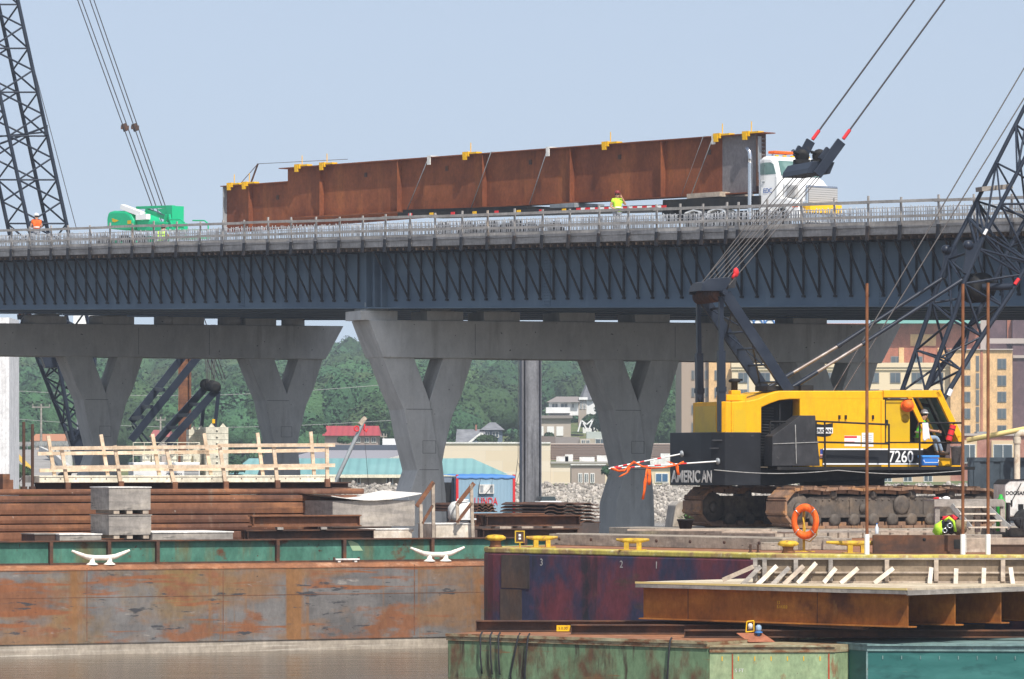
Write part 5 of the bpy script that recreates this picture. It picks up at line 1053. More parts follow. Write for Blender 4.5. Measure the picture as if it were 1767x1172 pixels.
# ================================================================ PURPLE CRANE BARGE
hb = thing('crane_barge', 'patchy purple and navy barge with yellow deck edge under the crane', 'barge', (0, 0, 0))
pl_ = [(-.74, 115.2), (-.735, 114.9), (-.70, 114.55), (-.63, 114.25), (-.5, 113.97), (-.3, 113.7), (6.45, 106.0), (9.0, 104.6), (22, 104.6), (30, 150), (5.0, 140), (2.2, 122.5), (1.3, 118.5), (-.35, 115.9)]
mb = MB(); mb.plan(pl_, -.8, DK-.14); mb.build('hull', X['purple_hull'], hb, .05)
ins = [(p[0], p[1]) for p in pl_]
mb = MB(); mb.plan(ins, DK-.139, DK-.004); mb.build('deck_edge', X['barge_yellow'], hb, .03)
k_ = [(-.2, 115.0), (6.7, 107.2), (9.1, 105.6), (21.5, 105.6), (29, 149), (5.6, 139.4), (2.8, 122.3), (1.6, 118.3)]
mb = MB(); mb.plan(k_, DK-.002, DK); mb.build('deck_plate', X['deck_rust'], hb)
BFv = Vector((6.75, -7.7, 0)).normalized(); nB = Vector((-BFv.y, BFv.x, 0))*-1
def hullpanel(s0, s1, z0, z1, mat_, name, th=.02):
    o = Vector((-.3, 113.7, 0)); mb = MB(); vs = []
    nb = Vector((BFv.y, -BFv.x, 0)); nb = nb if nb.y < 0 else -nb
    for s in (s0, s1):
        for t in (.004, th):
            for z in (z0, z1): p = o+BFv*s+nb*t; vs.append((p.x, p.y, z))
    mb.add(vs, [(0, 1, 3, 2), (4, 6, 7, 5), (0, 4, 5, 1), (2, 3, 7, 6), (0, 2, 6, 4), (1, 5, 7, 3)]); return mb.build(name, mat_, hb)
hullpanel(.05, 1.15, 1.75, 2.62, X['hull_brown'], 'doubler_plate')
hullpanel(.0, .85, -.5, 1.72, X['hull_brown'], 'bow_plate', .015)
mb = MB()
o = Vector((-.3, 113.7, 0)); nb = Vector((BFv.y, -BFv.x, 0)); nb = nb if nb.y < 0 else -nb
for i, s in enumerate((2.0, 3.1, 4.4, 5.6, 7.0)):
    pass
for s, ch in ((1.55, '3'), (4.6, '2'), (5.9, '1')): 
    p = o+BFv*s+nb*.006; text_mesh('draft_mark', ch, .26, nmat('faded_white', (.42, .40, .38)), hb, (p.x, p.y, 2.36), BFv, (0, 0, 1), .002)
# mats of timber
def tmat(plan, z0, z1, label, g='timber mats under the crane', bolts=0):
    t = thing('timber_mat', label, 'timber mat', (0, 0, 0), 0, g)
    # split into planks
    A, B_, C_, D_ = [V3((p[0], p[1], 0)) for p in plan]; n = max(2, int((D_-A).length/.31)); 
    for k in range(n):
        f, g_ = k/n, (k+1)/n-.03/n; a, b, c, d = A.lerp(D_, f), B_.lerp(C_, f), B_.lerp(C_, g_), A.lerp(D_, g_); j = random.uniform(-.008, .012); e = (b-a).normalized()*random.uniform(-.1, .1)
        mb = MB(); mb.plan([(a+e)[:2], (b+e)[:2], (c+e)[:2], (d+e)[:2]], z0, z1+j); mb.build('plank', X['timber_mat'], t, .012)
    if bolts:
        v = (B_-A); nrm = Vector((v.y, -v.x, 0)).normalized(); nrm = nrm if nrm.y < 0 else -nrm; mb = MB()
        for k in range(bolts): p = A+v*((k+.45)/bolts)+nrm*.12; mb.lathe([(.045, 0), (.045, .02), (.02, .03)], (p.x, p.y, (z0+z1)/2+.02), nrm, 10)
        mb.build('bolt', X['rust_dark'], t)
    return t
fm = [V3((*P(947, 930, 117.3)[:2], 0)), V3((*P(1350, 930, 110)[:2], 0))]; dv = (fm[1]-fm[0]).normalized(); pv = Vector((-dv.y, dv.x, 0)); pv = pv if pv.y > 0 else -pv
tmat([fm[0][:2], fm[1][:2], (fm[1]+pv*1.25)[:2], (fm[0]+pv*1.25)[:2]], DK+.005, DK+.31, 'weathered bolted timber mat along the purple barge edge', bolts=7)
for i in range(6):
    s = -5.6+i*1.95; A = TF.world((s, -4.2, 0)); B_ = TF.world((s+1.9, -4.2, 0)); C_ = TF.world((s+1.9, 4.4, 0)); D_ = TF.world((s, 4.4, 0))
    tmat([D_[:2], A[:2], B_[:2], C_[:2]], DK+.005, MT, 'grey timber mat under the tracks, %s' % ('at the end by the flower pot', 'second from the flower pot', 'third from the flower pot', 'third from the wooden steps', 'second from the wooden steps', 'beside the wooden steps')[i])
# loose planks on the mats in front of the track
for i, (x0, y0, x1, y1, Y0) in enumerate(((1085, 915, 1330, 911, 124.5), (1250, 914.5, 1395, 918, 120.5), (1345, 919, 1500, 912, 120), (1500, 913, 1620, 908, 122))):
    t = thing('plank', ['bleached long plank left of the life ring', 'short plank left of the life ring stand', 'wide grey sheet right of the life ring', 'pale plank in front of the track rollers'][i], 'plank', (0, 0, 0), 0, 'loose planks on the barge deck'); p0, p1 = P(x0, y0, Y0), P(x1, y1, Y0-.6); p0.z = p1.z = MT+.05 if i != 2 else MT+.08
    mb = MB(); mb.bar(p0, p1, .7, .05); mb.build('board', X['plywood'] if i == 2 else X['lumber_old'], t)
for i, (px, y, Y0, w_, h) in enumerate(((1405, 933, 110.8, .75, .34), (1445, 930, 110.5, .6, .3), (1335, 938, 110.2, .5, .2), (1690, 912, 116, 1.1, .3), (1640, 908, 118, .8, .3))):
    t = thing('timber_block', ['dark square block just right of the life ring', 'dark timber block between life ring and yellow bollard bar', 'small dark block left of the life ring', 'short timber block beside the right rusty pole', 'timber block under the folded gear'][i], 'timber block', P(px, y, Y0), R(-20), 'timber blocks on the barge'); t.location.z = DK+.005; mb = MB(); mb.bx(-w_/2, w_/2, -.3, .3, 0, h); mb.build('block', X['timber_mat'], t, .015)
# deck hardware
def at_deck(px, Y0, z=DK): v = P(px, 800, Y0); v.z = z; return v
def bollard(px, Y0, label, sc=1.0, base=False):
    t = thing('bollard', label, 'bollard', at_deck(px, Y0), 0, 'yellow bollards on the barge edge'); mb = MB(); mb.lathe([(.2*sc, 0), (.17*sc, .05), (.15*sc, .12*sc), (.17*sc, .2*sc)], n=18); mb.build('stem', X['rust_beam'], t); mb = MB(); mb.lathe([(.17*sc, .19*sc), (.30*sc, .23*sc), (.31*sc, .29*sc), (.22*sc, .35*sc), (.02, .37*sc)], n=18); mb.build('cap', X['worn_yellow'], t)
bollard(855, 114.4, 'yellow capped bollard on the rounded barge corner', .9); bollard(1360, 106.8, 'yellow capped bollard just left of the life ring', .85)
def kevel(px, Y0, label, rz, L_=.55):
    t = thing('mooring_cleat', label, 'cleat', at_deck(px, Y0), rz, 'yellow cleats on the barge edge'); mb = MB(); mb.tube((-L_, 0, .27), (-.15, 0, .24), .03, 8, 0, .07); mb.tube((-.15, 0, .24), (.15, 0, .24), .07, 8); mb.tube((.15, 0, .24), (L_, 0, .27), .07, 8, 0, .03)
    for x in (-.16, .16): mb.bx(x-.06, x+.06, -.06, .06, .02, .2)
    mb.bx(-.35, .35, -.14, .14, 0, .02); mb.build('horns', X['worn_yellow'], t)
kevel(1092, 110.3, 'yellow cleat in front of the weathered timber mat', R(-8), .42); kevel(1478, 106.6, 'larger yellow cleat beside the left rusty pole', R(5), .75); kevel(935, 113.9, 'yellow cleat wrapped with rope at the mat end', R(10), .42)
for i, (px, Y0) in enumerate(((1295, 107.6), (1308, 107.5))):
    t = thing('steel_pin', ['thin rusty pin left of its twin at the deck edge', 'thin rusty pin right of its twin at the deck edge'][i], 'pin', at_deck(px, Y0), 0, 'rusty pins at the deck edge'); mb = MB(); mb.tube((0, 0, 0), (0, 0, .2), .03); mb.tube((0, 0, 0), (0, 0, .02), .06); mb.build('pin', X['rust_dark'], t)
sg = thing('depth_sign', 'small yellow framed plate on a post at the barge edge', 'sign', at_deck(897, 113.3)); mb = MB(); mb.bx(-.13, -.1, -.02, .02, .13, .45); mb.bx(.1, .13, -.02, .02, .13, .45); mb.bx(-.099, .099, -.02, .02, .13, .16); mb.bx(-.099, .099, -.02, .02, .42, .45); mb.tube((0, 0, 0), (0, 0, .13), .022); mb.build('frame', X['worn_yellow'], sg); mb = MB(); mb.bx(-.098, .098, -.008, .008, .161, .419); mb.bx(-.04, .04, -.012, -.0085, .2, .38); mb.build('plate', X['rust_dark'], sg); mb = MB(); mb.bx(-.03, .03, -.016, -.0125, .3, .36); mb.bx(-.03, .03, -.016, -.0125, .22, .27); mb.build('marking', X['white'], sg)
lr = thing('life_ring', 'orange life ring with silver bands on a yellow post', 'life ring', at_deck(1389, 108.2)); zc = P(1389, 900, 108.2).z-DK
mb = MB(); mb.torus((0, -.08, 0), .315, .085, (.25, 1, 0), 32, 12); r_ = mb.build('ring', X['orange'], lr); r_.location = (0, 0, zc); r_.scale = (.88, 1, 1.12)
for k in range(4):
    a = math.pi/4+k*math.pi/2; mb = MB(); p = Vector((.97*.315*math.cos(a), 0, .315*math.sin(a))); mb.torus((0, 0, 0), .088, .012, Vector((-math.sin(a)*.97, .25*math.sin(a), math.cos(a))), 14, 6); b_ = mb.build('silver_band', X['chrome'], r_); b_.location = p+Vector((0, -.08-.24*p.x, 0))
mb = MB(); mb.tube((-.02, .1, 0), (-.02, .1, zc+.42), .035); mb.tube((-.02, .1, .0), (-.02, .1, .03), .1); mb.bx(-.25, .25, -.05, .25, 0, .018); mb.bar((-.02, .06, zc+.3), (-.02, -.1, zc+.3), .03); lrp = mb.build('stand', X['worn_yellow'], lr)
mb = MB(); mb.path([(-.05, -.02, zc+.1), (.0, -.12, zc-.2), (-.04, -.05, zc-.45), (.12, .0, zc-.5), (.28, -.02, zc-.35), (.33, -.08, zc-.05)], .016); mb.build('throw_line', X['worn_yellow'], lr)
# rusty box trough and poles with white feet
bxs = Fr(*at_deck(1507, 106.1)[:2], -3); a, b = bxs.sz(1507, 958), bxs.sz(1666, 924)
tb_ = bxs.thing('steel_trough', 'long rusty steel channel standing on edge at the barge side', 'steel channel'); mb = MB(); mb.bx(0, b[0], 0, .03, DK+.06, b[1]); mb.bx(0, b[0], .031, .7, b[1]-.03, b[1]); mb.bx(0, b[0], -.1, .7, DK+.005, DK+.055); mb.bx(0, .03, .031, .7, DK+.06, b[1]-.031); mb.build('channel', X['rust_dark'], tb_); mb = MB(); mb.bx(b[0]+.0, b[0]+.02, -.05, .72, DK+.03, b[1]); mb.build('end_plate', X['white_dull'], tb_); mb = MB(); mb.bx(b[0]-.28, b[0]-.1, -.012, -.002, b[1]-.32, b[1]-.1); mb.lathe([(.04, 0), (.04, .01)], (b[0]-1.0, -.001, b[1]-.1), (0, -1, 0), 10); mb.build('slot', X['black_matte'], tb_)
for i, (px, ytop) in enumerate(((1496, 489), (1661.5, 490), (1705, 488))):
    Y0 = 105.2; t = thing('rusty_pole', 'tall thin rusty pole with white foot, %s' % ('left of the rusty channel', 'at the right end of the rusty channel', 'in front of the wooden steps')[i], 'pole', at_deck(px, Y0), 0, 'tall rusty poles on the barge'); h = P(px, ytop, Y0).z-DK; zf = P(px, 924, Y0).z-DK
    mb = MB(); mb.tube((0, 0, zf), (0, 0, h), .04, 10); mb.build('pipe', X['pole_rust'], t); mb = MB(); mb.tube((0, 0, 0), (0, 0, zf+.03), .062, 12); mb.build('foot_sleeve', X['pvc'], t)
# pale kerb timber and dark hatch right of the channel
t = thing('kerb_timber', 'pale timber kerb right of the rusty channel', 'timber', at_deck(1735, 107.5)); mb = MB(); mb.bx(-1.0, 2.5, 0, .25, 0, .36); mb.build('timber', X['lumber_old'], t, .01)
t = thing('steel_plate', 'dark steel plate leaning at the far right of the barge', 'steel plate', at_deck(1745, 105.6)); mb = MB(); mb.bx(-.5, 2, 0, .5, 0, .21); mb.bx(-.52, 2, -.02, .5, .211, .225); mb.build('plate', X['rust_dark'], t)
# pot plant, concrete block, bottle
pt = thing('flower_pot', 'black flower pot with a small leafy plant by the tracks', 'pot', P(1183, 911, 126.5)); pt.location.z = MT+.0
mb = MB(); mb.lathe([(.16, 0), (.24, .29), (.26, .29), (.26, .33), (.23, .33), (.22, .28)], n=20); mb.build('pot', X['black_matte'], pt); mb = MB()
for k in range(46):
    a = random.uniform(0, 6.28); r0 = random.uniform(.02, .22); h = .31+random.uniform(0, .2)*(1-r0*2.2)+.02; c = Vector((r0*math.cos(a), r0*math.sin(a), h)); u_ = Vector((math.cos(a), math.sin(a), random.uniform(-.1, .6)))*.07; v_ = Vector((-math.sin(a), math.cos(a), 0))*.03; mb.add([c-u_*.3, c+u_*.4+v_, c+u_*1.3, c+u_*.4-v_], [(0, 1, 2, 3)])
mb.build('foliage', X['plant'], pt, recalc=False)
blk = Fr(*P(1190, 910, 139)[:2], 10); t = blk.thing('concrete_block', 'tapered pale concrete barrier block behind the flower pot', 'concrete block'); mb = MB(); a, b, c, d = blk.sz(1159, 913), blk.sz(1166, 872), blk.sz(1174, 865), blk.sz(1215, 865); e = blk.sz(1222, 913); mb.prism([(a[0], DK), b, c, d, (e[0], DK)], 0, 1.2); mb.build('block', nmat('pale_concrete', (.40, .36, .31), [((.3, .27, .23), (1.5, 1.5, .6), .5, .7, 4)], .9), t, .03)
bt = thing('water_bottle', 'clear plastic water bottle standing on the rusty channel', 'bottle', at_deck(1513, 109)); bt.location.z = P(1513, 922, 109).z; mb = MB(); mb.lathe([(.04, 0), (.045, .02), (.045, .17), (.018, .22), (.018, .25)], n=12); mb.build('bottle', nmat('clear_plastic', (.6, .68, .74), (), .15), bt); mb = MB(); mb.lathe([(.02, .25), (.02, .275)], n=10); mb.build('cap', X['cooler_blue'], bt)
# folded gear heap
gr_ = thing('safety_gear_bag', 'heap of lime vest, black harness and brown bag on the channel', 'bag', P(1637, 921, 107)); 
def blob(par, name, mat_, c, r, seed, amp=.25, n=14):
    rs = np.random.default_rng(seed); mb = MB(); mb.sph((0, 0, 0), 1.0, n); ph = rs.uniform(0, 6.28, 9)
    mb.v = [tuple(np.array(v)*np.array(r)*(1+amp*(math.sin(4*v[0]+ph[0])*math.sin(5*v[2]+ph[1])+.6*math.sin(7*v[1]+ph[2]+3*v[0])*math.sin(6*v[2]+ph[3])))+np.array(c)) for v in mb.v]
    return mb.build(name, mat_, par, recalc=False)
blob(gr_, 'vest', X['lime'], (-.22, 0, .1), (.15, .18, .2), 1); blob(gr_, 'harness', X['gear_dark'], (-.02, -.05, .17), (.2, .2, .19), 2); blob(gr_, 'bag', X['canvas'], (.27, .02, .16), (.19, .2, .18), 3); blob(gr_, 'red_cloth', X['red'], (.02, .06, .37), (.2, .17, .09), 4); mb = MB(); mb.path([(-.12, -.25, .32), (-.02, -.27, .4), (.1, -.26, .3), (.14, -.25, .05)], .035, 6); gs = mb.build('lime_strap', X['lime'], gr_)
mb = MB(); mb.torus((-.12, -.27, .08), .05, .018); mb.torus((.0, -.28, .2), .055, .018); mb.build('buckle', X['chrome'], gr_)
# wooden steps and landing
WS = Fr(*P(1612, 800, 123.5)[:2], 8); q4 = lambda x, y, d=0: WS.sz(x, y, d)
ws = WS.thing('wooden_steps', 'weathered wooden landing with four open steps beside the tracks', 'steps')
zt_ = q4(1650, 862)[1]
mb = MB(); a, b = q4(1612, 862), q4(1732, 862); mb.bx(a[0], b[0], 0, 1.2, zt_-.05, zt_); mb.bx(a[0], b[0], -.03, 0-.001, zt_-.2, zt_-.02); mb.build('landing', X['plywood'], ws)
for px in (1618, 1731, 1688):
    s = q4(px, 880)[0]; mb = MB(); mb.bx(s-.07, s+.07, .02, .14, MT, zt_-.051); mb.build('post', X['plywood'], ws)
for x0, x1 in ((1642, 1668), (1700, 1735)):
    mb = MB(); a, b = WS.q(x0, 872, -.1), WS.q(x1, 911, -.1); mb.bar(a+Vector((0, .0, 0)), b+Vector((0, -.5, 0)), .05, .14); mb.build('stringer', X['bucket_grey'], ws)
for k in range(4):
    y = 874+k*11.5; a, b = q4(1645+k*5.5, y), q4(1705+k*8, y); mb = MB(); mb.bx(a[0], b[0], -.25-k*.14, -.0-k*.14, a[1]-.04, a[1]); mb.build('tread', X['ply_new'], ws)
t = WS.thing('helmet', 'white dust mask lying on the wooden landing', 'mask', None, (q4(1637, 862)[0], .3, zt_)); mb = MB(); mb.lathe([(.12, 0), (.11, .05), (.05, .085), (.01, .09)], n=14); mb.build('mask', X['white'], t)
t = WS.thing('rag', 'red and white rag on the left end of the landing', 'rag', None, (q4(1620, 862)[0], .3, zt_)); blob(t, 'cloth', X['red'], (0, 0, .03), (.1, .08, .035), 8); blob(t, 'white_cloth', X['white'], (.1, 0, .025), (.06, .06, .03), 9)
# green cylinder, white generator, slate container, pipes
gc = WS.thing('gas_cylinder', 'bright green upright cylinder behind the wooden steps', 'cylinder', None, (q4(1727, 900, 1.6)[0], 1.6, MT)); mb = MB(); h = q4(1727, 858, 1.6)[1]-MT; mb.lathe([(.14, 0), (.14, h-.12), (.06, h), (.04, h+.08)], n=18); mb.build('body', X['green_plastic'], gc)
GN = Fr(*P(1734, 800, 129)[:2], 6); q5 = lambda x, y, d=0: GN.sz(x, y, d)
gn = GN.thing('generator', 'white tow behind generator at the right edge of the picture', 'generator'); z0, z1 = q5(1740, 892)[1], q5(1740, 829)[1]; mb = MB(); mb.prism([(0, z0), (3.2, z0), (3.2, z1+.05), (.15, z1), (0, z1-.12)], 0, 1.6); gb_ = mb.build('canopy', X['white_dull'], gn, .04)
mb = MB(); mb.prism([(.02, z1-.1), (.14, z1+.02), (3.2, z1+.08), (3.2, z1+.05), (.15, z1+.001), (0, z1-.12)], -.03, 1.63); mb.build('canopy_trim', X['black_matte'], gn)
text_mesh('lettering', 'DOOSAN', .15, X['black'], gb_, (.02, -.006, q5(1740, 854)[1]), (1, 0, 0), (0, 0, 1), .003, .004, width=.62)
mb = MB(); a, b = q5(1744, 874), q5(1747, 863); mb.bx(a[0], b[0], -.02, -.001, a[1], b[1]); a, b = q5(1757, 880), q5(1766, 870); mb.bx(a[0], b[0], -.02, -.001, a[1], b[1]); a, b = GN.q(1738, 880, -.015), GN.q(1762, 834, -.015); mb.bar(a, b, .02, .02); mb.build('latch', X['black_matte'], gn)
mb = MB(); mb.lathe([(.2, -.1), (.3, -.08), (.3, .08), (.2, .1)], (.55, -.1, MT+.3), (0, 1, 0), 18); mb.build('wheel', X['rubber'], gn); mb = MB(); mb.lathe([(.2, -.1), (.3, -.08), (.3, .08), (.2, .1)], (2.2, -.1, MT+.3), (0, 1, 0), 18); mb.build('wheel', X['rubber'], gn); mb = MB(); mb.bx(-.3, 3.2, .1, 1.5, MT+.25, z0-.002); mb.build('chassis', X['black_matte'], gn)
t = GN.thing('chair', 'dark folding chair beside the white generator', 'chair', None, (q5(1752, 905, -1.0)[0], -1.0, MT)); mb = MB(); mb.bx(-.22, .22, -.2, .2, .3, .36); mb.build('seat', X['gear_dark'], t); mb = MB(); mb.bx(-.25, -.2, -.2, .2, .36, .8); mb.build('backrest', X['gear_dark'], t)
for x in (-.2, .2):
    for y in (-.17, .17): mb = MB(); mb.tube((x, y, 0), (x, y, .3), .018, 6); mb.build('leg', X['gear_dark'], t)
CT_ = Fr(*P(1674, 800, 139)[:2], -4); q6 = lambda x, y, d=0: CT_.sz(x, y, d)
ct_ = CT_.thing('shipping_container', 'dark slate shipping container beyond the crane tracks', 'container'); z1 = q6(1680, 790)[1]; a, b = q6(1674, 880), q6(1830, 790)
mb = MB(); mb.bx(0, b[0], 0, 2.4, DK+.3, z1); mb.build('wall', X['container_grey'], ct_)
mb = MB()
for k in range(9): s = .12+k*.42; mb.bx(s, s+.2, -.035, -.001, DK+.4, z1-.14)
mb.build('corrugation', X['container_grey'], ct_); mb = MB(); mb.bx(-.02, b[0], -.05, 2.42, z1-.12, z1+.01); mb.bx(-.02, .1, -.05, .05, DK+.3, z1-.121); mb.build('frame', X['container_grey'], ct_)
mb = MB(); mb.bx(.3, 1.2, -.04, -.0355, DK+1.0, DK+1.25); mb.build('data_plate', X['bucket_grey'], ct_)
t = CT_.thing('pipe', 'long pale yellow pipe sloping above the slate container', 'pipe', 'pipes above the slate container'); p0, p1 = CT_.q(1668, 760, 1.0), CT_.q(1800, 734, 1.0); mb = MB(); mb.tube(p0, p1, .085, 12); mb.build('tube', X['pipe_yellow'], t)
t = CT_.thing('vent_pipe', 'upright cream pipe with elbow top at the right edge', 'pipe', 'pipes above the slate container'); p0, p1 = CT_.q(1755, 826, -.6), CT_.q(1755, 760, -.6); mb = MB(); mb.tube(p0-Vector((0, 0, 1)), p1, .1, 12); mb.path([p1, p1+Vector((0, 0, .15)), p1+Vector((.1, 0, .24)), p1+Vector((.6, 0, .26))], .11, 12); mb.tube(p1-Vector((0, 0, .1)), p1+Vector((0, 0, .1)), .125, 12); mb.build('tube', X['pipe_cream'], t)
# ================================================================ GREEN FLOATS IN FRONT
T1 = Fr(*P(773, 800, 102)[:2], math.degrees(math.atan2(-4.5, 5.9))); za = 1.02; sE = T1.S(1222)
f1 = T1.thing('pontoon', 'rusting light green pontoon with dark ropes hanging on it', 'pontoon', 'green pontoons in the foreground')
mb = MB(); mb.bx(0, sE-.0, 0, 5.5, -.4, za-.17); mb.build('hull', X['green_rust'], f1)
mb = MB(); mb.bx(-.03, sE+.0, -.03, 5.5, za-.168, za-.03); mb.bx(-.03, sE, -.06, -.031, za-.07, za-.0); mb.build('rim', X['green_rim'], f1); mb = MB(); mb.bx(0, sE, 0, 5.4, za-.028, za-.01); mb.build('deck', X['deck_rust'], f1)
for i, (px, lean) in enumerate(((833, 0), (850, .02), (864, .01), (898, -.25), (915, -.12), (1160, -.1))):
    s = T1.S(px); t = T1.thing('hanging_rope', 'dark rope hanging over the green pontoon, %s' % ('leftmost of the close pair', 'right one of the close pair', 'third from the left end', 'slanting one near the middle', 'just right of the slanting one', 'alone near the pontoon corner')[i], 'rope', 'ropes hanging on the pontoon'); mb = MB(); mb.path([(s, -.02, za+.05), (s, -.085, za-.02), (s+lean*.5, -.09, .5), (s+lean, -.05, .12 if i else .25), (s+lean, -.03, -.3 if i > 2 else .1)], .022, 6); mb.build('rope', X['gear_dark'], t)
c2 = T1.world((sE, 0, 0)); nn = T1.n
T2v = V3((*P(1441, 800, 97.6)[:2], 0)); f2 = thing('pontoon', 'pale green pontoon end with red stripes beside the teal one', 'pontoon', (0, 0, 0), 0, 'green pontoons in the foreground')
pp = [(c2.x+.03, c2.y), (T2v.x, T2v.y), (T2v.x+nn.x*5, T2v.y+nn.y*5), (c2.x+.03+nn.x*5, c2.y+nn.y*5)]
zb2 = P(1330, 1113, 97.5).z
mb = MB(); mb.plan(pp, -.4, zb2-.17); mb.build('hull', X['green_pale'], f2)
e2 = [(pp[0][0], pp[0][1]-.03), (pp[1][0], pp[1][1]-.03), pp[2], pp[3]]
mb = MB(); mb.plan(e2, zb2-.168, zb2-.01); mb.plan([(p[0], p[1]-.04) for p in e2[:2]]+[(p[0], p[1]-.028) for p in e2[1::-1]], zb2-.05, zb2-.0); mb.build('rim', X['green_rim'], f2)
fv = (V3((*pp[1], 0))-V3((*pp[0], 0))); fn = Vector((fv.y, -fv.x, 0)).normalized()
mb = MB()
for px, w_ in ((1262, .03), (1430, .035)):
    f = (px-1222)/(1441-1222); p = V3((*pp[0], 0))+fv*f; r = fv.normalized()*w_/2; vs = []
    for sg_ in (-1, 1):
        for t_ in (.004, .012):
            for z in (.15 if px < 1300 else -.3, zb2-.2): v = p+r*sg_+fn*t_; vs.append((v.x, v.y, z))
    mb.add(vs, [(0, 1, 3, 2), (4, 6, 7, 5), (0, 4, 5, 1), (2, 3, 7, 6), (0, 2, 6, 4), (1, 5, 7, 3)])
mb.build('red_stripe', nmat('faded_red_stripe', (.42, .075, .03), [((.25, .1, .05), (4, 4, 4), .5, .65, 6)], .6), f2)
p = V3((*pp[0], 0))+fv*((1266-1222)/219)+fn*.006; text_mesh('draft_mark', '5 FT', .11, X['white_dull'], f2, (p.x, p.y, P(1266, 1160, 97.5).z), fv, (0, 0, 1), .002)
mb = MB()
for k in range(7):
    p = V3((*pp[0], 0))+fv*(.1+k*.13)+fn*.004; mb.bar(p+Vector((0, 0, zb2-.36)), p+Vector((0, 0, zb2-.26)), .02, .01)
mb.build('lashing_point', X['clamp_yellow'], f2)
f3 = thing('pontoon', 'dark teal pontoon at the lower right corner', 'pontoon', (0, 0, 0), 0, 'green pontoons in the foreground')
pp3 = [(*P(1442, 800, 98.6)[:2],), (*P(1496, 800, 97.2)[:2],), (12.6, 96.9), (17, 104), (11.2, 104)]; pp3[0] = (pp3[0][0]+.02, pp3[0][1])
zb3 = P(1600, 1112, 97).z
mb = MB(); mb.plan(pp3, -.4, zb3-.16); mb.build('hull', X['teal'], f3); e3 = [(p[0], p[1]-.03) for p in pp3[:3]]+pp3[3:]; mb = MB(); mb.plan(e3, zb3-.158, zb3-.012); mb.plan([(e3[0][0], e3[0][1]-.05), (e3[1][0], e3[1][1]-.05), (e3[2][0], e3[2][1]-.05), e3[2], e3[1], e3[0]], zb3-.04, zb3); mb.build('rim', X['teal_rim'], f3)
mb = MB()
for k in range(12): x = pp3[1][0]+.35+k*.42; mb.bar((x, 97.2-.012-(x-pp3[1][0])*.065, zb3-.34), (x, 97.2-.012-(x-pp3[1][0])*.065, zb3-.26), .02, .01)
mb.bar((pp3[1][0]+.0, 97.19, -.3), (pp3[1][0]+.0, 97.19, zb3-.17), .04, .04); mb.build('lashing_point', X['teal_rim'], f3)
# beams lying on the floats
def fbeam(x0, ytop, x1, d, Y0, label, h, zb_=za):
    fr = Fr(*P(x0, 800, Y0)[:2], -1.0); t = fr.thing('steel_beam', label, 'steel beam', 'dark beams on the pontoons'); L_ = fr.S(x1); mb = MB(); mb.ibeam((0, .15, zb_), (L_, .15, zb_), h, .3, .03, .03); mb.build('section', X['rust_dark'], t); mb = MB(); mb.bx(.0, .02, 0.02, .28, zb_+.031, zb_+h-.031); mb.build('end_plate', X['rust_dark'], t); return t
fbeam(821, 1072, 1560, 0, 102.9, 'dark rusty beam, farthest of the three on the pontoons', P(900, 1071, 102.9).z-za); fbeam(985, 1078, 1700, 0, 101.4, 'dark rusty beam with yellow tag, middle one on the pontoons', P(1000, 1078, 101.4).z-za); fbeam(1181, 1087, 1800, 0, 99.4, 'dark rusty beam, nearest of the three on the pontoons', P(1300, 1087, 99.4).z-za)
t = thing('paper_tag', 'yellow tag with black marks at the end of a beam', 'tag', P(973, 1085, 101.5)); mb = MB(); mb.bx(-.17, .15, -.01, 0, -.06, .08); mb.build('tag', X['clamp_yellow'], t); text_mesh('lettering', '5.0.00', .09, X['black'], t, (-.13, -.013, -.02), (1, 0, 0), (0, 0, 1), .001)
t = thing('rust_plate', 'small square rusty plate tipped over the beam', 'steel plate', P(1305, 1108, 98.8)); mb = MB(); mb.add([(-.18, -.1, .0), (.42, -.1, .0), (.14, .18, .19), (-.44, .18, .19), (-.18, -.1, .012), (.42, -.1, .012), (.14, .18, .2), (-.44, .18, .2)], [(0, 1, 2, 3), (7, 6, 5, 4), (0, 4, 5, 1), (1, 5, 6, 2), (2, 6, 7, 3), (3, 7, 4, 0)]); mb.build('plate', nmat('red_brown_plate', (.30, .11, .06), [((.22, .08, .045), (4, 4, 4), .5, .65, 4)], .7), t)
t = thing('beam_lantern', 'blue barge lantern with clear lens on the rusty plate', 'lantern', P(1309, 1101, 98.9)); mb = MB(); mb.lathe([(.035, -.02), (.03, .1), (.09, .11), (.09, .14), (.05, .15)], n=14); mb.bx(-.09, .09, -.02, .02, -.0, .02); mb.build('body', X['tarp_blue'], t); mb = MB(); mb.lathe([(.055, .15), (.07, .2), (.065, .27), (.03, .3)], n=14); mb.build('lens', nmat('blue_lens', (.25, .36, .5), (), .15), t)
t = thing('work_lamp', 'small yellow framed work lamp beside the blue lantern', 'lamp', P(1294, 1091, 99.0)); mb = MB()
for a, b in (((-.09, 0), (-.07, .24)), ((-.07, .24), (.09, .26)), ((.09, .26), (.09, .02)), ((-.09, 0), (.09, .02))): mb.tube((a[0], 0, a[1]), (b[0], 0, b[1]), .016, 6)
mb.build('frame', X['clamp_yellow'], t); mb = MB(); mb.lathe([(.055, 0), (.055, .1), (.03, .13)], (0.01, 0.02, .07), n=12); mb.build('lamp_head', X['white_dull'], t)
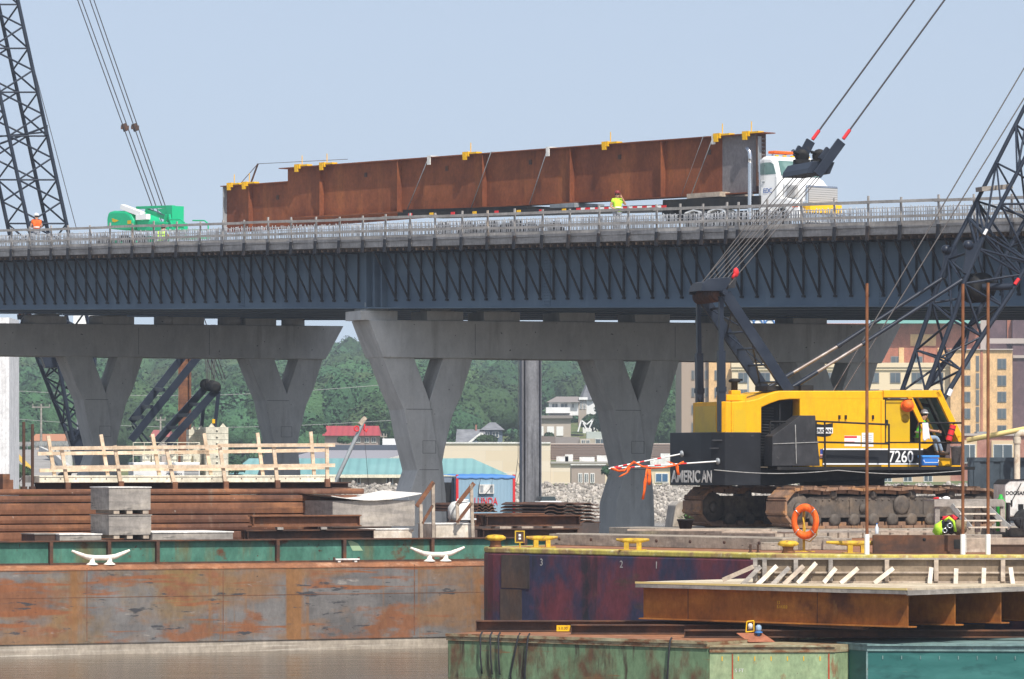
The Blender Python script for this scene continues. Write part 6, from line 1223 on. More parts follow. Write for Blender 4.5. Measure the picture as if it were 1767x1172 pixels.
# rusty plate girders with the form platform on top
RG = Fr(8.84, 97.0, math.degrees(math.atan2(-5.4, 5.75))); zr0_ = RG.sz(1567, 1083)[1]; zr1_ = RG.sz(1567, 1023)[1]; gl_ = RG.S(1111)
for k in range(5):
    d = k*1.72; t = RG.thing('plate_girder', 'orange rusted plate girder under the timber forms, %s' % ('nearest with its whole side showing', 'second with its end showing', 'third with its end showing', 'fourth in the dark', 'fifth, farthest in the dark')[k], 'girder', 'rusty girders under the timber forms')
    mb = MB(); mb.bx(gl_, 0, d-.012, d+.012, zr0_+.03, zr1_-.03); mb.build('web', X['rust_orange'], t); mb = MB(); mb.bx(gl_-.02, .02, d-.16, d+.16, zr1_-.028, zr1_); mb.bx(gl_-.02, .12, d-.16, d+.16, zr0_, zr0_+.028); mb.build('flange', X['rust_orange'], t)
    if k == 0:
        mb = MB()
        for px in (1188, 1411): s = RG.S(px); mb.bx(s-.008, s+.008, d-.02, d-.0125, zr0_+.03, zr1_-.03)
        mb.build('weld_seam', X['rust_dark'], t)
        p = RG.sz(1341, 1048); text_mesh('chalk_mark', '12\n5.14.0.0', .1, X['clamp_yellow'], t, (p[0], d-.016, p[1]+.08), (1, 0, 0), (0, 0, 1), .001)
        mb = MB(); mb.prism([(gl_+.5, zr0_-.001), (-1.2, zr0_-.001), (-1.2, zr0_-.08), (gl_+3, zr0_-.03)], -.1, .1); mb.build('shim', X['rust_dark'], t)
pf = RG.thing('form_platform', 'flat plywood form platform on the rusty girders', 'platform'); mb = MB(); mb.bx(gl_-.06, .14, -.22, 8.6, zr1_+.06, zr1_+.1); mb.build('deck', nmat('platform_plywood', (.46, .38, .27), [((.55, .48, .36), (.6, .6, .6), .48, .65, 5), ((.30, .2, .12), (1.3, 1.3, 1.3), .62, .7, 5)], .85), pf)
mb = MB(); mb.bx(gl_-.06, .14, -.2, -.1, zr1_+.002, zr1_+.058); mb.bx(.0, .12, -.099, 8.6, zr1_+.002, zr1_+.058); mb.bx(gl_-.05, .12, -.24, -.205, zr1_-.03, zr1_+.06); mb.bx(.1201, .16, -.22, 8.6, zr1_-.05, zr1_+.06); mb.build('edge_board', X['plywood'], pf); mb = MB(); mb.bx(gl_-.06, .15, -.245, -.225, zr1_+.062, zr1_+.108); mb.build('trim', X['pipe_yellow'], pf)
BK = Fr(8.84, 101.2, -1.5); q7 = lambda x, y, d=0: BK.sz(x, y, d)
bw = BK.thing('form_bulkhead', 'long weathered plywood form wall with upright studs on the platform', 'form wall'); zk0, zk1 = zr1_+.105, q7(1500, 963)[1]; x0, x1 = BK.S(1299), BK.S(1830)
xs = [x0]+[BK.S(p) for p in (1400, 1475, 1600, 1700)]+[x1]
for i in range(len(xs)-1): mb = MB(); mb.bx(xs[i]+.003, xs[i+1]-.003, 0, .02, zk0, zk1-.04); mb.build('panel', X['ply_form'], bw)
mb = MB(); mb.bx(x0-.05, x1, -.1, .12, zk1-.038, zk1); mb.build('top_rail', X['plywood'], bw); zm = q7(1500, 988)[1]; mb = MB(); mb.bx(x0, x1, -.045, -.001, zm-.02, zm+.02); mb.build('middle_rail', X['lumber_old'], bw); mb = MB(); mb.bx(x0, x1, -.08, -.001, zk0, zk0+.04); mb.build('bottom_rail', X['lumber_old'], bw)
for px in (1303, 1319, 1373, 1433, 1530, 1615, 1730): s = BK.S(px); mb = MB(); mb.bx(s-.05, s+.05, -.14, -.046, zk0+.041, zk1-.039); mb.build('stud', X['plywood'] if px < 1500 else X['lumber_old'], bw)
for i, (xa, ya, xb, yb, db) in enumerate(((1281, 1009, 1312, 978, -.5), (1299, 1017, 1340, 977, -.7), (1322, 1020, 1361, 980, -.8), (1352, 1009, 1386, 977, -.5), (1376, 1007, 1408, 972, -.5), (1421, 1006, 1442, 981, -.4), (1450, 1007, 1480, 981, -.5), (1508, 1007, 1541, 981, -.5), (1604, 1008, 1607, 980, -.4), (1649, 1009, 1650, 982, -.4), (1697, 1009, 1698, 981, -.4), (1748, 1009, 1744, 980, -.4), (1247, 1001, 1300, 978, -.2))):
    t = BK.thing('timber_brace', 'loose timber brace leaning on the form wall, %s' % ('first of the fan at its left end', 'second of the fan', 'third of the fan, reaching lowest', 'fourth of the fan, darker', 'fifth of the fan', 'short one after the fan', 'seventh from the left', 'eighth, just left of the long gap', 'first after the long gap', 'second after the long gap', 'third after the long gap', 'last at the right edge', 'low one beyond the wall end')[i], 'timber', 'loose braces on the form wall')
    mb = MB(); mb.bar(BK.q(xa, ya, db), BK.q(xb, yb, -.16), .10, .05, up=(0, 1, 0)); mb.build('board', X['plywood'] if i in (2, 0) else X['lumber_old'] if i in (3, 12) else X['ply_new'], t)
# ================================================================ FAR BANK
def hill(x, y):
    px = CX+F*x/max(y, 1); base = 3.0
    k = min(1, max(0, (px-1150)/250))
    if y > 560: base += (y-560)*(.0435-.008*k)+1.2*math.sin(x*.011+y*.004)*min(1, (y-560)/200)
    return base
mb = MB(); ys = [391.5, 400, 420, 440, 470, 500, 530, 560, 600, 650, 700, 760, 830, 900, 980, 1060, 1150, 1250, 1400, 1700]; xs = [-900, -500, -300]+list(range(-240, 241, 16))+[300, 500, 900]
vs = [(x, y, hill(x, y)-(.0 if y < 1400 else (y-1250)*.05)) for y in ys for x in xs]; n = len(xs)
mb.add(vs, [(j*n+i, j*n+i+1, (j+1)*n+i+1, (j+1)*n+i) for j in range(len(ys)-1) for i in range(n-1)], 0, True)
X['grass'] = nmat('bank_grass', (.11, .14, .05), [((.2, .19, .09), (.05, .05, .05), .45, .65, 5), ((.06, .10, .03), (.15, .15, .15), .5, .7, 5)], .95)
tag(mb.build('far_bank_ground', X['grass'], recalc=False), 'grassy ground of the far bank rising into a hill', 'ground', kind='structure')
mb = MB(); mb.add([(-900, 376, -.6), (900, 376, -.6), (900, 391.4, 2.95), (-900, 391.4, 2.95), (900, 396, 3.06), (-900, 396, 3.06)], [(0, 1, 2, 3), (3, 2, 4, 5)])
tag(mb.build('embankment', nmat('bank_gravel', (.36, .33, .28), [((.24, .22, .19), (.8, .8, .8), .45, .6, 5)], .95)), 'pale embankment slope under the riprap', 'embankment', kind='structure')
# riprap boulders
def rocks():
    bm = bmesh.new(); bmesh.ops.create_icosphere(bm, subdivisions=1, radius=1); base = np.array([v.co[:] for v in bm.verts]); fa = [[v.index for v in f.verts] for f in bm.faces]; bm.free()
    N_ = 12500; V_ = []; Fc = []
    for i in range(N_):
        f = rng.uniform(-.02, 1.03); x = rng.uniform(-47, 62); y = 377.5+14*f; z = -.2+3.2*f; r = rng.uniform(.09, .22)*(1 if rng.random() < .85 else 1.5)
        a = rng.uniform(0, 6.28); c_, s_ = math.cos(a), math.sin(a); sc = r*rng.uniform(.6, 1.25, 3); p = base*(1+rng.uniform(-.22, .22, (len(base), 1)))*sc; b = rng.uniform(-.6, .6); p = np.stack([p[:, 0]*c_-p[:, 1]*s_, p[:, 0]*s_+p[:, 1]*c_, p[:, 2]+b*p[:, 0]], 1)
        V_.append(p+np.array([x, y, z+r*.15])); Fc += [[k+i*len(base) for k in q_] for q_ in fa]
    me = bpy.data.meshes.new('riprap'); me.from_pydata(np.concatenate(V_).tolist(), [], Fc); me.materials.append(nmat('riprap_stone', (.38, .345, .30), [((.26, .23, .2), (.4, .4, .4), .45, .65, 4)], .9, island=.45)); return link('riprap', me)
tag(rocks(), 'pale broken riprap stones along the far shore', 'riprap', kind='stuff')
# ---- foliage
def leaf_mat(name, col, var=.35):
    m = nmat(name, col, (), .7, island=var); t = m.node_tree; p = t.nodes['Principled BSDF']; 
    at_ = t.nodes.new('ShaderNodeAttribute'); at_.attribute_name = 'crown'; h = [n_ for n_ in t.nodes if n_.bl_idname == 'ShaderNodeHueSaturation'][0]
    mr = t.nodes.new('ShaderNodeMapRange'); mr.inputs[3].default_value = .465; mr.inputs[4].default_value = .535; t.links.new(at_.outputs['Fac'], mr.inputs[0]); t.links.new(mr.outputs[0], h.inputs['Hue'])
    ml = t.nodes.new('ShaderNodeMath'); ml.operation = 'MULTIPLY'; ml.inputs[1].default_value = 7.13; fr_ = t.nodes.new('ShaderNodeMath'); fr_.operation = 'FRACT'; m3 = t.nodes.new('ShaderNodeMapRange'); m3.inputs[3].default_value = .7; m3.inputs[4].default_value = 1.55; m4 = t.nodes.new('ShaderNodeMath'); m4.operation = 'MULTIPLY'
    t.links.new(at_.outputs['Fac'], ml.inputs[0]); t.links.new(ml.outputs[0], fr_.inputs[0]); t.links.new(fr_.outputs[0], m3.inputs[0]); vl = h.inputs['Value'].links[0].from_socket; t.links.new(m3.outputs[0], m4.inputs[0]); t.links.new(vl, m4.inputs[1]); t.links.new(m4.outputs[0], h.inputs['Value'])
    tcn = t.nodes.new('ShaderNodeTexCoord'); nz = t.nodes.new('ShaderNodeTexNoise'); nz.inputs['Scale'].default_value = .7; nz.inputs['Detail'].default_value = 6; nz.inputs['Roughness'].default_value = .7; t.links.new(tcn.outputs['Object'], nz.inputs['Vector'])
    bp = t.nodes.new('ShaderNodeBump'); bp.inputs['Strength'].default_value = .9; bp.inputs['Distance'].default_value = .9; t.links.new(nz.outputs[0], bp.inputs['Height']); t.links.new(bp.outputs[0], p.inputs['Normal'])
    p.inputs['Specular IOR Level'].default_value = .2; p.inputs['Subsurface Weight'].default_value = 0
    return m
X['leaf'] = leaf_mat('broadleaf', (.046, .098, .040), .10); X['leaf2'] = leaf_mat('dark_leaf', (.035, .075, .028)); X['leaf_b'] = leaf_mat('blue_green_leaf', (.04, .09, .05))
X['bark'] = nmat('bark', (.12, .09, .07), [((.2, .16, .12), (2, 2, .5), .5, .7, 4)], .95)
def crown_pts(c, rx, rz, n, lobes, leaf):
    """leaf clumps through a lobed crown -> verts (n,4,3)"""
    L_ = []
    for k in range(lobes):
        d = rng.normal(size=3); d /= np.linalg.norm(d); d[2] = abs(d[2])*.9-.25; L_.append((d*np.array([rx, rx, rz])*rng.uniform(.35, .68), rng.uniform(.38, .62)))
    idx = rng.integers(0, lobes, n); ctr = np.array([l[0] for l in L_])[idx]; rad = np.array([l[1] for l in L_])[idx]
    d = rng.normal(size=(n, 3)); d /= np.linalg.norm(d, axis=1, keepdims=True); low = d[:, 2] < -.3; d[low, 2] *= -.6
    rr = rad*rng.uniform(.6, 1.06, n)**.5; p = ctr+d*rr[:, None]*np.array([rx, rx, rz]); 
    nrm = d+rng.normal(size=(n, 3))*.24; nrm /= np.linalg.norm(nrm, axis=1, keepdims=True)
    u = np.cross(nrm, rng.normal(size=(n, 3))); u /= np.linalg.norm(u, axis=1, keepdims=True); v = np.cross(nrm, u)
    s = (leaf*rng.uniform(.6, 1.35, n))[:, None]; u *= s*.5; v *= s*.36
    q_ = np.stack([p-u*1.15, p-v+u*.1, p+u*1.1, p+v-u*.15], 1)
    return q_+np.array(c)
def foliage_obj(name, quads, mat_, vals, parent=None):
    n = len(quads); me = bpy.data.meshes.new(name); V_ = quads.reshape(-1, 3); me.vertices.add(n*4); me.vertices.foreach_set('co', V_.ravel()); me.loops.add(n*4); me.loops.foreach_set('vertex_index', np.arange(n*4)); me.polygons.add(n); me.polygons.foreach_set('loop_start', np.arange(n)*4); me.polygons.foreach_set('loop_total', np.full(n, 4))
    at_ = me.attributes.new('crown', 'FLOAT', 'FACE'); at_.data.foreach_set('value', vals.astype(np.float32)); me.materials.append(mat_); me.update(); me.validate(); return link(name, me, parent)
Q_ = []; Vl = []
cr = []
_bm = bmesh.new(); bmesh.ops.create_icosphere(_bm, subdivisions=2, radius=1); _iv = np.array([v.co[:] for v in _bm.verts]); _if = np.array([[v.index for v in f.verts] for f in _bm.faces]); _bm.free()
LV, LF, LC = [], [], []
def crown_full(c, rx, rz, n, lobes, leaf, val):
    """rounded leaf masses that make up a crown, with loose leaf sprays over them"""
    c = np.array(c); top = np.array([0, 0, 1.0])
    for k in range(lobes):
        d = rng.normal(size=3); d /= np.linalg.norm(d); d[2] = abs(d[2])*1.1-.3; ctr = d*np.array([rx, rx, rz])*rng.uniform(.4, .62); r = rng.uniform(.40, .58)
        if k == 0: ctr = np.zeros(3); r = .62
        a = rng.uniform(0, 6.28, 6); jit = 1+.10*np.sin(4.3*_iv[:, 0]+a[0])*np.sin(5.1*_iv[:, 1]+a[1])+.09*np.sin(7.7*_iv[:, 2]+a[2]+3*_iv[:, 0])+rng.uniform(-.05, .05, len(_iv))
        p = ctr+_iv*jit[:, None]*r*np.array([rx, rx, rz]); LF.append(_if+sum(len(v) for v in LV[-0:]) if False else _if+crown_full.n); crown_full.n += len(_iv); LV.append(p+c); LC.append(np.full(len(_if), val))
        m = n//lobes; dd = rng.normal(size=(m, 3)); dd /= np.linalg.norm(dd, axis=1, keepdims=True); dd[:, 2] = np.where(dd[:, 2] < -.4, -dd[:, 2], dd[:, 2])
        q0 = ctr+dd*(r*rng.uniform(.95, 1.2, m))[:, None]*np.array([rx, rx, rz])+c; nn = dd+rng.normal(size=(m, 3))*.3; u = np.cross(nn, rng.normal(size=(m, 3))); u /= np.linalg.norm(u, axis=1, keepdims=True); v = np.cross(nn, u); v /= np.linalg.norm(v, axis=1, keepdims=True); s_ = (leaf*rng.uniform(.5, 1.2, m))[:, None]*.5; u *= s_; v *= s_*.7
        Q_.append(np.stack([q0-u*1.15, q0-v+u*.1, q0+u*1.1, q0+v-u*.15], 1)); Vl.append(np.full(m, val))
crown_full.n = 0
for i in range(820):
    Y = 585+(1190-585)*rng.random()**.9; px = rng.uniform(-260, 1500) if i < 500 else rng.uniform(-50, 1250) if i < 700 else rng.uniform(1500, 2300)
    x = (px-CX)*Y/F; z = hill(x, Y)
    if 880 < px < 1075 and Y < 770: continue
    if 760 < px < 890 and Y < 640: continue
    cr.append((Y, px, x, z))
for Y, px, x, z in sorted(cr):
    rx = rng.uniform(4.4, 8.2); rz = rng.uniform(4.5, 7.8); crown_full((x, Y, z+rz*.55), rx, rz, 1700 if Y < 800 else 1250, int(rng.integers(6, 10)), .62, rng.random())
for i in range(620):
    Y = rng.uniform(578, 860); px = rng.uniform(-260, 1300)
    if 905 < px < 1060 and Y < 740 or 770 < px < 885 and Y < 625: continue
    x = (px-CX)*Y/F; n = 170; Q_.append(crown_pts((x, Y, hill(x, Y)+.9), rng.uniform(2, 3.6), rng.uniform(1.4, 2.6), n, 5, .6)); Vl.append(np.full(n, rng.random()))
def forest_mesh():
    Lv = np.concatenate(LV); Lf = np.concatenate(LF); Qv = np.concatenate(Q_).reshape(-1, 3); nq = len(Qv)//4; nt_ = len(Lf); me = bpy.data.meshes.new('forest')
    me.vertices.add(len(Lv)+len(Qv)); me.vertices.foreach_set('co', np.concatenate([Lv, Qv]).ravel()); me.loops.add(nt_*3+nq*4); me.loops.foreach_set('vertex_index', np.concatenate([Lf.ravel(), len(Lv)+np.arange(nq*4)]))
    me.polygons.add(nt_+nq); me.polygons.foreach_set('loop_start', np.concatenate([np.arange(nt_)*3, nt_*3+np.arange(nq)*4])); me.polygons.foreach_set('loop_total', np.concatenate([np.full(nt_, 3), np.full(nq, 4)])); me.polygons.foreach_set('use_smooth', np.concatenate([np.ones(nt_, bool), np.zeros(nq, bool)]))
    at_ = me.attributes.new('crown', 'FLOAT', 'FACE'); at_.data.foreach_set('value', np.concatenate(LC+Vl).astype(np.float32)); me.materials.append(X['leaf']); me.update(); return link('forest', me)
fo = forest_mesh(); tag(fo, 'dense green woods covering the far hillside', 'forest', kind='stuff')
def tree(px, ytop, ybase, wpx, Y, label, mat_='leaf', n=1400, leaf=.5, kind='tree', g=None, name='tree'):
    p = P(px, ybase, Y); sc = Y/F; H = (ybase-ytop)*sc; rx = wpx*sc/2; gz = hill(p.x, Y)-.2; base = min(p.z, gz) if gz > p.z-6 else p.z
    t = thing(name, label, kind, (p.x, Y, base), 0, g); top = p.z+H-base; rz = min(H*.5, top*.48)
    mb = MB(); mb.tube((0, 0, 0), (0.1, 0, top*.55), rx*.09+.05, 8, 0, rx*.04+.03)
    for k in range(5): a = k*1.3; mb.tube((0.06, 0, top*(.3+.05*k)), (rx*.55*math.cos(a), rx*.55*math.sin(a), top*(.55+.06*k)), rx*.04+.02, 6, 0, .02)
    mb.build('trunk', X['bark'], t)
    cz = top-rz*1.0; qd = crown_pts((0, 0, cz), rx, rz, n, 9, leaf); foliage_obj('crown', qd, X[mat_], np.full(n, rng.random()), t); return t
tree(545, 715, 768, 46, 545, 'pale green tree left of the red roofed house', n=1500, leaf=.55); tree(468, 690, 770, 60, 600, 'tree behind the far pier column beside the pale one', n=1500, leaf=.6)
tree(400, 655, 770, 90, 620, 'tall broad tree behind the cream counterweights', n=2400, leaf=.65); tree(405, 782, 836, 40, 400, 'small blue green conifer beside the cream counterweights', 'leaf_b', n=900, leaf=.35)
tree(640, 700, 766, 44, 590, 'dark bushy tree right of the red roofed house', 'leaf2', n=1300, leaf=.55); tree(595, 752, 770, 30, 500, 'low bush in front of the red roofed house', n=700, leaf=.45, kind='bush', name='bush')
tree(1022, 712, 752, 40, 690, 'dark rounded tree right of the white hillside house', 'leaf2', n=1100, leaf=.6); tree(946, 745, 765, 20, 660, 'small round bush below the white house garage', 'leaf2', n=500, leaf=.5, kind='bush', name='bush')
tree(30, 795, 842, 46, 330, 'leafy bush beside the white panel at far left', n=1200, leaf=.35, kind='bush', name='bush'); tree(45, 690, 765, 70, 640, 'dark tree behind the left utility pole', 'leaf2', n=1400, leaf=.65); tree(1150, 690, 790, 70, 640, 'tall tree at the left edge of the hotel', n=1500, leaf=.65)
tree(840, 748, 770, 36, 590, 'dark shrub in front of the grey blue house', 'leaf2', n=700, leaf=.5, kind='bush', name='bush'); tree(1048, 800, 834, 22, 402, 'small green bush by the tan annex', n=500, leaf=.3, kind='bush', name='bush'); tree(700, 690, 780, 70, 650, 'tall tree behind the nearest pier column', n=1400, leaf=.65); tree(190, 700, 775, 90, 640, 'broad tree behind the left crane boom', n=1600, leaf=.65); tree(300, 690, 775, 80, 660, 'broad tree behind the rusty pile', n=1500, leaf=.65)
tree(1165, 660, 730, 60, 690, 'bluish tree beside the grey hotel wing', 'leaf_b', n=1300, leaf=.65)
# ---- buildings
SHING = nmat('grey_shingle', (.17, .175, .19), [((.22, .225, .24), (.6, .6, .6), .45, .65, 4)], .9); WIN = nmat('far_window', (.05, .07, .085), [((.09, .115, .13), (.25, .25, .25), .4, .6, 2)], .12)
def bld(name, label, cat, px0, px1, Y, rot=0, group=None):
    fr = Fr(*P(px0, 800, Y)[:2], rot); t = fr.thing(name, label, cat, group); return fr, t
def win(fr, t, x0, y0, x1, y1, d=0, mat_=None, frame=None):
    a, b = fr.sz(x0, y1, d), fr.sz(x1, y0, d); mb = MB(); mb.bx(a[0]-.08, b[0]+.08, d-.09, d-.002, a[1]-.1, b[1]+.08, 1); mb.bx(a[0], b[0], d-.12, d-.0905, a[1], b[1], 0); mb.bx((a[0]+b[0])/2-.03, (a[0]+b[0])/2+.03, d-.15, d-.1205, a[1], b[1], 1); return mb.build('window', [mat_ or WIN, frame or X['white_dull']], t)
def wall(fr, t, x0, y0, x1, y1, d, dep, mat_, name='wall', zb_=None):
    a, b = fr.sz(x0, y1, d), fr.sz(x1, y0, d); mb = MB(); mb.bx(a[0], b[0], d, d+dep, a[1] if zb_ is None else zb_, b[1]); return mb.build(name, mat_, t)
# cream store
store_m = nmat('cream_panels', (.62, .52, .40), brick=((.66, .58, .47), (.60, .50, .36), (.55, .5, .42), 3.4, 1.05, .012), rough=.8)
fr, t = bld('store_building', 'wide cream panelled store with a louvred brown section at its right', 'building', 690, 1160, 432)
wall(fr, t, 690, 764, 950, 838, 0, 40, store_m, zb_=2.5); wall(fr, t, 690, 763, 950, 765.5, -.15, .149, X['white_dull'], 'parapet')
wall(fr, t, 950.2, 800, 1180, 838, .2, 30, store_m, 'lower_wall', 2.5); wall(fr, t, 950.2, 796.5, 1180, 799.8, -.1, 12, nmat('grey_fascia', (.36, .34, .32)), 'fascia')
lou = nmat('brown_louver', (.23, .17, .145), [((.32, .26, .22), (.05, .05, 3.2), .5, .55, 0)], .8)
mb = MB(); a, b = fr.sz(950.5, 794, 4), fr.sz(1180, 765, 4)
for k in range(9): z = a[1]+(b[1]-a[1])*k/9; mb.bx(a[0], b[0], 4, 20, z, z+(b[1]-a[1])/9*.62, 0); mb.bx(a[0], b[0], 4.15, 20, z+(b[1]-a[1])/9*.62+.002, z+(b[1]-a[1])/9-.002, 1)
mb.build('louver', [nmat('brown_slats', (.24, .18, .15)), nmat('pale_slats', (.50, .45, .40))], t)
for px, w_, h in ((960, 1.2, .5), (975, .8, .7), (1000, 1.5, .45), (1030, 1.2, .6), (1140, 2, .8)): a = fr.sz(px, 796.4, 1); mb = MB(); mb.bx(a[0], a[0]+w_, 1, 2.5, a[1], a[1]+h); mb.build('roof_unit', X['white_dull'], t)
fr, t = bld('annex_building', 'small grey tan flat annex with three narrow windows', 'building', 986, 1044, 405)
wall(fr, t, 986, 803, 1044, 840, 0, 8, nmat('tan_siding', (.33, .27, .23)), zb_=2.5); wall(fr, t, 985, 801, 1046, 803.0, -.2, 8.3, X['white_dull'], 'parapet')
for px in (999, 1009.5, 1020): win(fr, t, px, 818, px+4.5, 832)
fr, t = bld('shop_building', 'low pale shop with a wide blue window beyond the second pier', 'building', 1120, 1180, 408); wall(fr, t, 1118, 806, 1215, 838, 0, 8, nmat('pale_stucco', (.62, .52, .36)), zb_=2.5); wall(fr, t, 1117, 792, 1216, 805.8, -.3, 8.5, X['white_dull'], 'parapet'); win(fr, t, 1132, 818, 1152, 831, mat_=nmat('blue_window', (.05, .12, .22), (), .15)); win(fr, t, 1170, 818, 1190, 831)
# teal roof
fr, t = bld('teal_roof_building', 'long low building with a teal metal hip roof', 'building', 395, 875, 402)
brick_t = nmat('tan_brick', (.36, .26, .19), [((.42, .32, .24), (.5, .5, .5), .45, .6, 3)], .9); wall(fr, t, 402, 819, 866, 839, 0, 14, brick_t, zb_=2.5)
e0, e1 = fr.sz(394, 819, -1), fr.sz(876, 819, -1); r0, r1 = fr.sz(430, 791, 7), fr.sz(815, 791, 7); ze = e0[1]
mb = MB(); mb.add([(e0[0], -1, ze), (e1[0], -1, ze), (e1[0], 15, ze), (e0[0], 15, ze), (r0[0], 7, r0[1]), (r1[0], 7, r0[1])], [(0, 1, 5, 4), (1, 2, 5), (2, 3, 4, 5), (3, 0, 4), (3, 2, 1, 0)]); mb.build('roof', nmat('teal_metal_roof', (.16, .33, .325), [((.20, .38, .37), (.1, .1, .1), .45, .6, 3)], .45, wave=(.35, .1)), t)
mb = MB(); mb.bx(e0[0], e1[0], -1.08, -1.0, ze-.3, ze-.0); mb.build('fascia', X['cream'], t)
for px in (428, 580, 612, 668, 800, 830): win(fr, t, px, 824, px+9, 834, mat_=X['rust_dark'])
# dark roofed building
fr, t = bld('warehouse', 'low warehouse with dark parapet and pale grey sloping roof', 'building', 470, 700, 445); wall(fr, t, 470, 768, 700, 838, 8, 20, nmat('navy_parapet', (.075, .09, .115), (), .7), zb_=2.5); a, b = fr.sz(474, 795, 0), fr.sz(700, 777, 7.9)
mb = MB(); mb.add([(a[0], -0, a[1]), (b[0], 0, a[1]), (b[0], 7.9, b[1]), (a[0]+4, 7.9, b[1]), (a[0], 0, 2.5), (b[0], 0, 2.5), (b[0], 7.9, 2.5), (a[0], 7.9, 2.5)], [(0, 1, 2, 3), (0, 4, 5, 1), (4, 7, 6, 5), (1, 5, 6, 2), (0, 3, 7, 4)]); mb.build('roof', nmat('pale_grey_roof', (.27, .265, .29)), t); a, b, c = fr.sz(664, 792.5, -.2), fr.sz(700, 792.5, -.2), fr.sz(700, 783, -.2); mb = MB(); mb.prism([a, b, c], -.2, -.02); mb.build('gable', X['white_dull'], t); wall(fr, t, 660, 757, 700, 767.8, 14, 6, X['white'], 'roof_unit')
# red roof house
def house(label, px0, px1, yr, ye, yb, Y, roof_m, wall_m, dep=9, hip=.12, wins=(), name='house', zb_=None):
    fr, t = bld(name, label, 'house', px0, px1, Y); a, b = fr.sz(px0, ye, 0), fr.sz(px1, ye, 0); zz = fr.sz(px0, yb, 0)[1] if zb_ is None else zb_; zr = fr.sz(px0, yr, dep/2)[1]; L_ = b[0]-a[0]; i = L_*.04
    mb = MB(); mb.bx(a[0]+i, b[0]-i, .5, dep-.5, zz-3, a[1]); mb.build('wall', wall_m, t); h = L_*hip
    mb = MB(); mb.add([(a[0], -.1, a[1]+.0), (b[0], -.1, a[1]), (b[0], dep+.1, a[1]), (a[0], dep+.1, a[1]), (a[0]+h, dep/2, zr), (b[0]-h, dep/2, zr)], [(0, 1, 5, 4), (1, 2, 5), (2, 3, 4, 5), (3, 0, 4), (3, 2, 1, 0)]); mb.build('roof', roof_m, t)
    for x0, y0, x1, y1 in wins: win(fr, t, x0, y0, x1, y1, .5)
    return fr, t
house('red metal roofed house at the foot of the woods', 556, 656, 735, 752, 768, 560, nmat('red_metal_roof', (.36, .055, .06), (), .5, wave=(.4, .08)), nmat('pale_brick', (.34, .27, .24)), wins=((590, 756, 600, 763), (615, 756, 621, 763), (630, 756, 636, 763), (642, 756, 648, 763)), hip=.04)
fr, t = house('grey blue house with a tall hip roof and white gable', 786, 838, 741, 764, 772, 600, SHING, nmat('blue_grey_siding', (.14, .19, .26)), hip=.03)
a, b, c = fr.sz(812, 764, -1.2), fr.sz(849, 764, -1.2), fr.sz(830, 749, -1.2); mb = MB(); mb.prism([a, b, c], -1.2, 3, 0); mb.build('gable', nmat('blue_grey_gable', (.14, .19, .26)), t); mb = MB(); mb.bar((a[0]-.2, -1.35, a[1]), (c[0], -1.35, c[1]+.1), .1, .28); mb.bar((b[0]+.2, -1.35, b[1]), (c[0], -1.35, c[1]+.1), .1, .28); mb.build('bargeboard', X['white'], t)
wall(fr, t, 832, 742, 867, 770, 4, 7, nmat('slate_siding', (.12, .15, .2)), 'wing'); a, b = fr.sz(828, 742, 3.5), fr.sz(871, 742, 3.5); c = fr.sz(850, 729, 7.5); mb = MB(); mb.add([(a[0], 3.5, a[1]), (b[0], 3.5, a[1]), (b[0], 11.5, a[1]), (a[0], 11.5, a[1]), (c[0]-.4, 7.5, c[1]), (c[0]+.4, 7.5, c[1])], [(0, 1, 5, 4), (1, 2, 5), (2, 3, 4, 5), (3, 0, 4), (3, 2, 1, 0)]); mb.build('wing_roof', SHING, t); win(fr, t, 838, 746, 844, 754, 4); win(fr, t, 850, 746, 860, 754, 4); wall(fr, t, 820, 733, 823, 745, 4, .6, nmat('chimney_brick', (.3, .14, .1)), 'chimney')
# white hillside house
fr, t = bld('hillside_house', 'white two storey house with balcony above a three door garage', 'house', 915, 1010, 700); grey_r = nmat('brown_grey_roof', (.25, .22, .2)); wall(fr, t, 915, 722, 985, 753, 0, 9, nmat('tan_garage', (.42, .36, .3)), 'garage', 5); wall(fr, t, 912, 717, 988, 722, -.6, 9.6, grey_r, 'garage_roof')
for px in (932, 950, 966): wall(fr, t, px-6, 736, px+6, 752, -.12, .118, X['white'], 'garage_door')
wall(fr, t, 947, 694, 998, 717, 3, 8, X['white'], 'wall'); wall(fr, t, 998.2, 690, 1012, 735, 3.5, 7, nmat('tan_stone_wall', (.36, .31, .26)), 'tower_wall'); wall(fr, t, 942, 703, 984, 713, 1.5, 1.4, X['white'], 'balcony'); a, b = fr.sz(943, 694, 2), fr.sz(1000, 694, 2); c = fr.sz(960, 684.5, 7); d = fr.sz(998, 684.5, 7); mb = MB(); mb.add([(a[0], 2, a[1]), (b[0], 2, a[1]), (b[0], 12, a[1]), (a[0], 12, a[1]), (c[0], 7, c[1]), (d[0], 7, c[1])], [(0, 1, 5, 4), (1, 2, 5), (2, 3, 4, 5), (3, 0, 4), (3, 2, 1, 0)]); mb.build('roof', grey_r, t)
for x0, x1 in ((953, 962), (968, 979), (987, 990)): win(fr, t, x0, 697, x1, 703, 3)
wall(fr, t, 999, 685.5, 1014, 690, 3, 8, X['white'], 'tower_parapet'); win(fr, t, 1001, 694, 1004, 705, 3.5); win(fr, t, 1007, 694, 1010, 705, 3.5)
st_ = fr.thing('steeple', 'small white church steeple behind the white hillside house', 'steeple'); a = fr.sz(1018, 690, 20); mb = MB(); mb.bx(a[0]-1.2, a[0]+1.2, 19, 21.4, 6, a[1]); mb.build('tower', X['white'], st_); mb = MB(); mb.lathe([(1.9, 0), (.02, 4.2)], (a[0], 20.2, a[1]), n=8, sm=False); mb.build('spire', SHING, st_)
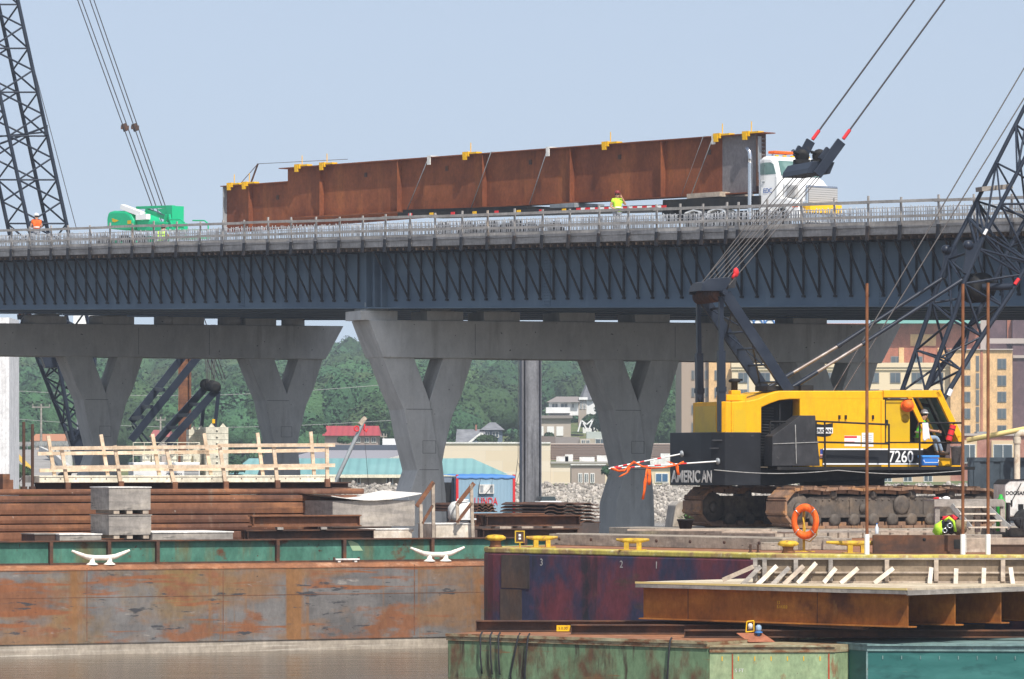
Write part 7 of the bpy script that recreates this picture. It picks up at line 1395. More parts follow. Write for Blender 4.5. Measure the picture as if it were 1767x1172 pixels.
fr, t = bld('retaining_wall', 'low brown retaining wall and sheds below the hillside house', 'wall', 930, 1055, 640); wall(fr, t, 930, 753, 958, 768, 0, 2, nmat('brown_wall', (.2, .16, .145)), 'wall', 3); wall(fr, t, 958.2, 754, 1000, 768, .5, 6, nmat('grey_shed', (.27, .24, .23)), 'shed', 3); wall(fr, t, 1000.2, 757, 1060, 768, 0, 6, nmat('tan_shed', (.42, .37, .3)), 'tan_shed', 3); win(fr, t, 1004, 760, 1009, 766, 0); win(fr, t, 1012, 760, 1017, 766, 0); win(fr, t, 1028, 758, 1044, 766, 0); wall(fr, t, 1012, 745, 1055, 757, 3, 3, nmat('green_grey_shed', (.38, .43, .40)), 'roof_shed')
mb = MB(); a, b = P(928, 754, 660), P(1000, 745, 690); mb.add([(a.x, 655, a.z), (P(1000, 800, 655).x, 655, a.z), (b.x, 690, b.z+1.2), (a.x, 690, b.z+1.2)], [(0, 1, 2, 3)]); 
sc_ = thing('sculpture', 'white angular sculpture standing on the shed roof line', 'sculpture', P(1010, 745, 650)); mb = MB()
for p0, p1 in (((-1.1, 0, 0), (-.6, 0, 1.7)), ((-.6, 0, 1.7), (.2, 0, 1.1)), ((.2, 0, 1.1), (1.2, 0, 1.9)), ((1.2, 0, 1.9), (.5, 0, .3)), ((.5, 0, .3), (.9, 0, -.1)), ((-.3, 0, 1.3), (.3, 0, .2))): mb.bar(p0, p1, .2, .2)
mb.build('frame', X['white'], sc_); mb = MB(); mb.tube((2.8, 0, -.2), (2.9, 0, 1.4), .12); mb.build('pole', X['white'], sc_)
# hotel
och = nmat('ochre_stucco', (.66, .43, .22), [((.62, .40, .20), (.2, .2, .2), .45, .6, 3)], .9); crm = nmat('cream_stucco', (.70, .58, .40), (), .9); bri = nmat('hotel_red_brick', (.36, .14, .09), [((.40, .17, .11), (.3, .3, .3), .45, .6, 3)], .9); shade_gry = nmat('taupe_stucco', (.36, .28, .22), (), .9); plum = nmat('plum_brick', (.115, .075, .085), [((.14, .09, .1), (.4, .4, .4), .45, .6, 3)], .9); bnd = nmat('pale_stone_band', (.42, .36, .33), (), .9)  # the taupe holds the shade on the hotel's left end
fr, t = bld('hotel', 'ochre and cream hotel with red brick upper storeys and plum tower', 'hotel', 1170, 1767, 560)
wall(fr, t, 1176, 600, 1223, 840, 3, 20, shade_gry, 'grey_wing', 2.5); wall(fr, t, 1223.2, 600, 1263, 840, 2, 20, och, 'ochre_wing', 2.5); wall(fr, t, 1263.2, 633, 1640, 840, 0, 22, crm, 'cream_wing', 2.5); wall(fr, t, 1263.2, 558.2, 1691.8, 625.8, 1.5, 20, bri, 'brick_storey');  # first wall: shaded left end, its shade put into the colour
mb = MB(); a, b = fr.sz(1262, 634, -.3), fr.sz(1641, 626, -.3); mb.bx(a[0], b[0], -.35, 1.49, a[1]+.0, b[1]); mb.bx(a[0], b[0], -.2, -.001, a[1]-.35, a[1]-.05); mb.build('cornice', crm, t)
wall(fr, t, 1640.2, 604, 1747, 840, -1.5, 22, och, 'ochre_block', 2.5); wall(fr, t, 1639, 602, 1748, 604, -1.8, 22.5, bnd, 'ochre_cap'); wall(fr, t, 1747.2, 548, 1800, 840, .6, 18, plum, 'plum_tower', 2.5); wall(fr, t, 1705, 540, 1747, 603.8, 2.0, 16, plum, 'plum_shoulder'); wall(fr, t, 1692, 540, 1704.8, 603.8, 1.0, 16, bnd, 'stone_pier'); wall(fr, t, 1738, 548, 1747, 590, 1.7, .29, bri, 'brick_pier')
for y in (584, 613): wall(fr, t, 1705 if y < 600 else 1748, y, 1800, y+9 if y < 600 else y+5, .3 if y > 600 else .4, .19, bnd, 'stone_band')
wall(fr, t, 1505, 549, 1692, 558, -.6, 3, nmat('teal_roof_edge', (.2, .44, .40)), 'teal_roof'); wall(fr, t, 1571, 577, 1615, 597, 1.35, .149, och, 'ochre_panel'); wall(fr, t, 1692, 604, 1696, 815, -1.62, .119, bri, 'brick_strip'); 
for x0, x1 in ((1551, 1560), (1594, 1603), (1618, 1632)): wall(fr, t, x0, 600, x1, 626, 1.3, .199, och if x0 != 1594 else bri, 'pilaster')
wins = []
for y in (652, 681, 710, 740, 770): wins += [(x, y-8, x+16, y+8, 0) for x in (1275, 1312, 1350, 1388, 1425, 1462, 1500, 1537, 1574, 1611)]
wins += [(x, 616, x+16, 632-1, 1.5) for x in (1275, 1312, 1350, 1500, 1538, 1575, 1613)]
for y in (620, 649, 677, 706, 735, 764): wins += [(x, y, x+13.5, y+16, -1.5) for x in (1660, 1722)]
for y in (615, 645, 674, 703, 732): wins.append((1685, y, 1688.5, y+24, -1.5))
for y in (640, 670, 700, 730, 760): wins += [(1194, y, 1198, y+14, 3), (1217, y, 1220.5, y+14, 3), (1234, y, 1239, y+15, 2)]
for w_ in wins: win(fr, t, *w_, frame=nmat('window_frame_grey', (.24, .22, .2)) if w_ is wins[0] else bpy.data.materials['window_frame_grey'])
fr, t = bld('brick_lobby', 'low red brick building with tan framed windows before the hotel', 'building', 1640, 1800, 500); wall(fr, t, 1640, 752, 1830, 840, 0, 15, nmat('lobby_brick', (.34, .15, .11), [((.40, .2, .15), (.5, .5, .5), .45, .6, 3)], .9), zb_=2.5); wall(fr, t, 1639, 748, 1831, 752, -.3, 15.5, bnd, 'parapet'); tf_ = nmat('tan_surround', (.58, .44, .28))
for x0, x1 in ((1664, 1682), (1715, 1746), (1780, 1810)): wall(fr, t, x0-4, 760, x1+4, 800, -.25, .249, tf_, 'surround'); win(fr, t, x0, 768, x1, 798, -.25)
wall(fr, t, 1686, 745, 1705, 747.8, 1, 3, X['grey_steel'], 'roof_unit')
fr, t = bld('hotel_podium', 'long low brick and tan podium along the shore below the hotel', 'building', 1215, 1640, 470); wall(fr, t, 1225, 800, 1640, 838, 0, 15, nmat('podium_tan', (.5, .38, .26)), zb_=2.5); wall(fr, t, 1225, 796, 1640, 799.8, -.2, 15, bnd, 'parapet')
for k in range(11): win(fr, t, 1245+k*35, 812, 1258+k*35, 830)
sg = thing('roof_sign', 'white and blue lettered sign glimpsed under the bridge deck', 'sign', P(1316, 560, 540)); mb = MB(); mb.bx(-2.3, 2.3, 0, .25, -.6, 1.0); mb.build('panel', X['white'], sg); mb = MB()
for x in (-1.6, -.6, .9): mb.torus((x, -.02, .1), .55, .1, (0, 1, 0), 20, 6)
mb.bx(.1, .3, -.08, -.001, -.45, .8); mb.build('lettering', X['tarp_blue'], sg); mb = MB(); mb.bx(-1.9, -1.7, .05, .2, -12, -.601); mb.bx(1.7, 1.9, .05, .2, -12, -.601); mb.build('leg', X['grey_steel'], sg)
# left side: road, parapet, panel, poles
def sheet(name, label, pts, mat_, kind='structure'):
    mb = MB(); mb.add(pts, [tuple(range(len(pts)))]); o = mb.build(name, mat_, recalc=False); tag(o, label, 'road' if 'road' in name else 'ground', kind=kind); return o
rd = Fr(*P(60, 845, 330)[:2], 0); A, B_, C_, D_ = P(20, 775, 520), P(120, 850, 330), P(-60, 850, 330), P(-20, 775, 520)
A = P(66, 776, 470); D_ = P(10, 776, 470); B_ = P(160, 852, 335); C_ = P(40, 852, 335)
sheet('road', 'grey concrete road descending to the river at far left', [C_, B_, A, D_], nmat('road_concrete', (.30, .285, .27), [((.24, .23, .215), (.3, .3, .3), .45, .65, 4)], .9))
l0, l1 = P(24, 780, 458), P(92, 850, 340); r = Vector((.3, 0, 0)); u_ = Vector((0, 0, .012)); mb = MB(); mb.add([l0-r+u_, l0+r+u_, l1+r+u_, l1-r+u_], [(0, 1, 2, 3)]); tag(mb.build('road_line', nmat('yellow_road_paint', (.62, .38, .03)), recalc=False), 'yellow centre line painted on the road', 'road marking', kind='structure')
sk = [C_, D_, Vector((D_.x-25, D_.y, 1)), Vector((C_.x-25, C_.y, -1))]; mb = MB(); mb.add([B_, A, Vector((A.x, A.y, 2)), Vector((B_.x, B_.y, -1))], [(0, 1, 2, 3)]); mb.add([B_, C_, Vector((C_.x, C_.y, -1)), Vector((B_.x, B_.y, -1))], [(0, 1, 2, 3)]); mb.add(sk, [(0, 1, 2, 3)]); tag(mb.build('road_embankment', X['grass'], recalc=False), 'grassy embankment under the road at far left', 'embankment', kind='structure')
t = thing('road_parapet', 'grey road parapet wall with railing behind the timber fence', 'wall'); mb = MB(); p0, p1 = P(10, 788, 480), P(125, 786, 480); mb.bar(p0+Vector((0, 0, -.6)), p1+Vector((0, 0, -.6)), .4, 2.6); mb.build('wall', X['concrete'], t); mb = MB(); mb.bar(P(10, 767, 480), P(122, 765, 480), .5, .5); mb.build('coping', X['bucket_grey'], t); mb = MB()
for k in range(16): p = P(12+k*7, 766, 479.6); mb.tube(p, p-Vector((0, 0, 1.0)), .05, 6)
mb.build('railing', X['grey_steel'], t)
t = thing('road_parapet', 'lower grey parapet curving down beside the road at far left', 'wall'); mb = MB(); pp = [P(70, 778, 465), P(95, 790, 430), P(112, 806, 390), P(150, 840, 345)]
for i in range(3): mb.bar(pp[i], pp[i+1], .3, .9)
mb.build('wall', X['concrete'], t)
wp = thing('white_building', 'tall white ribbed building edge at the far left', 'building', P(-90, 830, 300)); mb = MB(); L_ = 106*300/F; mb.bx(0, L_, 0, 6, -3, (830-548)*300/F); mb.build('wall', nmat('white_ribbed_sheet', (.74, .73, .72), [((.66, .65, .64), (2, 2, .2), .5, .7, 3)], .6, wave=(1.2, .02)), wp)
wp2 = thing('white_silo', 'white block glimpsed between the far pier pedestals', 'silo', P(150, 560, 420)); mb = MB(); mb.bx(-1.1, .7, 0, 4, -2.6, 1.6); mb.bx(-1.3, -1.1, -.1, 4, -2.6, 1.6); mb.bx(-1.35, .75, -.15, 4.1, 1.601, 1.75); mb.build('body', X['white'], wp2); mb = MB(); mb.bx(-1.0, -.7, .2, .5, -12.6, -2.601); mb.bx(.3, .6, .2, .5, -12.6, -2.601); mb.build('leg', X['grey_steel'], wp2)
for i, (x, y0, y1, Y, arm) in enumerate(((71, 697, 758, 520, 2.2), (277, 719, 780, 520, 1.2), (662, 748, 772, 540, .8))):
    t = thing('utility_pole', ['grey utility pole with long cross arm at far left', 'grey utility pole beside the left crane mast', 'short utility pole right of the red roof'][i], 'pole', P(x, y1+20, Y), 0, 'utility poles'); h = (y1+20-y0)*Y/F; mb = MB(); mb.tube((0, 0, 0), (0, 0, h), .16, 8, 0, .1); mb.build('pole', X['plywood'], t); mb = MB(); mb.bar((-arm/2, 0, h-.4), (arm/2, 0, h-.4), .15, .15); 
    for k in (-.45, 0, .45): mb.tube((arm*k, 0, h-.33), (arm*k, 0, h-.05), .06, 6)
    mb.build('cross_arm', X['plywood'], t)
t = thing('power_line', 'thin power lines in front of the wooded hill', 'power line'); mb = MB()
for y in (671, 718): a, b = P(-40, y, 540), P(700, y+6 if y > 700 else y-10, 540); pts = [a.lerp(b, k/16)-Vector((0, 0, 1.2*math.sin(math.pi*k/16))) for k in range(17)]; mb.path(pts, .035, 5)
mb.build('wire', X['bucket_grey'], t)
house('small house with a terracotta roof beyond the road parapet', 52, 112, 749, 761, 768, 560, nmat('terracotta_roof', (.42, .19, .10)), nmat('pink_wall', (.46, .38, .33)), hip=.05, wins=((70, 763, 76, 768), (90, 763, 96, 768)))
house('house with a faded red roof behind the left crane legs', 258, 292, 742, 754, 766, 560, nmat('faded_red_roof', (.34, .10, .09)), nmat('pink_wall2', (.46, .38, .33)), hip=.05)
# rusty pile behind the left crane
rp = thing('rusty_pile', 'rust brown steel pile rising behind the far pier columns', 'pile', P(319, 850, 262)); mb = MB(); w_ = 21*262/F; h = (850-590)*262/F; mb.bx(-w_/2, -w_/2+.06, -.4, .4, -1, h); mb.bx(w_/2-.06, w_/2, -.4, .4, -1, h); mb.bx(-w_/2+.061, w_/2-.061, -.1, -.06, -1, h); mb.build('section', X['rust_beam'], rp)
# ================================================================ LEFT CREAM CRANE
KF = Fr(*P(290, 800, 246)[:2], 10); q8 = lambda x, y, d=0: KF.sz(x, y, d)
def k3(x, y, d=0): return KF.q(x, y, d)
kc = KF.thing('crawler_crane', 'cream crawler crane with navy lattice boom behind the far pier', 'crane')
a, b = q8(230, 834), q8(345, 798)
mb = MB(); mb.bx(a[0], b[0], 0, 3.2, a[1], b[1]); kh = mb.build('house', X['white'], kc, .04); mb = MB(); zz = q8(290, 829)[1]; z1 = q8(290, 824)[1]; mb.bx(a[0], b[0], -.012, -.001, zz, z1); mb.build('stripe', X['red'], kh)
p0, p1 = q8(286, 823), q8(314, 823); text_mesh('lettering', 'CR 10050', .3, X['black'], kh, (p0[0], -.006, p0[1]), (1, 0, 0), (0, 0, 1), .003, .004, width=p1[0]-p0[0]); p0, p1 = q8(233, 823), q8(248, 823); text_mesh('lettering', 'TEREX', .16, X['black'], kh, (p0[0], -.006, p0[1]), (1, 0, 0), (0, 0, 1), .003, width=p1[0]-p0[0]); p0, p1 = q8(231, 828.6), q8(253, 828); text_mesh('lettering', 'AMERICAN', .14, X['white'], kh, (p0[0], -.016, p0[1]), (1, 0, 0), (0, 0, 1), .003, width=p1[0]-p0[0])
mb = MB(); c, d = q8(318, 822), q8(343, 802)
for k in range(7): z = c[1]+(d[1]-c[1])*k/7; mb.bx(c[0], d[0], -.03, -.001, z, z+.03)
mb.build('louver', X['bucket_grey'], kh)
mb = MB()
for x in (246, 262, 291, 316, 334): c = q8(x, 797, .8); mb.bx(c[0], c[0]+.45, .8, 2.2, c[1]-.1, c[1]+.42)
mb.build('engine_cover', X['cream_crane'], kc)
mb = MB(); zr = q8(290, 764)[1]; zl = q8(290, 786)[1]
for z in (zr, zl): mb.tube((a[0], .1, z), (b[0], .1, z), .025, 6)
for k in range(7): s = a[0]+(b[0]-a[0])*k/6; mb.tube((s, .1, b[1]), (s, .1, zr), .025, 6)
mb.build('hand_rail', X['cream_crane'], kc)
for i, (x0, x1, y0, d) in enumerate(((355, 394, 737, -.2), (326, 352, 741, 1.6))):
    c, e = q8(x0, 836, d), q8(x1, y0, d); n = 9
    for k in range(n): z0 = c[1]+(e[1]-c[1])*k/n; mb = MB(); mb.bx(c[0], e[0], d, d+1.5, z0+.01, z0+(e[1]-c[1])/n-.01); mb.lathe([(.06, 0), (.06, .05)], ((c[0]+e[0])/2, d, z0+.18), (0, -1, 0), 8); mb.build('counterweight_slab', X['cream_crane'], kc)
    mb = MB()
    for f in (.15, .65): mb.prism([(c[0]+(e[0]-c[0])*f, e[1]), (c[0]+(e[0]-c[0])*f+.35, e[1]), (c[0]+(e[0]-c[0])*f+.17, e[1]+.22)], d+.2, d+.4)
    mb.build('lifting_lug', X['cream_crane'], kc)
mb = MB()
for x0, y0, x1, y1, d in ((226, 760, 362, 590, .2), (226, 728, 336, 590, 2.6), (288, 768, 374, 672, .2), (264, 768, 352, 672, 2.6)): mb.bar(k3(x0, y0, d), k3(x1, y1, d), .22, .42)
mb.bar(k3(377, 676, .2), k3(370, 742, .2), .2, .26); mb.bar(k3(352, 690, 2.6), k3(347, 742, 2.6), .2, .26)
for x0, y0, x1, y1 in ((246, 720, 228, 722), (262, 702, 246, 702), (283, 673, 268, 671), (330, 615, 314, 613), (316, 738, 290, 738), (335, 716, 308, 717), (350, 698, 328, 698)): mb.bar(k3(x0, y0, .3), k3(x1, y1, 2.5), .16, .2)
mb.bar(k3(230, 730, .3), k3(262, 768, .3), .1); mb.bar(k3(228, 735, 2.5), k3(250, 770, 2.5), .1)
kg = mb.build('gantry', X['boom'], kc)
mb = MB(); p0 = k3(371, 668, .0); p1 = k3(355, 664, 2.8)
for f in (0, .14, .28, .72, .86, 1): mb.lathe([(.12, -.06), (.34, -.08), (.28, 0), (.34, .08), (.12, .06)], p0.lerp(p1, f), p1-p0, 18)
mb.tube(p0, p1, .1, 8)
mb.build('sheave', X['black_matte'], kg); mb = MB()
for f in (.05, .2, .35, .6, .75, .9): c = p0.lerp(p1, f); mb.tube(c, k3(350+22*(1-f), 560, 2.8*f), .025, 6)
mb.build('hoist_line', X['rope'], kc); mb = MB(); p = k3(368.5, 727, -.0); mb.bx(p.x-.08, p.x+.08, p.y-.05, p.y+.05, p.z-.12, p.z+.12); mb.build('yellow_marker', X['clamp_yellow'], kg)
# boom
mb = MB(); dn, df = .5, 2.6
def bl(xb, xt, d): return [k3(xb, 612, d), k3(xt, -30, d)]
c4 = [bl(164, 24, dn), bl(129, -11, df), bl(62, -79, df+.3), bl(98, -43, dn-.3)]
base = [k3(158, 770, dn), k3(150, 790, df), k3(118, 766, df+.3), k3(128, 790, dn-.3)]
base = [k3(155, 752, dn), k3(152, 752, df), k3(124, 770, df), k3(126, 760, dn)]
for i in range(4): mb.tube(c4[i][0], c4[i][1]+(c4[i][1]-c4[i][0])*.35, .11, 8); mb.tube(base[i], c4[i][0], .12, 8)
prs = ((0, 1), (2, 3), (1, 2), (3, 0)); N_ = 17
for i, (u_, v_) in enumerate(prs):
    for k in range(N_):
        f, g = k/N_*1.0, (k+1)/N_*1.0; A1 = c4[u_][0].lerp(c4[u_][1], f); B1 = c4[v_][0].lerp(c4[v_][1], g); 
        if k % 2: A1 = c4[u_][0].lerp(c4[u_][1], g); B1 = c4[v_][0].lerp(c4[v_][1], f)
        mb.tube(A1, B1, .055, 6)
        if k % 2 == 0: mb.tube(c4[u_][0].lerp(c4[u_][1], f), c4[v_][0].lerp(c4[v_][1], f), .05, 6)
    for k in range(4):
        f, g = k/4, (k+1)/4; A1 = base[u_].lerp(c4[u_][0], f); B1 = base[v_].lerp(c4[v_][0], g); mb.tube(A1, B1, .055, 6); mb.tube(base[u_].lerp(c4[u_][0], g), base[v_].lerp(c4[v_][0], f), .055, 6)
kb = mb.build('lattice_boom', X['boom'], kc)
mb = MB(); mb.prism([q8(117, 744), q8(158, 738), q8(156, 790), q8(150, 836), q8(138, 836), q8(130, 790)], .8, 2.4); mb.build('boom_foot', X['boom'], kb)
mb = MB(); mb.prism([q8(72, 612), q8(118, 612), q8(112, 634), q8(80, 634)], .6, 2.4); mb.build('boom_platform', X['boom'], kb)
mb = MB(); 
for k in range(3): mb.lathe([(.1, -.05), (.42, -.07), (.36, 0), (.42, .07), (.1, .05)], k3(124, 640, 1+k*.4), (0, 1, 0), 18)
mb.build('sheave', X['cream_crane'], kb)
mb = MB(); mb.prism([q8(100, 838), q8(104, 818), q8(122, 806), q8(150, 806), q8(150, 838)], 0, 1.8); cbk = mb.build('cab', X['black_matte'], kc, .04); mb = MB(); mb.prism([q8(118, 832), q8(124, 817), q8(146, 815), q8(148, 832)], -.03, -.001); mb.build('front_panel', X['white_dull'], cbk); mb = MB()
for k in range(6): p = q8(121+k*4, 830); mb.prism([p, (p[0]+.1, p[1]), (p[0]+.2, p[1]+.18), (p[0]+.1, p[1]+.18)], -.05, -.031)
mb.build('hazard_stripe', X['red'], cbk)
mb = MB(); mb.prism([q8(140, 690), q8(150, 660), q8(156, 760), q8(146, 770)], 2.8, 3.2); mb.build('boom_guard', X['white'], kc)
mb = MB(); z1 = q8(230, 842)[1]; mb.bx(q8(90, 800)[0], q8(395, 800)[0], -.8, 4.2, .4, z1-.02); mb.bx(q8(100, 800)[0], q8(394, 800)[0], .1, 3.4, z1-.018, a[1]); mb.build('carbody', X['black_matte'], kc)
mb = MB()
for x0, x1, d in ((134, 262, .4), (141, 269, .7), (155, 279, 2.3), (162, 285, 2.6)):
    p0, p1 = k3(x0, 0, d), k3(x1, 355, d); p2 = p0+(p1-p0)*1.85; mb.tube(p0+(p0-p1)*.4, p2, .028, 6)
kp = mb.build('boom_pendant', X['rope_dark'], kc); mb = MB()
for x, d in ((215.5, .55), (233, 2.45)): p = k3(x, 220, d); v = (k3(262, 355, d)-k3(134, 0, d)).normalized(); mb.tube(p-v*.22, p+v*.22, .15, 8); mb.bx(p.x-.22, p.x+.22, p.y-.12, p.y+.12, p.z-.1, p.z+.1)
mb.build('pendant_link', X['rust_dark'], kp)
mb = MB(); mb.tube(k3(62, 130, .1), k3(132, 395, .1), .02, 6); mb.build('whip_line', X['rope_dark'], kc); mb = MB(); mb.tube(k3(-5, 250, 1), k3(82, 218, dn), .06, 6); mb.tube(k3(-5, 236, 1), k3(80, 228, dn), .05, 6); mb.bx(*sorted((k3(78, 220).x, k3(83, 220).x)), .3, .7, k3(80, 232).z, k3(80, 215).z); mb.build('boom_strut', X['boom'], kb)
kbg = KF.thing('crane_barge', 'dark low barge carrying the cream crane behind the far pier', 'barge'); mb = MB(); mb.bx(q8(20, 800)[0], q8(520, 800)[0], -3, 8, -.6, .38); mb.build('hull', X['hull_brown'], kbg)
# ================================================================ PEOPLE
def skin_mesh(name, verts, edges, radii, mat_, parent, root=0, sub=1):
    me = bpy.data.meshes.new(name); me.from_pydata([tuple(v) for v in verts], edges, []); o = bpy.data.objects.new('tmp_skin', me); COL.objects.link(o)
    o.modifiers.new('s', 'SKIN'); sd = me.skin_vertices[0].data
    for i, r_ in enumerate(radii): sd[i].radius = (r_, r_) if not isinstance(r_, tuple) else r_; sd[i].use_root = (i == root)
    o.modifiers.new('u', 'SUBSURF').levels = sub; o.modifiers['u'].render_levels = sub
    dg = bpy.context.evaluated_depsgraph_get(); dg.update(); m2 = bpy.data.meshes.new_from_object(o.evaluated_get(dg)); bpy.data.objects.remove(o); m2.name = name; m2.materials.clear(); m2.materials.append(mat_)
    for p in m2.polygons: p.use_smooth = True; p.material_index = 0
    return link(name, m2, parent)
STAND = dict(pel=(0, 0, .95), wst=(0, 0, 1.08), chs=(0, .01, 1.30), nck=(0, .0, 1.47), hd0=(0, -.02, 1.56), hd1=(0, -.02, 1.67), sL=(-.19, 0, 1.41), sR=(.19, 0, 1.41), eL=(-.25, .02, 1.13), eR=(.25, .02, 1.13), wL=(-.26, -.06, .89), wR=(.26, -.06, .89), hL=(-.1, 0, .9), hR=(.1, 0, .9), kL=(-.11, -.02, .5), kR=(.11, -.02, .5), aL=(-.12, .02, .09), aR=(.12, .02, .09), tL=(-.13, -.16, .04), tR=(.13, -.16, .04))
def person(label, loc, rz, pose, vest, pants, hat, group=None, fwd=(0, -1, 0), hatless=False):
    t = thing('person', label, 'person', loc, rz, group); J = dict(STAND); J.update(pose); J = {k: Vector(v) for k, v in J.items()}; fw = Vector(fwd)
    names = list(J); V_ = [J[k] for k in names]; ix = {k: i for i, k in enumerate(names)}
    E_ = [('pel', 'wst'), ('wst', 'chs'), ('chs', 'nck'), ('nck', 'hd0'), ('hd0', 'hd1'), ('chs', 'sL'), ('chs', 'sR'), ('sL', 'eL'), ('eL', 'wL'), ('sR', 'eR'), ('eR', 'wR'), ('pel', 'hL'), ('pel', 'hR'), ('hL', 'kL'), ('kL', 'aL'), ('aL', 'tL'), ('hR', 'kR'), ('kR', 'aR'), ('aR', 'tR')]
    E_ = [(ix[a], ix[b]) for a, b in E_]
    rad = dict(pel=.135, wst=.125, chs=.15, nck=.055, hd0=.08, hd1=.092, sL=.072, sR=.072, eL=.045, eR=.045, wL=.03, wR=.03, hL=.09, hR=.09, kL=.062, kR=.062, aL=.045, aR=.045, tL=.04, tR=.04); r_ = [rad[k] for k in names]
    # nose, ears and hands on the same body
    def addv(p, par, r0): V_.append(p); r_.append(r0); E_.append((par, len(V_)-1)); return len(V_)-1
    side = fw.cross(Vector((0, 0, 1))); addv(J['hd0']+fw*.112+Vector((0, 0, .045)), ix['hd0'], .014); addv(J['hd0']+side*.09+Vector((0, 0, .05)), ix['hd0'], .016); addv(J['hd0']-side*.09+Vector((0, 0, .05)), ix['hd0'], .016)
    for s in ('L', 'R'):
        d = (J['w'+s]-J['e'+s]).normalized(); c = d.cross(fw); c = c.normalized() if c.length > .05 else side; pm = addv(J['w'+s]+d*.07, ix['w'+s], .032)
        for k in range(4): b = addv(J['w'+s]+d*(.125-.006*abs(k-1))+c*(k-1.5)*.02, pm, .0095); addv(V_[b]+d*.035+fw*.025, b, .008)
        b = addv(J['w'+s]+d*.06+c*-.05+fw*.01, pm, .011); addv(V_[b]+d*.03+fw*.015, b, .009)
    body = skin_mesh('body', V_, E_, r_, X['skin'], t, ix['pel'])
    def sub_skin(name, ks, es, scale, mat_, root, over={}):
        i2 = {k: i for i, k in enumerate(ks)}; return skin_mesh(name, [J[k] if not isinstance(J[k], tuple) else J[k] for k in ks], [(i2[a], i2[b]) for a, b in es], [over.get(k, rad[k]+scale) for k in ks], mat_, t, i2[root])
    J['uL'] = J['sL'].lerp(J['eL'], .55); J['uR'] = J['sR'].lerp(J['eR'], .55); rad['uL'] = rad['uR'] = .055; J['nk'] = J['chs'].lerp(J['nck'], .75); rad['nk'] = .07
    sub_skin('vest', ['pel', 'wst', 'chs', 'nk', 'sL', 'sR', 'uL', 'uR'], [('pel', 'wst'), ('wst', 'chs'), ('chs', 'nk'), ('chs', 'sL'), ('chs', 'sR'), ('sL', 'uL'), ('sR', 'uR')], .026, vest, 'wst')
    sub_skin('trousers', ['pel', 'hL', 'hR', 'kL', 'kR', 'aL', 'aR'], [('pel', 'hL'), ('pel', 'hR'), ('hL', 'kL'), ('kL', 'aL'), ('hR', 'kR'), ('kR', 'aR')], .016, pants, 'pel', {'pel': .143})
    for s in ('L', 'R'): mb = MB(); a, b = J['a'+s], J['t'+s]; mb.tube(a+(a-b)*.4+Vector((0, 0, -.02)), b+(b-a)*.3, .055, 10, 0, .045); mb.build('boot', X['boots'], t)
    # face
    mb = MB(); h0 = J['hd0']+Vector((0, 0, .06)); 
    for k in (-1, 1): mb.sph(h0+fw*.085+side*.034*k, .012, 8)
    mb.bar(h0+fw*.088-side*.025+Vector((0, 0, -.09)), h0+fw*.088+side*.025+Vector((0, 0, -.09)), .01, .01); mb.build('face', X['hair'], body); mb = MB(); c = J['hd1']-fw*.02; mb.sph(c+Vector((0, 0, -.01)), (.1, .105, .09), 12); mb.build('hair', X['hair'], body)
    c = J['hd1']+Vector((0, 0, .015)); mb = MB(); up_ = (J['hd1']-J['hd0']).normalized(); mb.lathe([(.118, 0), (.117, .04), (.1, .085), (.06, .12), (.005, .13)], c, up_, 18); mb.lathe([(.135, -.006), (.14, .004), (.11, .014)], c+fw*.02, up_, 18); mb.build('hard_hat', hat, t)
    # reflective bands
    mb = MB(); a, b = J['pel'], J['chs']; c = a.lerp(b, .45); ax = (b-a).normalized(); mb.lathe([(.168, -.025), (.17, -.02), (.17, .02), (.168, .025)], c, ax, 16); mb.build('reflective_band', X['white'], t)
    return t
red_hat = nmat('dark_red_hat', (.2, .03, .03), (), .4)
pz = BF.q(1065, 400, 1.2); w0 = BF.world((pz.x, 1.2, 0)); w0.z = zt(pz.x)+.40
person('worker in a lime vest and dark red hard hat with a hand to the ear', w0, R(25), dict(eR=(.36, -.08, 1.22), wR=(.16, -.13, 1.5), eL=(-.3, .03, 1.15), wL=(-.16, -.16, 1.02)), X['lime'], X['trousers'], red_hat)
pz = BF.q(63, 420, 3.0); w1 = BF.world((pz.x, 3.0, 0)); w1.z = zt(pz.x)+.52
person('worker in an orange vest and white hard hat seen from behind', w1, R(195), dict(eL=(-.27, -.05, 1.14), wL=(-.14, -.2, 1.1), eR=(.28, -.05, 1.14), wR=(.14, -.2, 1.1)), X['orange'], X['trousers'], X['white'])
pz = BF.q(279, 425, 4.0); w2 = BF.world((pz.x, 4.0, 0)); w2.z = zt(pz.x)+.402
person('worker in an orange hard hat crouching beside the green lift', w2, R(160), dict(pel=(0, .1, .42), wst=(0, .08, .55), chs=(0, -.06, .74), nck=(0, -.13, .90), hd0=(0, -.17, .98), hd1=(0, -.18, 1.09), sL=(-.19, -.06, .84), sR=(.19, -.06, .84), eL=(-.26, -.25, .66), eR=(.26, -.25, .66), wL=(-.12, -.42, .55), wR=(.12, -.42, .55), hL=(-.1, .08, .40), hR=(.1, .08, .40), kL=(-.14, -.32, .46), kR=(.14, -.32, .46), aL=(-.13, -.05, .09), aR=(.13, -.05, .09), tL=(-.14, -.2, .05), tR=(.14, -.2, .05)), X['lime'], X['trousers'], X['orange'])
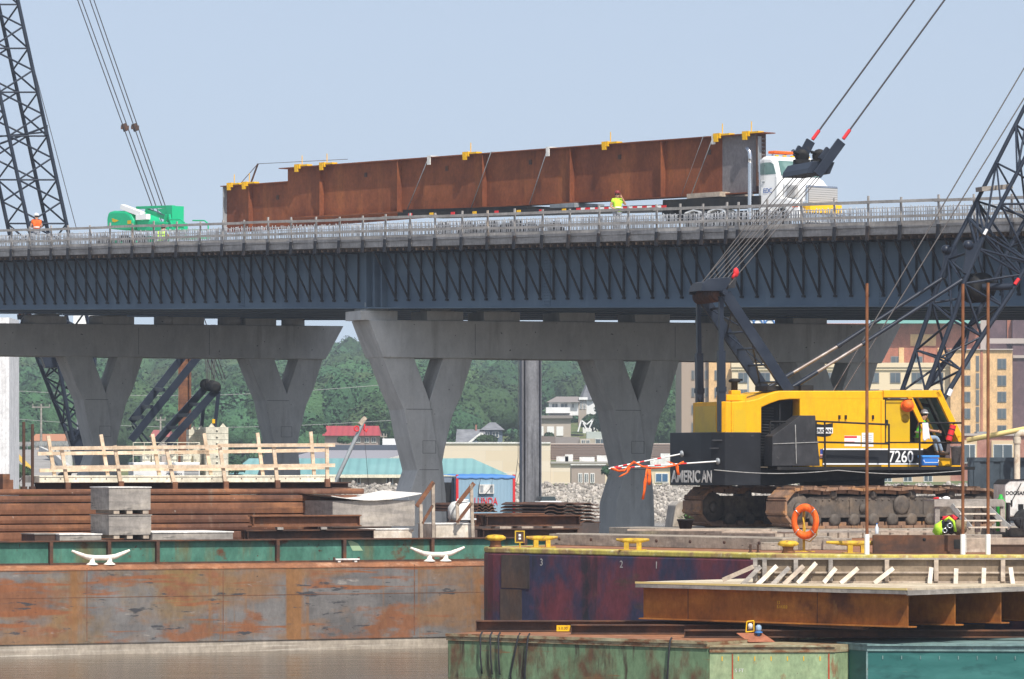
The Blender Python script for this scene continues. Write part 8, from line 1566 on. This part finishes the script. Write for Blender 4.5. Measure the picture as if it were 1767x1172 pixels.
w3 = P(38, 552, 224); w3.z -= 1.05; pose = dict(pel=(0, .1, .42), wst=(0, .08, .55), chs=(0, -.06, .74), nck=(0, -.13, .90), hd0=(0, -.17, .98), hd1=(0, -.18, 1.09), sL=(-.19, -.06, .84), sR=(.19, -.06, .84), eL=(-.26, -.25, .66), eR=(.26, -.25, .66), wL=(-.12, -.42, .55), wR=(.12, -.42, .55), hL=(-.1, .08, .40), hR=(.1, .08, .40), kL=(-.14, -.32, .46), kR=(.14, -.32, .46), aL=(-.13, -.05, .09), aR=(.13, -.05, .09), tL=(-.14, -.2, .05), tR=(.14, -.2, .05))
w3.z = 12.35+.02; person('worker in an orange vest crouching on the far pier cap', (w3.x, 224.2, lin(tl, tr)(0)+dz+.0), R(60), pose, X['orange'], X['trousers'], X['orange'])
# crane operator, seated facing the cab front (crane +x)
sp_ = q3(1583, 765, .5); f = lambda x, y, z: (x, y, z)
op = dict(pel=(0, 0, .10), wst=(.02, 0, .24), chs=(.05, 0, .46), nck=(.10, 0, .64), hd0=(.15, -.01, .73), hd1=(.15, -.01, .845), sL=(.06, .19, .56), sR=(.06, -.19, .56), eL=(.2, .22, .34), eR=(.22, -.24, .33), wL=(.46, .12, .33), wR=(.50, -.16, .30), hL=(.03, .1, .06), hR=(.03, -.1, .06), kL=(.50, .12, .10), kR=(.50, -.17, .12), aL=(.62, .12, -.34), aR=(.66, -.18, -.33), tL=(.80, .12, -.38), tR=(.84, -.19, -.37))
person('crane operator in a lime green vest and jeans sitting in the cab', CF.world((sp_.x+.04, .42, sp_.z+.06)), CF.a, op, X['lime_green'], X['denim'], X['white'], fwd=(1, 0, 0))
# ================================================================ HAZE
mb = MB(); mb.bx(-1000, 1000, -120, 1800, -6, 130); hz = mb.build('haze', None); hz.data.materials.clear()
hm = bpy.data.materials.new('haze_air'); hm.use_nodes = True; n_ = hm.node_tree.nodes; n_.remove(n_['Principled BSDF']); pv_ = n_.new('ShaderNodeVolumePrincipled'); pv_.inputs['Color'].default_value = (.80, .88, 1, 1); pv_.inputs['Density'].default_value = .00033; pv_.inputs['Anisotropy'].default_value = .2
hm.node_tree.links.new(pv_.outputs[0], n_['Material Output'].inputs['Volume']); hz.data.materials.append(hm); tag(hz, 'pale blue summer haze in the air', 'haze', kind='stuff')
